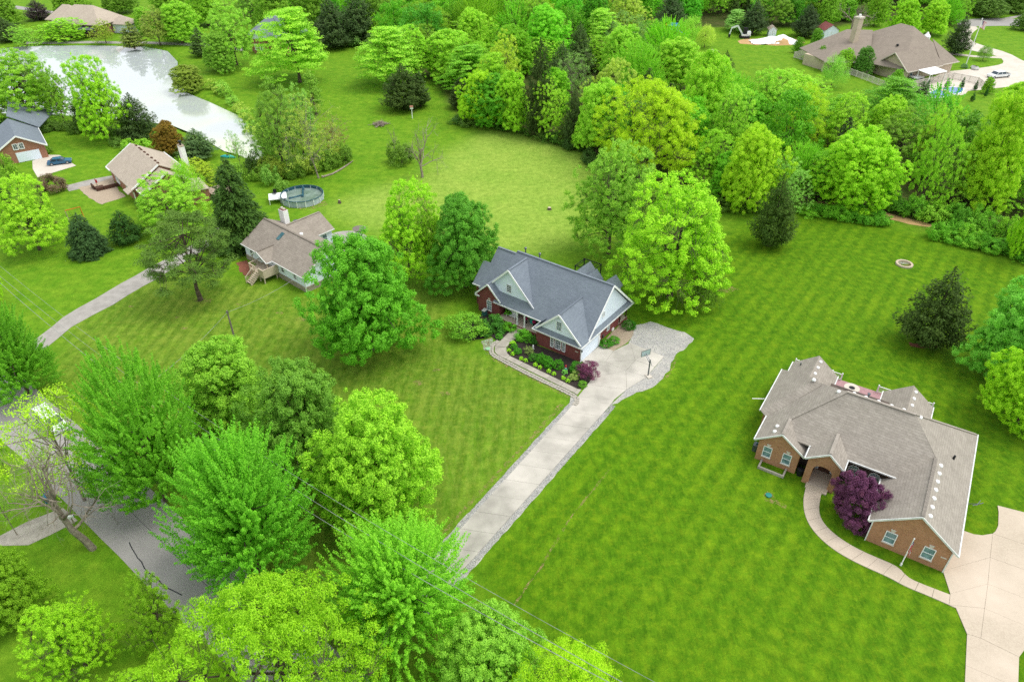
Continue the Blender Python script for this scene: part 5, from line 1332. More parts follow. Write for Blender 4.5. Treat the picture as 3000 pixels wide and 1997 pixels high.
# back porch gables, deck
for cx_, nm in ((-19.2, "left"), (-7.6, "right")):
    part(H2, "porch_gable_roof", M_TAUPE, lambda b: (b.slab([(cx_, 23.5, 5.4), (cx_, 17.0, 5.4), (cx_ + 2.95, 17.0, 3.1), (cx_ + 2.95, 23.5, 3.1)], .14), b.slab([(cx_, 23.5, 5.4), (cx_, 17.0, 5.4), (cx_ - 2.95, 17.0, 3.1), (cx_ - 2.95, 23.5, 3.1)], .14)))
    tri_wall(H2, M_SIDING, (cx_ - 2.6, 23.3, 3.2), (cx_ + 2.6, 23.3, 3.2), (cx_, 23.3, 5.25), .15, (0, -1, 0))
    trim(H2, [((cx_ + 3.0, 23.55, 3.08), (cx_ + 3.0, 20.9, 3.08)), ((cx_ - 3.0, 23.55, 3.08), (cx_ - 3.0, 20.9, 3.08))], .12, .15)
    for dx in (-2.7, 2.7): part(H2, "porch_post", M_WHITE, lambda b: b.box(cx_ + dx - .1, cx_ + dx + .1, 23.1, 23.3, 0, 3.1))
    vents(H2, [(cx_ + .42, y, 5.02) for y in (22.6, 21.1, 19.6)], M_WHITE, .38)
deck = part(H2, "deck", M_MAUVE, lambda b: b.box(-22.3, -4.5, 20.5, 26.6, .2, .6))
for (xa, xb) in ((-17.2, -15.9), (-11.2, -8.2), (-22.2, -20.0), (-6.0, -4.5)):
    rl = part(deck, "railing", M_WHITE, lambda b: (b.bar((xa, 26.5, 1.6), (xb, 26.5, 1.6), .09, .07), b.bar((xa, 26.5, .75), (xb, 26.5, .75), .06, .06)))
    for k in range(int((xb - xa) / .18)): MB().box(xa + .1 + k * .18, xa + .14 + k * .18, 26.48, 26.52, .75, 1.6).build("baluster", M_WHITE, rl)
    for x in (xa, xb): MB().box(x - .08, x + .08, 26.42, 26.58, .6, 1.8).build("rail_post", M_WHITE, rl)
vents(H2, [(-3.05, y, 5.72) for y in (.9, 2.3, 3.7, 5.1, 6.5, 7.9, 9.3)], M_WHITE, .42)
vents(H2, [(x, YR + .35, ZR - .3) for x in (-13.6, -12.3, -10.9, -9.5, -8.2)] + [(-6.4, 13.2, 8.25), (-15.2, 13.1, 8.1), (-18.4, 15.8, 6.7), (-20.1, 7.6, 4.35), (-20.1, 6.5, 4.35)], M_WHITE, .42)
part(H2, "vent_pipe", M_BLACK, lambda b: b.lathe([(.14, 0), (.12, .55)], (-1.8, 12.5, 4.8), 8)); part(H2, "vent_pipe", M_METAL, lambda b: b.lathe([(.09, 0), (.09, .5)], (-21.0, 22.0, 3.9), 8)); part(H2, "vent_pipe", M_METAL, lambda b: b.lathe([(.1, 0), (.1, .9), (.18, .95), (.18, 1.1)], (-12.1, 13.6, 7.9), 8))
part(H2, "aerial", M_METAL, lambda b: (b.bar((.5, 8.2, 2.9), (1.5, 8.0, 3.7), .06, .06), b.bar((1.0, 7.6, 3.5), (1.9, 8.5, 3.6), .06, .06), b.bar((1.3, 7.6, 3.7), (1.6, 8.6, 3.7), .05, .05)))
part(H2, "flag_bracket", M_WHITE, lambda b: b.bar((-22.6, 14.6, 2.6), (-24.6, 13.4, 2.6), .08, .08)); part(H2, "downspout", M_GUTTER, lambda b: (b.box(-.02, .1, -.1, .02, 0, 3), b.box(-7.6, -7.48, -.1, .02, 0, 3)))
part(H2, "window_well_kerb", M_CONC3, lambda b: (b.box(-20.6, -17.5, 4.2, 4.4, 0, .35), b.box(-20.6, -20.4, 4.4, 5.7, 0, .35), b.box(-17.7, -17.5, 4.4, 5.7, 0, .35)))

# ===== 3 white sided house =====
H3 = thing("white_sided_house", "white sided house with brown shingle roof and tan front deck", "house", (-34.09, 100.0, 0), math.radians(-40.8))
walls(H3, M_FIELDSTONE, [(-18.2, -.3, .0, 10.2, 0, 1.0)], "stone_base"); walls(H3, M_SIDING, [(-18.1, -.4, .08, 10.1, 1.0, 3.1), (-18.1, -11.2, 10.1, 13.9, 0, 3.1)])
part(H3, "main_roof", M_BROWN, lambda b: (b.slab([(-18.6, -.3, 3.05), (0, -.3, 3.05), (0, 5.15, 6.05), (-18.6, 5.15, 6.05)], .15), b.slab([(-18.6, 5.15, 6.05), (0, 5.15, 6.05), (0, 10.6, 3.05), (-18.6, 10.6, 3.05)], .15)))
part(H3, "back_wing_roof", M_BROWN, lambda b: (b.slab([(-14.6, 6.6, 5.25), (-14.6, 14.3, 5.25), (-10.7, 14.3, 3.05), (-10.7, 10.0, 3.05)], .14), b.slab([(-14.6, 6.6, 5.25), (-14.6, 14.3, 5.25), (-18.5, 14.3, 3.05), (-18.5, 10.0, 3.05)], .14)))
for x in (-.4, -18.1): tri_wall(H3, M_SIDING, (x, .1, 3.05), (x, 10.1, 3.05), (x, 5.15, 5.85), .1, (-1 if x > -5 else 1, 0, 0))
tri_wall(H3, M_SIDING, (-18.1, 13.9, 3.05), (-11.2, 13.9, 3.05), (-14.6, 13.9, 5.05), .1, (0, -1, 0))
ridge_cap(H3, M_BROWN, [((-18.5, 5.15, 6.05), (-.1, 5.15, 6.05)), ((-14.6, 7, 5.25), (-14.6, 14.2, 5.25)), ((-11.5, -1.2, 4.35), (-11.5, 2, 4.35))])
part(H3, "porch_roof", M_BROWN, lambda b: (b.slab([(-11.5, -1.4, 4.35), (-11.5, 2.1, 4.35), (-8.95, .0, 3.0), (-8.95, -1.4, 3.0)], .12), b.slab([(-11.5, -1.4, 4.35), (-11.5, 2.1, 4.35), (-14.05, .0, 3.0), (-14.05, -1.4, 3.0)], .12)))
trim(H3, [((-18.6, -.36, 3.0), (-14.05, -.36, 3.0)), ((-8.95, -.36, 3.0), (0, -.36, 3.0)), ((-8.9, -1.4, 2.95), (-8.9, -.3, 2.95)), ((-10.65, 10.7, 3.0), (-10.65, 14.3, 3.0)), ((-14.05, -1.45, 2.95), (-11.5, -1.45, 4.3)), ((-11.5, -1.452, 4.3), (-8.95, -1.452, 2.95)), ((0.05, -.3, 3.0), (.05, 5.15, 6.0)), ((.05, 5.15, 6.002), (.05, 10.6, 3.0))], .1, .15)
for x in (-6.6, -3.0, -16.0): window(H3, (x, .07, 2.1), (1, 0, 0), (0, 0, 1), .8, 1.0, 1, 2, M_DARKGLASS)
window(H3, (-11.19, 12.2, 1.7), (0, 1, 0), (0, 0, 1), 1.0, 1.6, 1, 2, M_GLASS); window(H3, (-.39, 6.5, 2.1), (0, 1, 0), (0, 0, 1), .8, 1.0, 1, 2, M_DARKGLASS)
part(H3, "skylight", M_GLASS, lambda b: b.slab([(-12.0, 3.0, 4.97), (-11.2, 3.0, 4.97), (-11.2, 4.4, 5.74), (-12.0, 4.4, 5.74)], .12))
ch = part(H3, "chimney", M_WHITE, lambda b: b.box(-17.9, -16.4, 7.9, 8.9, 3.5, 7.0)); part(ch, "chimney_cap", M_REDBRICK, lambda b: b.box(-17.8, -16.5, 8.0, 8.8, 7.0, 7.12)); part(ch, "flue", M_PALECONC, lambda b: (b.box(-17.6, -17.2, 8.2, 8.6, 7.12, 7.4), b.box(-16.95, -16.6, 8.2, 8.6, 7.12, 7.35)))
vents(H3, [(-9.2, 6.4, 5.35)], M_WHITE, .55); part(H3, "vent_pipe", M_BLACK, lambda b: (b.lathe([(.06, 0), (.06, .5)], (-1.5, 6.6, 5.2), 6), b.lathe([(.06, 0), (.06, .45)], (-.9, 7.0, 5.0), 6)))
ae = part(H3, "television_aerial", M_METAL, lambda b: (b.bar((-18.2, 9.0, 3), (-18.2, 9.0, 8.6), .05, .05), b.bar((-19.2, 9.0, 8.5), (-17.0, 9.3, 8.5), .04, .04), [b.bar((-19.0 + .4 * k, 8.5, 8.52), (-19.0 + .4 * k, 9.7, 8.52), .03, .03) for k in range(6)]))
part(H3, "satellite_dish", M_METAL, lambda b: (b.lathe([(.02, 0), (.4, .1), (.5, .25)], (-15.6, 9.6, 4.6), 12), b.bar((-15.6, 9.6, 3.8), (-15.6, 9.6, 4.6), .05, .05)))
dk = part(H3, "deck", M_TANWOOD, lambda b: (b.box(-12.3, -8.0, -2.9, .05, 1.4, 1.55), b.box(-9.3, -7.98, -2.92, -2.86, 1.0, 2.5), b.box(-8.02, -7.95, -2.9, .05, 1.0, 2.5)))
for x, y in ((-12.2, -2.8), (-10.7, -2.8), (-8.1, -2.8), (-9.4, -2.8), (-8.1, -.4)): part(dk, "deck_post", M_TANWOOD, lambda b: b.box(x - .08, x + .08, y - .08, y + .08, 0, 2.5))
part(dk, "handrail", M_TANWOOD, lambda b: (b.bar((-12.25, -2.85, 2.55), (-10.7, -2.85, 2.55), .16, .06), b.bar((-9.3, -2.85, 2.55), (-7.95, -2.85, 2.55), .16, .06), b.bar((-8.0, -2.9, 2.56), (-8.0, 0, 2.56), .16, .06), b.bar((-12.25, -2.85, 2.54), (-12.25, 0, 2.54), .16, .06)))
for k in range(14): MB().box(-12.27, -12.23, -2.8 + .2 * k, -2.76 + .2 * k, 1.55, 2.5).build("baluster", M_TANWOOD, dk)
st = part(dk, "stair_stringer", M_TANWOOD, lambda b: [b.bar((x, -2.9, 1.35), (x, -4.7, .05), .08, .28) for x in (-10.7, -9.35)])
for k in range(6): MB().box(-10.7, -9.35, -3.2 - .29 * k, -2.92 - .29 * k, 1.26 - .21 * k, 1.32 - .21 * k).build("tread", M_TANWOOD, st)
for x in (-10.75, -9.3):
    rl = part(dk, "stair_rail", M_TANWOOD, lambda b: (b.bar((x, -2.9, 2.5), (x, -4.8, 1.1), .14, .06), b.box(x - .06, x + .06, -4.8, -4.68, 0, 1.1)))
    for k in range(9): MB().box(x - .02, x + .02, -3.05 - .19 * k, -3.01 - .19 * k, 1.25 - .14 * k, 2.35 - .14 * k).build("baluster", M_TANWOOD, rl)
for x in (-13.6, -9.2): part(H3, "porch_post", M_TANWOOD, lambda b: b.box(x - .07, x + .07, -1.3, -1.16, 1.5, 3.0))
part(H3, "front_door", M_DARKGLASS, lambda b: b.box(-11.9, -10.9, .03, .09, 1.5, 2.95)); part(H3, "downspout", M_GUTTER, lambda b: b.box(-.4, -.28, -.02, .08, .1, 3))

# ===== 4 tan roofed house with white chimney =====
H4 = thing("tan_roofed_house", "tan roofed brick house with tall white chimney near the pond", "house", (-80.45, 138.06, 0), math.radians(-48.5))
walls(H4, M_ORBRICK, [(-12.6, 3.4, .4, 11.9, 0, 3.0), (3.4, 7.2, 1.6, 11.0, 0, 2.7)])
part(H4, "main_roof", M_TANROOF, lambda b: (b.slab([(-13.1, -.1, 3.0), (3.6, -.1, 3.0), (3.6, 6.3, 6.8), (-13.1, 6.3, 6.8)], .16), b.slab([(-13.1, 6.3, 6.8), (3.6, 6.3, 6.8), (3.6, 12.4, 3.2), (-13.1, 12.4, 3.2)], .16)))
part(H4, "lower_roof", M_TANROOF, lambda b: (b.slab([(3.6, .8, 2.9), (7.6, .8, 2.9), (7.6, 6.3, 6.2), (3.6, 6.3, 6.2)], .16), b.slab([(3.6, 6.3, 6.2), (7.6, 6.3, 6.2), (7.6, 11.4, 3.0), (3.6, 11.4, 3.0)], .16)))
part(H4, "back_room_roof", M_TANROOF, lambda b: b.slab([(5.5, 8, 3.6), (12.5, 8.2, 3.2), (12.5, 12.6, 2.7), (5.5, 13.2, 2.7)], .15)); walls(H4, M_ORBRICK, [(7.25, 12.2, 8.3, 12.4, 0, 2.7)])
for x, zt in ((-12.6, 6.6), (3.3, 6.6), (7.1, 5.9)): tri_wall(H4, M_SIDING if x < 3 else M_ORBRICK, (x, .7, 2.9), (x, 11.6, 2.9), (x, 6.3, zt), .1, (1 if x < 0 else -1, 0, 0))
trim(H4, [((-13.1, -.16, 2.95), (-10.5, -.16, 2.95)), ((3.68, -.1, 2.95), (3.68, 6.3, 6.75)), ((7.68, .8, 2.85), (7.68, 6.3, 6.15)), ((3.7, .74, 2.85), (7.6, .74, 2.85)), ((-13.1, 12.46, 3.15), (3.6, 12.46, 3.15)), ((-13.16, -.1, 2.95), (-13.16, 6.3, 6.75))], .16, .3, M_WHITE)
for x in (-8.6, -7.4, -1.2): window(H4, (x, .38, 1.9), (1, 0, 0), (0, 0, 1), 1.0, 2.1, 1, 2, M_BLIND, .2, grid=False)
part(H4, "front_canopy", M_TANROOF, lambda b: b.slab([(1.4, -1.2, 2.7), (4.6, -1.2, 2.7), (3.9, .6, 3.4), (1.9, .6, 3.4)], .14)); part(H4, "front_door", M_WHITE, lambda b: b.box(2.2, 3.2, .34, .4, 0, 2.2))
ch = part(H4, "chimney", M_WHITE, lambda b: b.box(-.7, 1.0, 12.3, 13.2, 0, 8.3)); part(ch, "chimney_cap", M_WOOD, lambda b: b.box(-.75, 1.05, 12.25, 13.25, 8.3, 8.45)); part(ch, "flue", M_BLACK, lambda b: b.lathe([(.2, 0), (.2, .6), (.38, .7), (.36, .95)], (.15, 12.75, 8.45), 10))
vents(H4, [(x, 6.75, 6.5) for x in (-11.4, -9.2, -8.0, -6.0, -4.0, -1.6, .6, 2.2)], M_DARKWOOD, .5)
dk = part(H4, "deck", M_WOOD, lambda b: (b.box(9, 15, 12.6, 16.6, 1.2, 1.4), b.box(9, 15, 16.5, 16.6, 1.4, 2.4), b.box(14.9, 15, 12.6, 16.6, 1.4, 2.4)))
for x, y in ((9.2, 16.4), (12, 16.4), (14.8, 16.4), (14.8, 12.8)): part(dk, "deck_post", M_WOOD, lambda b: b.box(x - .1, x + .1, y - .1, y + .1, 0, 1.3))
part(H4, "terrace_wall", M_DARKWOOD, lambda b: (b.box(-11.5, -9.6, -4.5, -4.2, 0, .9), b.box(-9.6, -8.2, -4.2, -2.6, 0, .7), b.box(-8.4, -8.1, -2.8, .3, 0, .8)))

# ===== 5 dark roofed brick garage at the left edge =====
H5 = thing("dark_roofed_house", "brick house with charcoal roof and white garage door at the left edge", "house", (-110.33, 161.35, 0), math.radians(203))
_c, _q = G(395 / 2.8, 300 + 450 / 2.8), G(240 / 2.8, 300 + 480 / 2.8)
H5.rotation_euler[2] = math.atan2(_q.y - _c.y, _q.x - _c.x)
# local: +x runs from the garage corner towards the camera-left, y to the back
walls(H5, M_ORBRICK, [(-.2, 9.5, -14, .0, 0, 3.0)])
part(H5, "garage_roof", M_SLATE, lambda b: (b.slab([(-.7, -15, 3.0), (-.7, .5, 3.0), (4.7, .5, 6.2), (4.7, -15, 6.2)], .16), b.slab([(10.1, -15, 3.0), (10.1, .5, 3.0), (4.7, .5, 6.2), (4.7, -15, 6.2)], .16)))
tri_wall(H5, M_ORBRICK, (-.2, .02, 2.95), (9.5, .02, 2.95), (4.7, .02, 6.0), .15, (0, -1, 0))
trim(H5, [((-.75, .55, 2.95), (4.7, .55, 6.15)), ((4.7, .552, 6.15), (10.1, .552, 2.95)), ((-.76, -15, 2.95), (-.76, .5, 2.95))], .14, .3, M_WHITE, "rake_board")
gd = part(H5, "garage_door", M_WHITE, lambda b: b.box(1.2, 6.0, .0, .06, .05, 2.3))
for k in range(4): MB().box(1.25, 5.95, .06, .08, .1 + .55 * k, .6 + .55 * k).build("door_panel", M_SIDING, gd)
for x in (4.3, 5.5): window(H5, (x, .03, 3.7), (-1, 0, 0), (0, 0, 1), .95, 1.3, 2, 4, M_DARKGLASS, .14)
part(H5, "upper_roof", M_SLATE, lambda b: b.slab([(-6, -26, 3.2), (-1, -14, 3.2), (4.7, -15, 6.8), (3, -26, 7.5)], .16))

# ===== far houses =====
def hip(b, x0, x1, y0, y1, ze, zr, inset, t=.2):
    ym_ = (y0 + y1) / 2; a, c = (x0 + inset, ym_, zr), (x1 - inset, ym_, zr)
    b.slab([(x0, y0, ze), (x1, y0, ze), c, a], t); b.slab([(x1, y1, ze), (x0, y1, ze), a, c], t); b.slab([(x0, y1, ze), (x0, y0, ze), a], t); b.slab([(x1, y0, ze), (x1, y1, ze), c], t)
H6 = thing("far_tan_house", "far pale brown roofed house beyond the pond at the top left", "house", g(178, 82), math.radians(-12))
walls(H6, M_ORBRICK, [(-9, 11, 0, 14, 0, 4.2), (-16, -8, 6, 16, 0, 4.0)])
part(H6, "main_roof", M_TANROOF, lambda b: hip(b, -10, 12, -1, 15, 4.2, 9.6, 7)); part(H6, "side_roof", M_TANROOF, lambda b: hip(b, -17, -4, 5, 17, 4.0, 8.6, 5)); part(H6, "rear_roof", M_TANROOF, lambda b: hip(b, 10, 19, 6, 13, 3.4, 5.6, 3))
walls(H6, M_SIDING, [(11, 18, 7, 12, 0, 3.3)])
for x in (1, 4.5, 8): window(H6, (x, -.02, 2.2), (1, 0, 0), (0, 0, 1), 1.6, 1.8, 2, 2, M_DARKGLASS)
part(H6, "patio_awning", M_METAL, lambda b: b.slab([(3, -3.5, 3.0), (10, -3.5, 3.0), (10, .5, 3.8), (3, .5, 3.8)], .15))
H7 = thing("far_slate_house", "far brick house with dark slate roof half hidden by the layered tree", "house", g(603, 120), math.radians(-20))
walls(H7, M_ORBRICK, [(-4, 11, 0, 12, 0, 5.5), (-1.2, 3.4, -2.5, .5, 0, 5.0)])
part(H7, "main_roof", M_SLATE, lambda b: hip(b, -5, 12, -1, 13, 5.4, 11, 6)); part(H7, "bay_roof", M_SLATE, lambda b: (b.slab([(1.1, -3.2, 8.2), (1.1, 5, 8.2), (4.2, 5, 4.9), (4.2, -3.2, 4.9)], .2), b.slab([(1.1, -3.2, 8.2), (1.1, 5, 8.2), (-2, 5, 4.9), (-2, -3.2, 4.9)], .2)))
tri_wall(H7, M_SIDING, (-1.2, -2.55, 4.9), (3.4, -2.55, 4.9), (1.1, -2.55, 7.9), .2, (0, 1, 0))
for x in (.1, 2.2): window(H7, (x, -2.56, 2.2), (1, 0, 0), (0, 0, 1), .9, 1.8, 1, 2, M_DARKGLASS, .25)
part(H7, "chimney", M_REDBRICK, lambda b: b.box(5, 6.2, 7, 8, 6, 12.6)); part(H7, "roof_vent", M_WHITE, lambda b: b.lathe([(.3, 0), (.3, .8)], (2.5, 8, 10), 8))

H8 = thing("far_brown_house", "large far house with steep brown hip roof and pale brick at the top right", "house", (121.87, 224.53, 0), math.radians(28.1))
walls(H8, M_PALEBRICK, [(0, 22, .8, 26, 0, 3.8), (-4, 1, 12, 26, 0, 3.8), (-12, -3, 20, 30, 0, 3.4)])
A8 = [(-1, .2, 3.6), (23, .2, 3.6), (29, 14, 3.6), (22, 34, 3.6), (2, 34, 3.6), (-4.5, 12.5, 3.6)]; P1, P2 = (15.5, 12.8, 12.2), (16, 18, 12.2)
part(H8, "main_roof", M_FARBROWN, lambda b: [b.slab(q, .2) for q in ([A8[0], A8[1], P1], [A8[1], A8[2], P1], [A8[2], P2, P1], [A8[2], A8[3], P2], [A8[3], A8[4], P2], [A8[4], A8[5], P2], [A8[5], P1, P2], [A8[5], A8[0], P1])])
part(H8, "left_roof", M_FARBROWN, lambda b: [b.slab(q, .2) for q in ([(-14.5, 19.5, 3.5), (-3, 11.5, 3.5), (9, 22.5, 10.0)], [(-14.5, 19.5, 3.5), (9, 22.5, 10.0), (4, 28.5, 9.6)], [(-14.5, 19.5, 3.5), (4, 28.5, 9.6), (-8, 36, 3.5)], [(-8, 36, 3.5), (4, 28.5, 9.6), (9, 22.5, 10), (10, 36, 3.5)])])
part(H8, "front_gable_roof", M_FARBROWN, lambda b: (b.slab([(-1.2, -1.0, 3.2), (16, -1.0, 3.2), (16, 5, 7.7), (-1.2, 5, 7.7)], .2), b.slab([(-1.2, 11, 3.2), (16, 11, 3.2), (16, 5, 7.7), (-1.2, 5, 7.7)], .2)))
MB().slab([(-.4, -.5, 0), (-.4, 10.5, 0), (-.4, 10.5, 3.3), (-.4, 5, 7.4), (-.4, -.5, 3.3)], .3, (1, 0, 0)).build("gable_wall", M_PALEBRICK, H8)
part(H8, "garage_hip_roof", M_FARBROWN, lambda b: (b.slab([(15.5, -.6, 3.4), (24, -.6, 3.4), (19.8, 8, 9)], .2), b.slab([(24, -.6, 3.4), (28.5, 9.5, 3.4), (19.8, 8, 9)], .2)))
walls(H8, M_PALEBRICK, [(15, 22.6, .4, 10, 0, 3.2)])
trim(H8, [((-1.2, -1.08, 3.15), (15.4, -1.08, 3.15)), ((15.6, -.7, 3.3), (24, -.7, 3.3)), ((-1.28, -1.0, 3.15), (-1.28, 5, 7.65)), ((-1.28, 5, 7.652), (-1.28, 11, 3.15)), ((-14.6, 19.4, 3.25), (-4.5, 11.9, 3.7))], .2, .25, M_PALECONC)
ch = part(H8, "chimney", M_PALEBRICK, lambda b: b.box(-1.0, 1.2, 21, 22.8, 4, 14.5)); part(ch, "chimney_cap", M_PALECONC, lambda b: b.box(-1.2, 1.4, 20.8, 23, 14.5, 15.0)); part(ch, "flue", M_WHITE, lambda b: b.lathe([(.4, 0), (.4, .7)], (.1, 21.9, 15), 8))
for (x, y) in ((-2.6, 11.98), (-1.2, 11.98)): window(H8, (x, y, 2.2), (1, 0, 0), (0, 0, 1), 1.1, 2.2, 1, 2, M_GLASS)
for x in (3.5, 12.0): window(H8, (x, .78, 1.8), (1, 0, 0), (0, 0, 1), 1.0, 2.0, 1, 2, M_GLASS)
for x, y in ((-13, 20.5), (-9.5, 17.5), (-6, 14.5)): part(H8, "porch_post", M_PALEBRICK, lambda b: b.box(x - .3, x + .3, y - .3, y + .3, 0, 3.3))
part(H8, "cupola", M_WHITE, lambda b: (b.box(17.8, 19.4, 8.6, 10.2, 7.0, 9.6), b.lathe([(1.15, 9.6), (.6, 10.2), (.1, 10.9)], (18.6, 9.4, 0), 8)))
vents(H8, [(8.5, 6.2, 6.6), (10.5, 7.2, 7.4)], M_WHITE, .6); vents(H8, [(6, 10, 8)], M_BLACK, .7)
# ------------------------------------------------------------------ planting round the red brick house
GR = C_(76, 150, 44); HOSTA = C_(168, 202, 60); BOX = C_(62, 142, 34)
def S(key, p, h, R, c, label, name="shrub", group=None, cat="shrub", parts=("foliage", "stem")):
    return plant(key, p, h, R, c, label, cat=cat, name=name, group=group, parts=parts)
for i, (a, b) in enumerate(((1275, 560), (1385, 605), (1462, 672), (1620, 685))):
    S('ball1', Z5(a, b - 20), 1.2, .78, BOX, ("leftmost clipped boxwood ball below the triple window", "second clipped boxwood ball below the triple window", "third clipped boxwood ball below the triple window", "rightmost clipped boxwood ball of four in the mulch bed")[i], "boxwood", "four clipped boxwood balls")
S('ball1', Z5(1135, 510), 1.0, .7, C_(70, 132, 50), "smaller round bush left of the four boxwood balls", "boxwood")
S('ball1', Z5(2000, 745), 1.5, .95, C_(66, 138, 40), "round green bush between garage corner and purple maple", "boxwood")
for i, (a, b) in enumerate(((630, 335), (705, 405), (880, 500), (970, 540), (1160, 625), (1260, 680), (1435, 755), (1545, 810), (1730, 900), (1830, 955))):
    S('hosta1', Z5(a, b), .42, .3, HOSTA, f"{('first','second','third','fourth','fifth','sixth','seventh','eighth','ninth','tenth')[i]} yellow green hosta along the walk counting from the bend", "hosta", "hostas along the front walk", "plant")
for (a, b, h, R, c, lb, k) in ((735, 275, .75, .5, GR, "round green perennial at the bend of the walk", 'ball1'), (810, 375, .8, .58, GR, "larger round green perennial inside the bend of the walk", 'ball1'), (712, 195, .5, .45, HOSTA, "yellow green tuft at the top of the bend", 'hosta1'),
      (1050, 380, 1.1, .62, C_(150, 160, 110), "silvery loose shrub left of the boxwood balls", 'shrub3'), (1945, 905, 1.0, .7, C_(160, 172, 110), "silvery loose shrub at the right end of the mulch bed", 'shrub3'), (2125, 1045, .8, .6, C_(104, 164, 60), "pale green mound at the right corner of the mulch bed", 'ball1'), (1765, 785, .55, .4, C_(120, 190, 110), "mint green tuft at the feet of the garden figure", 'hosta1')):
    S(k, Z5(a, b), h, R, c, lb)
for (a, b, h, R, c, lb, k) in ((205, 1025, 3.4, 3.0, C_(112, 172, 60), "large weeping bush at the left corner of the red brick house", 'jmaple1'), (450, 975, 2.4, 1.45, C_(70, 132, 56), "large dark green shrub beside the weeping bush", 'shrub1'), (570, 985, 1.3, .95, C_(92, 164, 46), "bright shrub left of the porch steps", 'shrub1'),
      (700, 1060, 1.5, 1.05, C_(92, 166, 46), "bright shrub right of the porch steps", 'shrub1'), (755, 1090, 1.0, .7, C_(84, 158, 46), "low bright shrub before the porch's right end", 'shrub2'), (805, 1100, 1.0, .7, C_(60, 116, 48), "dark shrub against the garage wing's left wall", 'shrub1'),
      (490, 1055, .7, .55, C_(80, 156, 50), "small round perennial left of the walk", 'ball1'), (355, 1030, 1.2, .9, C_(70, 130, 50), "dark green shrub under the weeping bush", 'shrub1'), (480, 990, 1.0, 1.0, C_(56, 110, 40), "low dark shrub behind the left mulch bed", 'shrub1'), (385, 1010, .5, .4, C_(130, 180, 70), "pale tuft in the left mulch bed", 'hosta1'), (445, 1010, .45, .35, C_(140, 186, 70), "yellow tuft at the left mulch bed's edge", 'hosta1')):
    S(k, Z1(a, b), h, R, c, lb)
for (a, b, h, R, c, lb) in ((820, 625, 1.0, .95, C_(66, 136, 40), "dark green bush beside the garage door"), (935, 575, .9, .85, C_(84, 156, 50), "green bush in the pea gravel bed"), (905, 605, .4, .5, C_(128, 156, 128), "low bluish bush in the pea gravel bed"), (1140, 375, 1.2, 1.05, C_(54, 122, 36), "round bush at the back corner of the pea gravel bed")):
    S('ball1', Z7(a, b), h, R, c, lb)
PURPLE = srgb(130, 70, 106)
S('jmaple1', Z5(2215, 830), 2.6, 1.55, PURPLE, "purple red Japanese maple at the garage corner", "japanese_maple", None, "tree", ("crown", "trunk"))
T('plum1', 1962, 1190, 1086, 128, srgb(116, 66, 104), "large purple leafed tree before the tan brick house's entrance", name="purple_tree")
# bushes by the tan roofed house
for i, (u, v, c) in enumerate(((352, 470, C_(96, 110, 60)), (372, 480, C_(150, 120, 70)), (345, 486, C_(84, 120, 60)))):
    T('shrub1', u, v, v - 14, 18, c, ("grey shrub at the tan roofed house's front corner", "rusty shrub in the tan roofed house's bed", "low shrub at the edge of the tan roofed house's bed")[i], cat="shrub", name="shrub")

# ------------------------------------------------------------------ porch and garden furniture
fig = thing("garden_figure", "small garden figure with pointed red hat in the mulch bed", "statue", Z5(1782, 735))
part(fig, "body", mat("teal_glaze", srgb(70, 160, 150), srgb(50, 120, 116), 5, .4), lambda b: b.lathe([(.22, 0), (.26, .15), (.2, .4), (.12, .5)], n=10), smooth=True)
part(fig, "face", M_WHITE, lambda b: b.lathe([(.05, .48), (.13, .55), (.13, .66), (.08, .74)], n=10), smooth=True)
part(fig, "hat", mat("red_glaze", srgb(206, 60, 72), None, 5, .4), lambda b: b.lathe([(.15, .7), (.1, .9), (.02, 1.15)], n=10), smooth=True)
stt = thing("white_statue", "small white statue behind the silvery shrub", "statue", Z5(1122, 300))
part(stt, "plinth", M_WHITE, lambda b: b.lathe([(.16, 0), (.16, .15), (.1, .18)], n=8)); part(stt, "figure", M_WHITE, lambda b: b.lathe([(.09, .18), (.16, .4), (.1, .62), (.12, .72), (.04, .84)], n=10), smooth=True)
HM = H1.matrix_basis
def h1(x, y, z=0.): return HM @ Vector((x, y, z))
bn = thing("porch_bench", "white corner bench on the front porch", "bench", h1(-14.6, 2.9, .5), math.radians(-36.9))
part(bn, "seat", M_WHITE, lambda b: b.box(-.9, .9, -.3, .35, .35, .45)); part(bn, "backrest", M_WHITE, lambda b: b.box(-.9, .9, .3, .38, .45, 1.0))
for x, y in ((-.8, -.25), (.8, -.25), (-.8, .3), (.8, .3)): part(bn, "leg", M_WHITE, lambda b: b.box(x - .05, x + .05, y - .05, y + .05, 0, .35))
S('hosta1', h1(-15.3, 2.7, .95), .7, .5, C_(90, 160, 50), "green fern on the white porch bench", "potted_fern", None, "plant")
for i, x in enumerate((-11.9, -10.3)):
    pl = thing("flower_planter", ("black planter with pink flowers left of the front door", "black planter with pink flowers right of the front door")[i], "planter", h1(x, 2.9, .5))
    part(pl, "pot", M_BLACK, lambda b: b.lathe([(.2, 0), (.16, .3), (.24, .7), (.26, .75)], n=10)); part(pl, "flowers", mat("pink_petals", srgb(206, 40, 110), srgb(160, 30, 90), 12, .6, .5), lambda b: b.lathe([(.2, .7), (.32, .85), (.24, 1.05), (.05, 1.12)], n=9))
tb = thing("teal_chest", "teal storage chest on the front porch", "chest", h1(-10.9, 3.6, .5), math.radians(-36.9))
part(tb, "box", mat("teal_paint", srgb(60, 178, 168), srgb(44, 150, 142), 2, .5), lambda b: b.box(-.5, .5, -.3, .3, 0, .7)); part(tb, "lid", MATS["teal_paint"], lambda b: b.box(-.53, .53, -.33, .33, .7, .78))
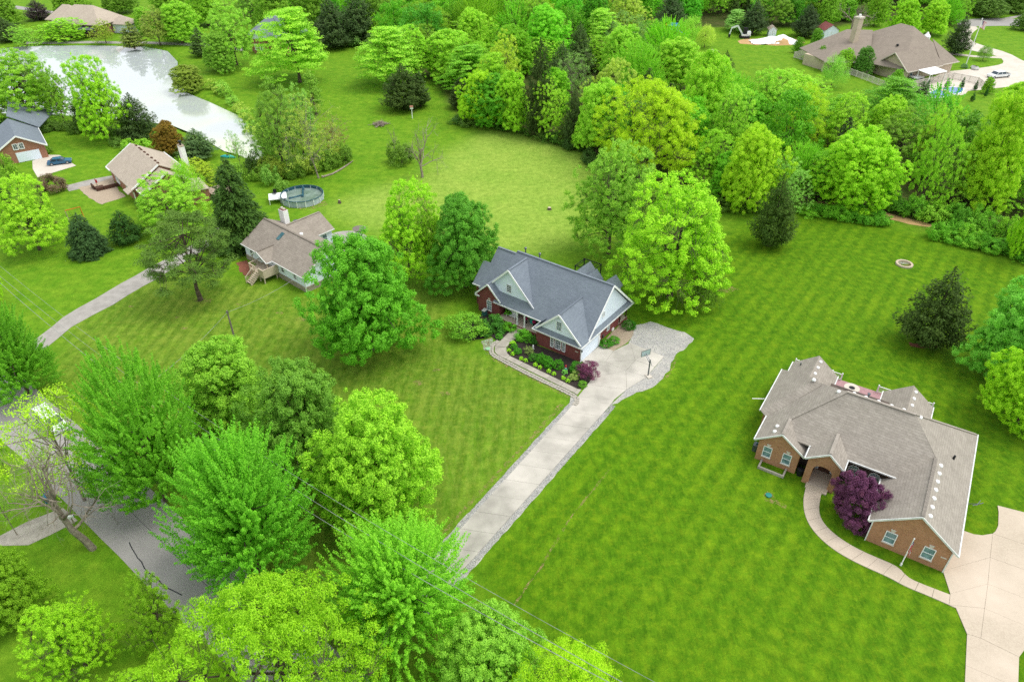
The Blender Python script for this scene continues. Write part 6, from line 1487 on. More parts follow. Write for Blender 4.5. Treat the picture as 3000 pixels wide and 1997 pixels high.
S('hosta1', h1(-8.9, 2.6, 1.1), .8, .55, C_(86, 150, 50), "fern on a stand at the porch's right end", "potted_fern", None, "plant")
part(thing("plant_stand", "small wooden plant stand at the porch's right end", "stand", h1(-8.9, 2.6, .5)), "frame", M_DARKWOOD, lambda b: (b.box(-.2, .2, -.2, .2, .5, .6), [b.box(x - .03, x + .03, y - .03, y + .03, 0, .5) for x in (-.17, .17) for y in (-.17, .17)]))
bn = thing("wheeled_bin", "grey green wheeled bin by the left brick wall", "bin", Z1(362, 855), math.radians(-36.9))
part(bn, "bin_body", mat("bin_plastic", srgb(60, 110, 108), None, 3, .5), lambda b: b.slab([(-.3, -.35, 1.0), (.3, -.35, 1.0), (.3, .35, 1.0), (-.3, .35, 1.0)], 1.0)); part(bn, "lid", mat("bin_lid", srgb(190, 196, 190), None, 3, .5), lambda b: b.slab([(-.33, -.4, 1.02), (.33, -.4, 1.02), (.33, .4, 1.12), (-.33, .4, 1.12)], .06))
hc = thing("back_porch_planter", "red flowers in a dark planter on the back porch corner", "planter", h1(-.8, 12.6, .4))
part(hc, "pot", M_BLACK, lambda b: b.lathe([(.15, 0), (.2, .8)], n=8)); part(hc, "flowers", mat("red_petals", srgb(220, 50, 40), None, 9, .6), lambda b: b.lathe([(.15, .75), (.28, .95), (.1, 1.15)], n=8))
# basketball hoop
hb = Z7(1405, 1045); hd = Z7(1395, 745); hd3 = G(1600 + 1395 / 4.712, 880 + 745 / 4.712, 3.3)
ang = math.atan2(hd3.y - hb.y, hd3.x - hb.x)
hp = thing("basketball_hoop", "basketball hoop on a dark post at the edge of the drive", "basketball hoop", hb, ang)
part(hp, "base", M_PALECONC, lambda b: b.box(-.6, .35, -.35, .35, .05, .2)); part(hp, "post", M_METAL, lambda b: b.box(-.07, .07, -.07, .07, .1, 2.9))
part(hp, "arm", M_METAL, lambda b: (b.bar((0, -.12, 2.5), (1.1, -.12, 3.2), .06, .08), b.bar((0, .12, 2.5), (1.1, .12, 3.2), .06, .08), b.bar((0, 0, 2.85), (-.5, 0, 2.2), .05, .05)))
bd = part(hp, "backboard", mat("clear_board", srgb(190, 205, 212), srgb(170, 188, 196), 2, .15, spec=.7), lambda b: b.box(1.1, 1.14, -.72, .72, 2.9, 3.8)); part(bd, "board_frame", M_METAL, lambda b: (b.bar((1.12, -.74, 2.9), (1.12, .74, 2.9), .05, .06), b.bar((1.12, -.74, 3.8), (1.12, .74, 3.8), .05, .06), b.bar((1.12, -.74, 2.9), (1.12, -.74, 3.8), .05, .06), b.bar((1.12, .74, 2.9), (1.12, .74, 3.8), .05, .06)))
rim = part(hp, "rim", mat("rim_paint", srgb(170, 70, 40), None, 3, .5), lambda b: b.tube([(1.4 + .23 * math.cos(a), .23 * math.sin(a), 3.05) for a in np.linspace(0, 2 * PI, 13)], .02, 5, False)); part(rim, "net", M_WHITE, lambda b: [b.tube([(1.4 + .23 * math.cos(a), .23 * math.sin(a), 3.03), (1.4 + .14 * math.cos(a + .4), .14 * math.sin(a + .4), 2.65)], .012, 3, False) for a in np.arange(0, 6.2, .6)])
# round covers in the lawn
for i, (p, c, lb) in enumerate(((Z8(227, 1012), srgb(40, 130, 120), "teal round septic cover in bare soil before the tan brick house"), (Z5(205, 300), srgb(150, 196, 156), "pale green round cover at the bend of the front walk"))):
    cv = thing("septic_cover", lb, "cover", p); m_ = mat(f"cover_plastic_{i}", c, None, 3, .5)
    part(cv, "riser", m_, lambda b: b.lathe([(.32, 0), (.32, .12)], n=16)); part(cv, "lid", m_, lambda b: b.lathe([(.36, .12), (.36, .18), (.1, .22)], n=16))
# fire pit ring of blocks
fp = thing("fire_pit", "round fire pit ring of pale blocks on the right hand lawn", "fire pit", g(2080, 609))
bl = MB().slab([(-.3, -.17, .32), (.3, -.17, .32), (.25, .17, .32), (-.25, .17, .32)], .32).mesh("block", M_PALEBRICK)
for k in range(14):
    o = bpy.data.objects.new("block", bl); COL.objects.link(o); o.parent = fp; a = 2 * PI * k / 14
    o.location = (1.25 * math.cos(a), 1.25 * math.sin(a), 0); o.rotation_euler = (0, 0, a + PI / 2)
part(fp, "ash_bed", M_SOIL, lambda b: b.lathe([(1.08, 0), (1.08, .06)], n=20))
# flags and poles
M_FR, M_FW, M_FB = mat("flag_red", srgb(190, 30, 50), None, 4, .7), mat("flag_white", srgb(236, 236, 236), None, 4, .7), mat("flag_blue", srgb(40, 50, 110), None, 4, .7)
def flag(root, w, h, z, ang, dy=0.0, limp=.35):
    fl = None
    d = Vector((math.cos(ang), math.sin(ang), 0))
    def pt(s, t): return Vector((0, 0, z - t * h)) + d * (s * w) * (1 - limp * .5) + Vector((0, 0, -limp * s * w * .7)) + Vector((-d.y, d.x, 0)) * .08 * w * math.sin(s * 7 + t)
    fl = part(root, "flag", M_FW, lambda b: [b.slab([pt(k / 6, 0), pt((k + 1) / 6, 0), pt((k + 1) / 6, 1), pt(k / 6, 1)], .004, (-d.y, d.x, 0)) for k in range(6)])
    off = Vector((-d.y, d.x, 0)) * -.012
    for i in range(7):
        for sgn in (1,):
            part(fl, "stripe", M_FR, lambda b: [b.slab([pt(k / 6, i * 2 / 13) + off, pt((k + 1) / 6, i * 2 / 13) + off, pt((k + 1) / 6, (i * 2 + 1) / 13) + off, pt(k / 6, (i * 2 + 1) / 13) + off], .03, (-d.y, d.x, 0)) for k in range(6)])
    ct = part(fl, "canton", M_FB, lambda b: [b.slab([pt(k * .2, 0) + off * 1.6, pt((k + 1) * .2, 0) + off * 1.6, pt((k + 1) * .2, .54) + off * 1.6, pt(k * .2, .54) + off * 1.6], .045, (-d.y, d.x, 0)) for k in range(2)])
    part(fl, "stars", M_FW, lambda b: [b.bar(pt(.06 + .07 * i, .07 + .1 * j) + off * 2.4, pt(.06 + .07 * i, .07 + .1 * j) + off * 2.4 + Vector((0, 0, -.03 * h)), .03 * w, .05) for i in range(5) for j in range(5)])
    return fl
p1 = thing("flagpole", "short white flagpole with striped flag before the tan brick garage", "flagpole", Z9(437, 490))
part(p1, "pole", M_WHITE, lambda b: b.lathe([(.06, 0), (.05, 4.3), (.08, 4.32), (.02, 4.42)], n=8)); part(p1, "ground_sleeve", M_WHITE, lambda b: b.lathe([(.1, 0), (.1, .35)], n=8)); flag(p1, 1.3, .85, 4.0, -2.0, limp=.9)
p2 = thing("flagpole", "tall white flagpole with striped flag on the far house's lawn", "flagpole", G(2830, 189))
hz = 14.0
part(p2, "pole", M_WHITE, lambda b: b.lathe([(.16, 0), (.1, hz), (.2, hz + .1), (.02, hz + .4)], n=8)); flag(p2, 3.6, 2.2, hz - .2, .3, limp=.5)

# ------------------------------------------------------------------ utility pole and wires
up_ = G(696, 1021)
up = thing("utility_pole", "leaning grey wooden utility pole in the front yard left of the big maple", "utility pole", up_)
part(up, "pole", M_POLE, lambda b: b.tube([(0, 0, -.2), (0, 0, 3.4), (0, 0, 6.75)], [.16, .14, .11], 8)); part(up, "insulator_bracket", M_METAL, lambda b: b.box(-.18, .18, -.05, .05, 6.4, 6.55))
def wire(name, pts, r, label, grp=None):
    o = MB().tube(pts, r, 4).build(name, M_WIRE); return tag(o, label, "wire", grp)
M_WIRE = mat("wire", srgb(170, 172, 170), srgb(130, 134, 134), 1, .5)
def rw(s, z, off=5.0): return road_pt(s, off) + Vector((0, 0, z))
def fit(S_, Z_): return np.polyfit(S_, Z_, 2)
A_ = fit([-16, 1.4, 14, 30, 39, 50, 59.6, 66.5], [13, 11.5, 11.9, 13.3, 14.1, 15.3, 16.5, 17.4]); B_ = fit([-22, -4.5, 15, 21, 34.5, 45, 59, 66.5], [10.8, 8.9, 9.6, 10.3, 11.5, 12.8, 14.5, 15.3]); Cw = fit([-25.7, -14, -7.5, 36.3, 41.3, 45, 64.2, 66.1], [9.3, 7.2, 6.1, 9.3, 10.1, 10.7, 13.8, 14.1])
for co, dz, dn, r, lb in ((A_, 0, 0, .016, "topmost overhead wire along the road"), (B_, 0, 0, .014, "upper wire of the close pair along the road"), (B_, -.22, .1, .014, "lower wire of the close pair along the road"), (Cw, 0, 0, .026, "lowest and thickest overhead cable along the road")):
    wire("overhead_wire", [tuple(rw(s, float(np.polyval(co, s)) + dz, 5.0 + dn)) for s in np.arange(-42, 84, 3)], r, lb)
def sag(a, b, k, n=14): return [tuple(a.lerp(b, t) - Vector((0, 0, k * 4 * t * (1 - t)))) for t in np.linspace(0, 1, n)]
ptop = up_ + Vector((0, 0, 6.5))
wire("service_wire", sag(ptop, Vector((H3.matrix_basis @ Vector((-1.5, -.2, 2.9)))), .5), .02, "twisted service wire from the utility pole to the white sided house")
wire("service_wire", sag(ptop, rw(8, 9.0), .6), .02, "twisted service wire from the utility pole to the road wires")

# ------------------------------------------------------------------ round pool
pc = G(884, 567, 1.3); pr_ = 4.35
pool = thing("round_pool", "round above ground pool with pale wall panels behind the white sided house", "pool", (pc.x, pc.y, 0))
M_PW = mat("pool_panel", srgb(188, 200, 208), srgb(160, 174, 184), 2, .5); M_LINER = mat("pool_liner", srgb(52, 96, 110), srgb(36, 72, 86), 2, .4); M_PWATER = mat("stale_pool_water", srgb(142, 160, 152), srgb(104, 124, 112), .6, .12, spec=.6, detail=6)
n = 16
for k in range(n):
    a0, a1 = 2 * PI * k / n, 2 * PI * (k + 1) / n
    q = [(pr_ * math.cos(a), pr_ * math.sin(a)) for a in (a0 + .01, a1 - .01)]
    MB().slab([(q[0][0], q[0][1], 1.28), (q[1][0], q[1][1], 1.28), (q[1][0] * .985, q[1][1] * .985, 1.28), (q[0][0] * .985, q[0][1] * .985, 1.28)], 1.26).build("wall_panel", M_PW, pool)
    MB().bar((pr_ * 1.01 * math.cos(a0), pr_ * 1.01 * math.sin(a0), 0), (pr_ * 1.01 * math.cos(a0), pr_ * 1.01 * math.sin(a0), 1.3), .16, .1).build("upright", M_WHITE, pool)
part(pool, "top_rail", M_LINER, lambda b: b.tube([(pr_ * math.cos(a), pr_ * math.sin(a), 1.32) for a in np.linspace(0, 2 * PI, 33)], .09, 6, False))
part(pool, "liner", M_LINER, lambda b: b.tube2([(0, 0, .5), (0, 0, 1.3)], [pr_ * .97, pr_ * .97], 32, False))
part(pool, "water", M_PWATER, lambda b: b.lathe([(pr_ * .968, .6), (pr_ * .968, .75)], n=32)); part(pool, "pool_cover_fold", M_LINER, lambda b: (b.tube([(-.6, 3.8, 1.1), (-.4, 2.2, .82), (0, .6, .8), (.2, -.6, .78)], [.25, .2, .22, .3], 6), b.tube([(0, .2, .8), (-1.5, -.8, .78), (-2.4, -1.4, .77)], [.25, .2, .3], 6)))
pd_ = G(816, 574, 1.1); pk = thing("pool_deck", "small white platform beside the round pool", "deck", (pd_.x, pd_.y, 0), .3)
part(pk, "platform", M_WHITE, lambda b: b.box(-2.0, 1.6, -1.6, 1.6, 1.0, 1.15))
for x, y in ((-1.9, -1.5), (1.5, -1.5), (-1.9, 1.5), (1.5, 1.5)): part(pk, "leg", M_WHITE, lambda b: b.box(x - .06, x + .06, y - .06, y + .06, 0, 1.0))
pu = thing("pool_chair", "dark chair standing on the white pool platform", "chair", (pd_.x - 1.0, pd_.y + .8, 1.15)); part(pu, "seat", M_BLACK, lambda b: b.box(-.35, .35, -.35, .35, .3, .4)); part(pu, "backrest", M_BLACK, lambda b: b.box(-.35, .35, .3, .38, .4, 1.0))
for x, y in ((-.3, -.3), (.3, -.3), (-.3, .3), (.3, .3)): part(pu, "leg", M_BLACK, lambda b: b.box(x - .03, x + .03, y - .03, y + .03, 0, .3))

# ------------------------------------------------------------------ vehicles
M_TYRE, M_RIM = mat("tyre", srgb(34, 34, 36), None, 3, .8), mat("rim", srgb(190, 194, 198), None, 3, .3, metal=.7)
def car(name, label, loc, rz, paint, L=4.6, W_=1.8, kind='sedan', glass=None):
    r = thing(name, label, {'sedan': 'car', 'pickup': 'pickup truck', 'van': 'van'}[kind], loc, rz)
    h0, hb_ = .3, {'sedan': .88, 'pickup': 1.1, 'van': 1.15}[kind]; ht = {'sedan': 1.42, 'pickup': 1.85, 'van': 2.0}[kind]
    l = L / 2
    prof = {'sedan': [(-l, h0), (l, h0), (l, .62), (l - .15, .74), (l - 1.2, hb_), (-l + .95, hb_ + .02), (-l + .05, hb_ - .06), (-l, .6)],
            'pickup': [(-l, h0 + .15), (l, h0 + .15), (l, .95), (l - .15, 1.08), (l - 1.4, 1.16), (-l, 1.12)],
            'van': [(-l, h0), (l, h0), (l, .8), (l - .1, 1.0), (l - .9, hb_), (-l, hb_)]}[kind]
    def body(b):
        b.slab([(x, -W_ / 2, z) for x, z in prof], W_, (0, 1, 0))
    part(r, "body", paint, body)
    cab = {'sedan': [(l - 1.35, hb_), (l - 2.05, ht), (-l + 1.35, ht), (-l + .55, hb_)], 'pickup': [(l - 1.45, 1.14), (l - 2.15, ht), (-l + 2.2, ht), (-l + 2.0, 1.12)], 'van': [(l - .85, hb_), (l - 1.6, ht), (-l + .1, ht), (-l + .02, hb_)]}[kind]
    def cabin(b, inset=.0, top=.14):
        lo = [(x, hb_ if z < ht - .01 else z) for x, z in cab]
        v = []
        for sgn in (-1, 1):
            v.append([(x, sgn * (W_ / 2 - (.05 if z < ht - .01 else .2) + inset), z) for x, z in cab])
        n0 = len(b.v); b.v += v[0] + v[1]
        b.f += [(n0, n0 + 1, n0 + 2, n0 + 3), (n0 + 7, n0 + 6, n0 + 5, n0 + 4)] + [(n0 + i, n0 + 4 + i, n0 + 4 + (i + 1) % 4, n0 + (i + 1) % 4) for i in range(4)]
    part(r, "cabin_glass", glass or M_DARKGLASS, lambda b: cabin(b))
    x1, x2 = cab[1][0], cab[2][0]
    part(r, "roof", paint, lambda b: b.slab([(x1 + .05, -W_ / 2 + .16, ht + .03), (x1 + .05, W_ / 2 - .16, ht + .03), (x2 - .05, W_ / 2 - .16, ht + .03), (x2 - .05, -W_ / 2 + .16, ht + .03)], .06))
    for sgn in (-1, 1):
        for (xb, xt) in ((cab[0][0], x1), (cab[3][0], x2)): part(r, "pillar", paint, lambda b: b.bar((xb, sgn * (W_ / 2 - .04), hb_), (xt, sgn * (W_ / 2 - .18), ht), .1, .08))
        part(r, "pillar", paint, lambda b: b.bar(((x1 + x2) / 2, sgn * (W_ / 2 - .05), hb_), ((x1 + x2) / 2, sgn * (W_ / 2 - .19), ht), .12, .06))
        part(r, "headlight", M_PALECONC, lambda b: b.box(l - .04, l + .02, sgn * (W_ / 2 - .45) - .15, sgn * (W_ / 2 - .45) + .25 * (1 if sgn > 0 else 1) - .05, .62, .76))
        part(r, "tail_light", M_FR, lambda b: b.box(-l - .02, -l + .04, sgn * (W_ / 2 - .3) - .15, sgn * (W_ / 2 - .3) + .15, .62, .8))
        for x in (l - .85, -l + .9):
            R_ = .34 if kind == 'sedan' else .42
            wh = part(r, "wheel", M_TYRE, lambda b: b.tube([(x, sgn * (W_ / 2 - .2), R_), (x, sgn * (W_ / 2 + .03), R_)], R_, 14)); part(wh, "rim", M_RIM, lambda b: b.tube([(x, sgn * (W_ / 2 + .02), R_), (x, sgn * (W_ / 2 + .045), R_)], R_ * .62, 10))
    if kind == 'pickup': part(r, "truck_bed", M_BLACK, lambda b: b.box(-l + .12, -l + 1.9, -W_ / 2 + .12, W_ / 2 - .12, 1.1, 1.14))
    return r
M_CARBLUE = mat("blue_car_paint", srgb(44, 104, 140), srgb(38, 92, 126), .6, .25, spec=.6); M_CARWHITE = mat("white_car_paint", srgb(234, 238, 240), srgb(222, 226, 230), .6, .25, spec=.6)
q0, q1 = G(143, 486), G(206, 478)
car("parked_car", "blue sedan parked on the concrete pad by the dark roofed garage", (q0 + q1) / 2 + Vector((0, .4, .06)), math.atan2(q1.y - q0.y, q1.x - q0.x), M_CARBLUE, 5.0, 1.9)
q0, q1 = G(2953, 226), G(2900, 231)
car("pickup_truck", "white crew cab pickup parked at the far house's court", (q0 + q1) / 2 + Vector((0, .6, .05)), math.atan2(q1.y - q0.y, q1.x - q0.x), M_CARWHITE, 7.2, 2.4, 'pickup')
van = car("white_van", "white van on the road under the thin yellow green tree", road_pt(-6.5, -1.9) + Vector((0, 0, .03)), math.atan2(RD.y, RD.x), M_CARWHITE, 5.2, 2.0, 'van')

# ------------------------------------------------------------------ yard objects on the left
def mailbox(p, c, lb):
    m = thing("mailbox", lb, "mailbox", p, .6)
    part(m, "post", M_WOOD, lambda b: b.box(-.06, .06, -.06, .06, -.05, 1.1))
    part(m, "box", c, lambda b: b.slab([(-.3, y, z) for y, z in [(-.16, 1.1), (.16, 1.1)] + [(.16 * math.cos(a), 1.3 + .16 * math.sin(a)) for a in np.linspace(0, PI, 7)]], .6, (1, 0, 0)))
    part(m, "flag_arm", M_FR, lambda b: b.box(-.05, .15, .17, .19, 1.3, 1.38)); part(m, "door", M_CARBLUE, lambda b: b.box(.3, .33, -.15, .15, 1.1, 1.4))
mailbox(Z2(572, 352), M_WHITE, "white mailbox at the corner of the side drive and road"); mailbox(G(357, 1328), M_WHITE, "white mailbox under the feathery tree at the far road edge")
rb = thing("recycling_bin", "blue bin on the grass behind the bare tree", "bin", Z2(388, 175)); m_ = mat("blue_bin", srgb(30, 110, 150), None, 3, .5); part(rb, "bin_body", m_, lambda b: b.box(-.35, .35, -.4, .4, 0, 1.0)); part(rb, "lid", m_, lambda b: b.slab([(-.4, -.45, 1.05), (.4, -.45, 1.05), (.4, .45, 1.15), (-.4, .45, 1.15)], .06))
s0, s1 = G(190, 617, 2.2), G(234, 606, 2.2); M_OR = mat("orange_paint", srgb(206, 128, 40), None, 3, .6)
sw = thing("swing_set", "orange swing frame on the lawn beside the round lime tree", "swing set", ((s0.x + s1.x) / 2, (s0.y + s1.y) / 2, 0), math.atan2(s1.y - s0.y, s1.x - s0.x)); hl = (s1 - s0).length / 2
part(sw, "top_beam", M_OR, lambda b: b.bar((-hl, 0, 2.2), (hl, 0, 2.2), .14, .14))
for x in (-hl, hl):
    for y in (-.9, .9): part(sw, "leg", M_OR if x > 0 else M_WOOD, lambda b: b.bar((x, 0, 2.2), (x, y, 0), .08, .08))
for x in (-1, 1): part(sw, "swing_seat", M_BLACK, lambda b: (b.box(x - .25, x + .25, -.1, .1, .5, .55), b.bar((x - .22, 0, .5), (x - .22, 0, 2.2), .02, .02), b.bar((x + .22, 0, .5), (x + .22, 0, 2.2), .02, .02)))
ky = thing("kayak", "turquoise kayak lying at the narrow end of the pond", "kayak", g(525, 363), -.15); part(ky, "hull", mat("turquoise_hull", srgb(60, 200, 204), srgb(50, 170, 180), 2, .4), lambda b: b.tube([(-2, 0, .2), (-1.6, 0, .22), (-.6, 0, .3), (.6, 0, .3), (1.6, 0, .22), (2, 0, .2)], [.03, .22, .42, .42, .22, .03], 8)); part(ky, "cockpit", M_BLACK, lambda b: b.lathe([(.3, .62), (.34, .72)], n=10))
bhp = thing("birdhouse_post", "white post with a small birdhouse in the field", "birdhouse", g(949, 273)); part(bhp, "post", M_WHITE, lambda b: b.box(-.1, .1, -.1, .1, 0, 2.6)); bx = part(bhp, "house", M_WHITE, lambda b: b.box(-.35, .35, -.3, .3, 2.6, 3.2)); part(bx, "roof", M_ORBRICK, lambda b: (b.slab([(-.45, -.4, 3.15), (.45, -.4, 3.15), (.45, 0, 3.5), (-.45, 0, 3.5)], .06), b.slab([(-.45, .4, 3.15), (.45, .4, 3.15), (.45, 0, 3.5), (-.45, 0, 3.5)], .06)))
bp = thing("brush_pile", "heap of cut brown branches in the field", "brush pile", g(873, 288))
rb_ = random.Random(4)
for k in range(70):
    a = rb_.uniform(0, 6.28); r0 = rb_.uniform(0, 1.6); l_ = rb_.uniform(.8, 2.0); b_ = rb_.uniform(0, 6.28)
    MB().tube([(r0 * math.cos(a) - l_ * math.cos(b_), r0 * math.sin(a) * .8 - l_ * math.sin(b_), rb_.uniform(.02, .4)), (r0 * math.cos(a) + l_ * math.cos(b_), r0 * math.sin(a) * .8 + l_ * math.sin(b_), rb_.uniform(.2, 1.1))], [.07, .03], 4).build("branch", M_GREYBARK, bp)
sp = thing("tree_stump", "cut tree stump in the field behind the red brick house", "stump", g(1264, 482)); part(sp, "stump_wood", M_BARK, lambda b: b.lathe([(.5, 0), (.38, .2), (.34, .45)], n=10)); part(sp, "cut_face", M_TANWOOD, lambda b: b.lathe([(.33, .45), (.33, .47)], n=10))
sp = thing("tree_stump", "small dark stump behind the round pool", "stump", G(995, 595)); part(sp, "stump_wood", M_BARK, lambda b: b.lathe([(.4, 0), (.3, .3), (.2, .7)], n=9)); part(sp, "cut_face", M_TANWOOD, lambda b: b.lathe([(.19, .7), (.19, .72)], n=9))
lg = thing("fallen_log", "long curved log lying along the front of the brush clump", "log", g(745, 408)); c0 = g(745, 408); part(lg, "log_wood", M_GREYBARK, lambda b: b.tube([tuple(g(u, v) - c0 + Vector((0, 0, .2))) for u, v in ((742, 409), (765, 402), (785, 391), (800, 381), (812, 372))], [.22, .2, .2, .16, .1], 7)); part(lg, "log_end", M_TANWOOD, lambda b: b.lathe([(.2, .0), (.2, .38)], (-.3, 0, 0), 8))
ds = thing("satellite_dish", "large mesh satellite dish on a post behind the white sided house", "satellite dish", G(1062, 710)); part(ds, "post", M_METAL, lambda b: b.tube([(0, 0, 0), (0, 0, 1.6), (-.3, .1, 2.2)], .08, 6)); part(ds, "dish", mat("mesh_dish", srgb(128, 120, 112), srgb(100, 94, 88), 6, .6), lambda b: b.lathe([(.1, 2.2), (.9, 2.45), (1.25, 2.85)], (-.3, .1, 0), 16))
sf = thing("patio_sofa", "dark patio sofa on the white sided house's back deck", "sofa", G(984, 712), math.radians(-40)); part(sf, "seat", M_BLACK, lambda b: b.box(-1.0, 1.0, -.4, .4, .1, .5)); part(sf, "backrest", M_BLACK, lambda b: b.box(-1.0, 1.0, .3, .5, .5, 1.0)); part(sf, "armrest", M_BLACK, lambda b: b.box(-1.15, -1.0, -.4, .5, .1, .7)); part(sf, "armrest", M_BLACK, lambda b: b.box(1.0, 1.15, -.4, .5, .1, .7))
ft = thing("fire_table", "round white topped fire table on the mauve deck", "fire table", H2.matrix_basis @ Vector((-14.2, 24.2, .6))); part(ft, "base", M_BLACK, lambda b: b.lathe([(.7, 0), (.75, .9)], n=16)); part(ft, "table_top", M_PALECONC, lambda b: b.tube2([(0, 0, .9), (0, 0, 1.02), (0, 0, 1.02), (0, 0, .95)], [1.0, 1.0, .4, .4], 20, False)); part(ft, "burner", M_BLACK, lambda b: b.lathe([(.4, .9), (.4, .95)], n=12))
wb = thing("wheeled_bin", "black bin in the recess left of the tan brick entrance", "bin", H2.matrix_basis @ Vector((-16.05, 5.9, 0))); part(wb, "bin_body", M_BLACK, lambda b: b.lathe([(.36, 0), (.42, .9)], n=10)); part(wb, "lid", M_BLACK, lambda b: b.lathe([(.45, .9), (.45, .97), (.2, 1.08)], n=10))
ub = thing("utility_meter", "grey electric meter box at the tan brick house's left corner", "meter", H2.matrix_basis @ Vector((-21.75, 7.2, 0)), H2.rotation_euler[2]); part(ub, "cabinet", M_METAL, lambda b: b.box(-.35, .3, -.4, .4, 0, 1.0)); part(ub, "meter_dial", M_GLASS, lambda b: b.lathe([(.16, 1.0), (.16, 1.2)], n=10))

# ------------------------------------------------------------------ far yards
def shed(p, w, d, h, rz, wallm, roofm, lb):
    r = thing("garden_shed", lb, "shed", p, rz)
    part(r, "wall", wallm, lambda b: b.slab([(-w / 2, -d / 2, 0), (w / 2, -d / 2, 0), (w / 2, -d / 2, h * .68), (0, -d / 2, h * .96), (-w / 2, -d / 2, h * .68)], d, (0, 1, 0)))
    for s_ in (-1, 1): part(r, "roof_panel", roofm, lambda b: b.slab([(s_ * (w / 2 + .3), -d / 2 - .3, h * .66), (0, -d / 2 - .3, h), (0, d / 2 + .3, h), (s_ * (w / 2 + .3), d / 2 + .3, h * .66)], .12))
    dr = part(r, "door", M_SIDING, lambda b: b.box(-w * .25, w * .25, -d / 2 - .06, -d / 2, .1, h * .6)); part(dr, "door_trim", M_PALECONC, lambda b: b.box(-.04, .04, -d / 2 - .09, -d / 2 - .06, .1, h * .6))
shed(g(1900, 90), 5.4, 6, 5.6, .1, M_SIDING, M_REDBRICK, "white shed with maroon roof left of the far brown roofed house")
shed(g(1774, 82), 2.8, 3, 3.6, -.1, M_SIDING, M_TANROOF, "small white shed behind the tarpaulin heap")
shed(g(1642, 133), 2.2, 2.2, 2.6, .6, M_DARKWOOD, M_TANROOF, "tiny brown playhouse at the edge of the far yard")
tp = thing("tarpaulin_heap", "white tarpaulin over a heap of soil in the far yard", "tarpaulin", g(1783, 98))
me_ = MB(); rt_ = random.Random(2); nx2, ny2 = 16, 8
grid = [[(-9 + 18 * i / nx2, -3.4 + 6.8 * j / ny2 + .5 * math.sin(i * 1.3), max(.06, 2.6 * math.exp(-((i - nx2 * .62) / 4.2) ** 2 - ((j - ny2 / 2) / 3) ** 2) + 1.2 * math.exp(-((i - 4) / 3) ** 2 - ((j - 4) / 3) ** 2) + rt_.uniform(-.25, .25))) for j in range(ny2 + 1)] for i in range(nx2 + 1)]
for i in range(nx2):
    for j in range(ny2): me_.slab([grid[i][j], grid[i + 1][j], grid[i + 1][j + 1], grid[i][j + 1]], .04)
me_.build("tarpaulin_sheet", M_WHITE, tp); part(tp, "soil_heap", M_CLAY, lambda b: b.lathe([(4.5, 0), (3, 1.2), (1, 1.9)], (1.5, 0, 0), 14))
ex = thing("excavator", "white mini excavator with raised arm in the far yard", "excavator", g(1712, 88), 3.0)
part(ex, "track", M_BLACK, lambda b: b.box(-1.8, 1.8, -1.4, -.7, 0, .9)); part(ex, "track", M_BLACK, lambda b: b.box(-1.8, 1.8, .7, 1.4, 0, .9)); part(ex, "cab", M_BLACK, lambda b: b.box(-.8, .7, -.9, .6, 1.5, 3.6)); part(ex, "engine_housing", M_CARWHITE, lambda b: b.box(-2.0, -.6, -1.2, 1.2, .9, 2.4)); part(ex, "deck", M_CARWHITE, lambda b: b.box(-1.9, 1.2, -1.2, 1.2, .9, 1.5))
bo = part(ex, "boom", M_CARWHITE, lambda b: (b.bar((1.0, 0, 1.6), (3.0, 0, 4.2), .45, .55), b.bar((3.0, 0, 4.2), (5.2, 0, 3.4), .4, .5))); part(bo, "dipper", M_CARWHITE, lambda b: b.bar((5.1, 0, 3.5), (5.6, 0, 1.2), .35, .4)); part(bo, "bucket", M_BLACK, lambda b: b.slab([(5.2, -.6, 1.3), (6.0, -.6, 1.2), (5.9, -.6, .3), (5.3, -.6, .2)], 1.2, (0, 1, 0)))
M_PY, M_PB, M_PN = mat("yellow_plastic", srgb(226, 176, 30), None, 2, .4), mat("blue_plastic", srgb(40, 130, 200), None, 2, .4), mat("navy_plastic", srgb(40, 50, 86), None, 2, .4)
def playset(u, v, m1, m2, lb, s=1.0):
    p = thing("play_set", lb, "play set", g(u, v), -.3)
    for x in (-1.6, 1.6):
        for y in (-1.2, 1.2): part(p, "post", m1, lambda b: b.box(x * s - .15, x * s + .15, y * s - .15, y * s + .15, 0, 3.0 * s))
    part(p, "platform", m1, lambda b: b.box(-1.7 * s, 1.7 * s, -1.3 * s, 1.3 * s, 1.2 * s, 1.5 * s)); part(p, "canopy", m2, lambda b: (b.slab([(-2 * s, -1.6 * s, 3.0 * s), (2 * s, -1.6 * s, 3.0 * s), (2 * s, 0, 4.0 * s), (-2 * s, 0, 4.0 * s)], .15), b.slab([(-2 * s, 1.6 * s, 3.0 * s), (2 * s, 1.6 * s, 3.0 * s), (2 * s, 0, 4.0 * s), (-2 * s, 0, 4.0 * s)], .15)))
    part(p, "side_panel", m2, lambda b: b.box(-1.5 * s, 1.5 * s, -1.32 * s, -1.22 * s, 1.5 * s, 2.3 * s)); part(p, "slide", m1, lambda b: b.slab([(1.6 * s, -.5, 1.5 * s), (4.2 * s, -.5, .2), (4.2 * s, .5, .2), (1.6 * s, .5, 1.5 * s)], .15))
playset(1534, 76, M_PY, M_PY, "yellow play set in the far yard"); playset(1549, 78, M_PB, M_PB, "blue play set right of the yellow play set"); playset(1517, 76, M_PN, M_PN, "dark blue play set left of the yellow play set", .8)
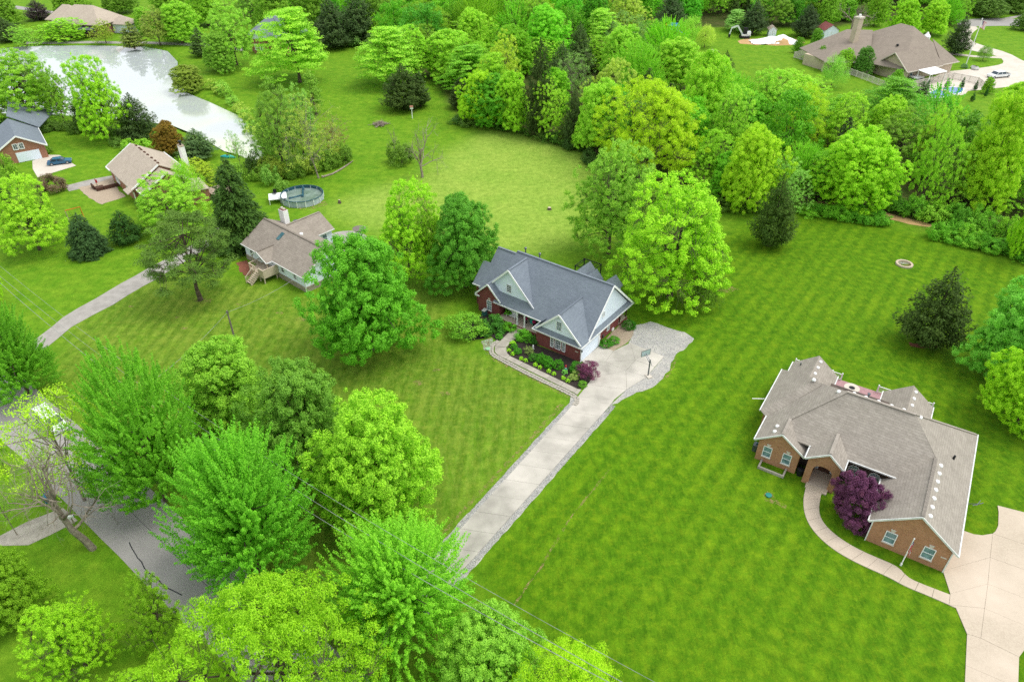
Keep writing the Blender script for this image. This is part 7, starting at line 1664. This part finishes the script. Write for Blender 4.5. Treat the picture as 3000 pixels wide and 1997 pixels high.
def fence(path, h, lb, step=2.6, pm=None):
    P = [G(*p) for p in path]; r = thing("white_fence", lb, "fence", P[0]); o = P[0]
    pm = pm or mat("fence_vinyl", srgb(214, 208, 198), srgb(196, 190, 180), 2, .6)
    pmesh = MB().box(-.09, .09, -.09, .09, 0, h + .12).mesh("post", pm)
    for a, b in zip(P, P[1:]):
        L_ = (b - a).length; k = max(1, round(L_ / step)); d = (b - a) / k; an = math.atan2(d.y, d.x)
        for i in range(k):
            q = bpy.data.objects.new("post", pmesh); COL.objects.link(q); q.parent = r; q.location = a + d * i - o; q.rotation_euler = (0, 0, an)
            dl = d.length; pn = MB(); pn.box(.09, dl - .09, -.03, .03, .15, .3); pn.box(.09, dl - .09, -.03, .03, h - .15, h)
            for t_ in np.arange(.2, dl - .1, .24): pn.box(t_, t_ + .1, -.02, .02, .3, h - .15)
            w_ = pn.build("panel", pm, r); w_.location = a + d * i - o; w_.rotation_euler = (0, 0, an)
fence([(2440, 146), (2389, 152), (2325, 170), (2400, 191), (2475, 214), (2540, 238), (2600, 262)], 1.9, "long white picket fence curving round the far house's yard")
fence([(2645, 262), (2700, 250), (2790, 232), (2862, 246), (2880, 260)], 1.9, "white picket fence enclosing the far pool")
fence([(2655, 275), (2700, 292), (2760, 300)], 1.9, "short white fence in front of the far pool patio")
fp_ = thing("swimming_pool", "blue in ground pool with pale coping behind the far house", "pool", G(2770, 268)); o0 = G(2770, 268)
wp = [G(*p) - o0 for p in ((2722, 274), (2745, 263), (2790, 256), (2822, 261), (2814, 272), (2770, 284), (2735, 288))]
part(fp_, "coping", M_WHITE, lambda b: b.slab([(p.x * 1.12, p.y * 1.12, .12) for p in wp], .06)); part(fp_, "water", mat("pool_water", srgb(40, 100, 176), srgb(64, 130, 196), .4, .08, spec=.7), lambda b: b.slab([(p.x, p.y, .16) for p in wp], .03)); part(fp_, "diving_shelf", M_TANWOOD, lambda b: b.slab([tuple(G(*p, .24) - o0) for p in ((2752, 262), (2765, 260), (2800, 278), (2788, 281))], .06))
cn = thing("white_canopy", "white flat canopy on posts against the far gable wall", "canopy", G(2722, 240), .5)
part(cn, "roof", M_WHITE, lambda b: b.slab([(-4, -2.2, 3.2), (4, -2.2, 3.2), (4, 2.2, 3.6), (-4, 2.2, 3.6)], .15))
for x in (-3.8, 3.8):
    for y in (-2, 2): part(cn, "post", M_WHITE, lambda b: b.box(x - .08, x + .08, y - .08, y + .08, 0, 3.3))
st_ = thing("spa_tub", "white square hot tub left of the flat canopy", "hot tub", G(2682, 238), .5); part(st_, "tub", M_METAL, lambda b: b.box(-1.6, 1.6, -1.4, 1.4, 0, 1.2)); part(st_, "cover", M_WHITE, lambda b: b.box(-1.7, 1.7, -1.5, 1.5, 1.2, 1.4))
tr = thing("patio_umbrella", "black folded patio cover beside the far house's back windows", "umbrella", G(2596, 218)); part(tr, "canopy", M_BLACK, lambda b: b.lathe([(2.4, 2.0), (1.6, 2.6), (.1, 3.0)], n=8)); part(tr, "pole", M_METAL, lambda b: b.lathe([(.08, 0), (.08, 2.9)], n=6))
bo_ = thing("landscape_boulder", "heap of pale boulders beside the far parking court", "boulder", G(2862, 202))
for k in range(9):
    a = k * 2.1; x, y, s_ = 2.6 * math.cos(a) * (k % 3) / 2, 1.2 * math.sin(a), .6 + .25 * (k % 3)
    part(bo_, "rock", M_ROCK, lambda b: b.lathe([(s_, 0), (s_ * 1.15, s_ * .4), (s_ * .5, s_ * 1.0)], (x, y, 0), 6))
T('ball1', 2218, 157, 146, 16, C_(96, 140, 120), "bluish round shrub at the far flagpole's foot", cat="shrub", name="shrub")

# ------------------------------------------------------------------ low brick wall of dirt edge and odd sticks
vx = thing("garden_post", "thin grey post standing in the crushed stone court", "post", G(290, 556)); part(vx, "post_shaft", M_WOOD, lambda b: b.tube([(0, 0, 0), (-.2, .1, 2.6)], .08, 6)); part(vx, "banner", M_FR, lambda b: b.box(-.15, .25, -.03, .03, 1.6, 2.3))
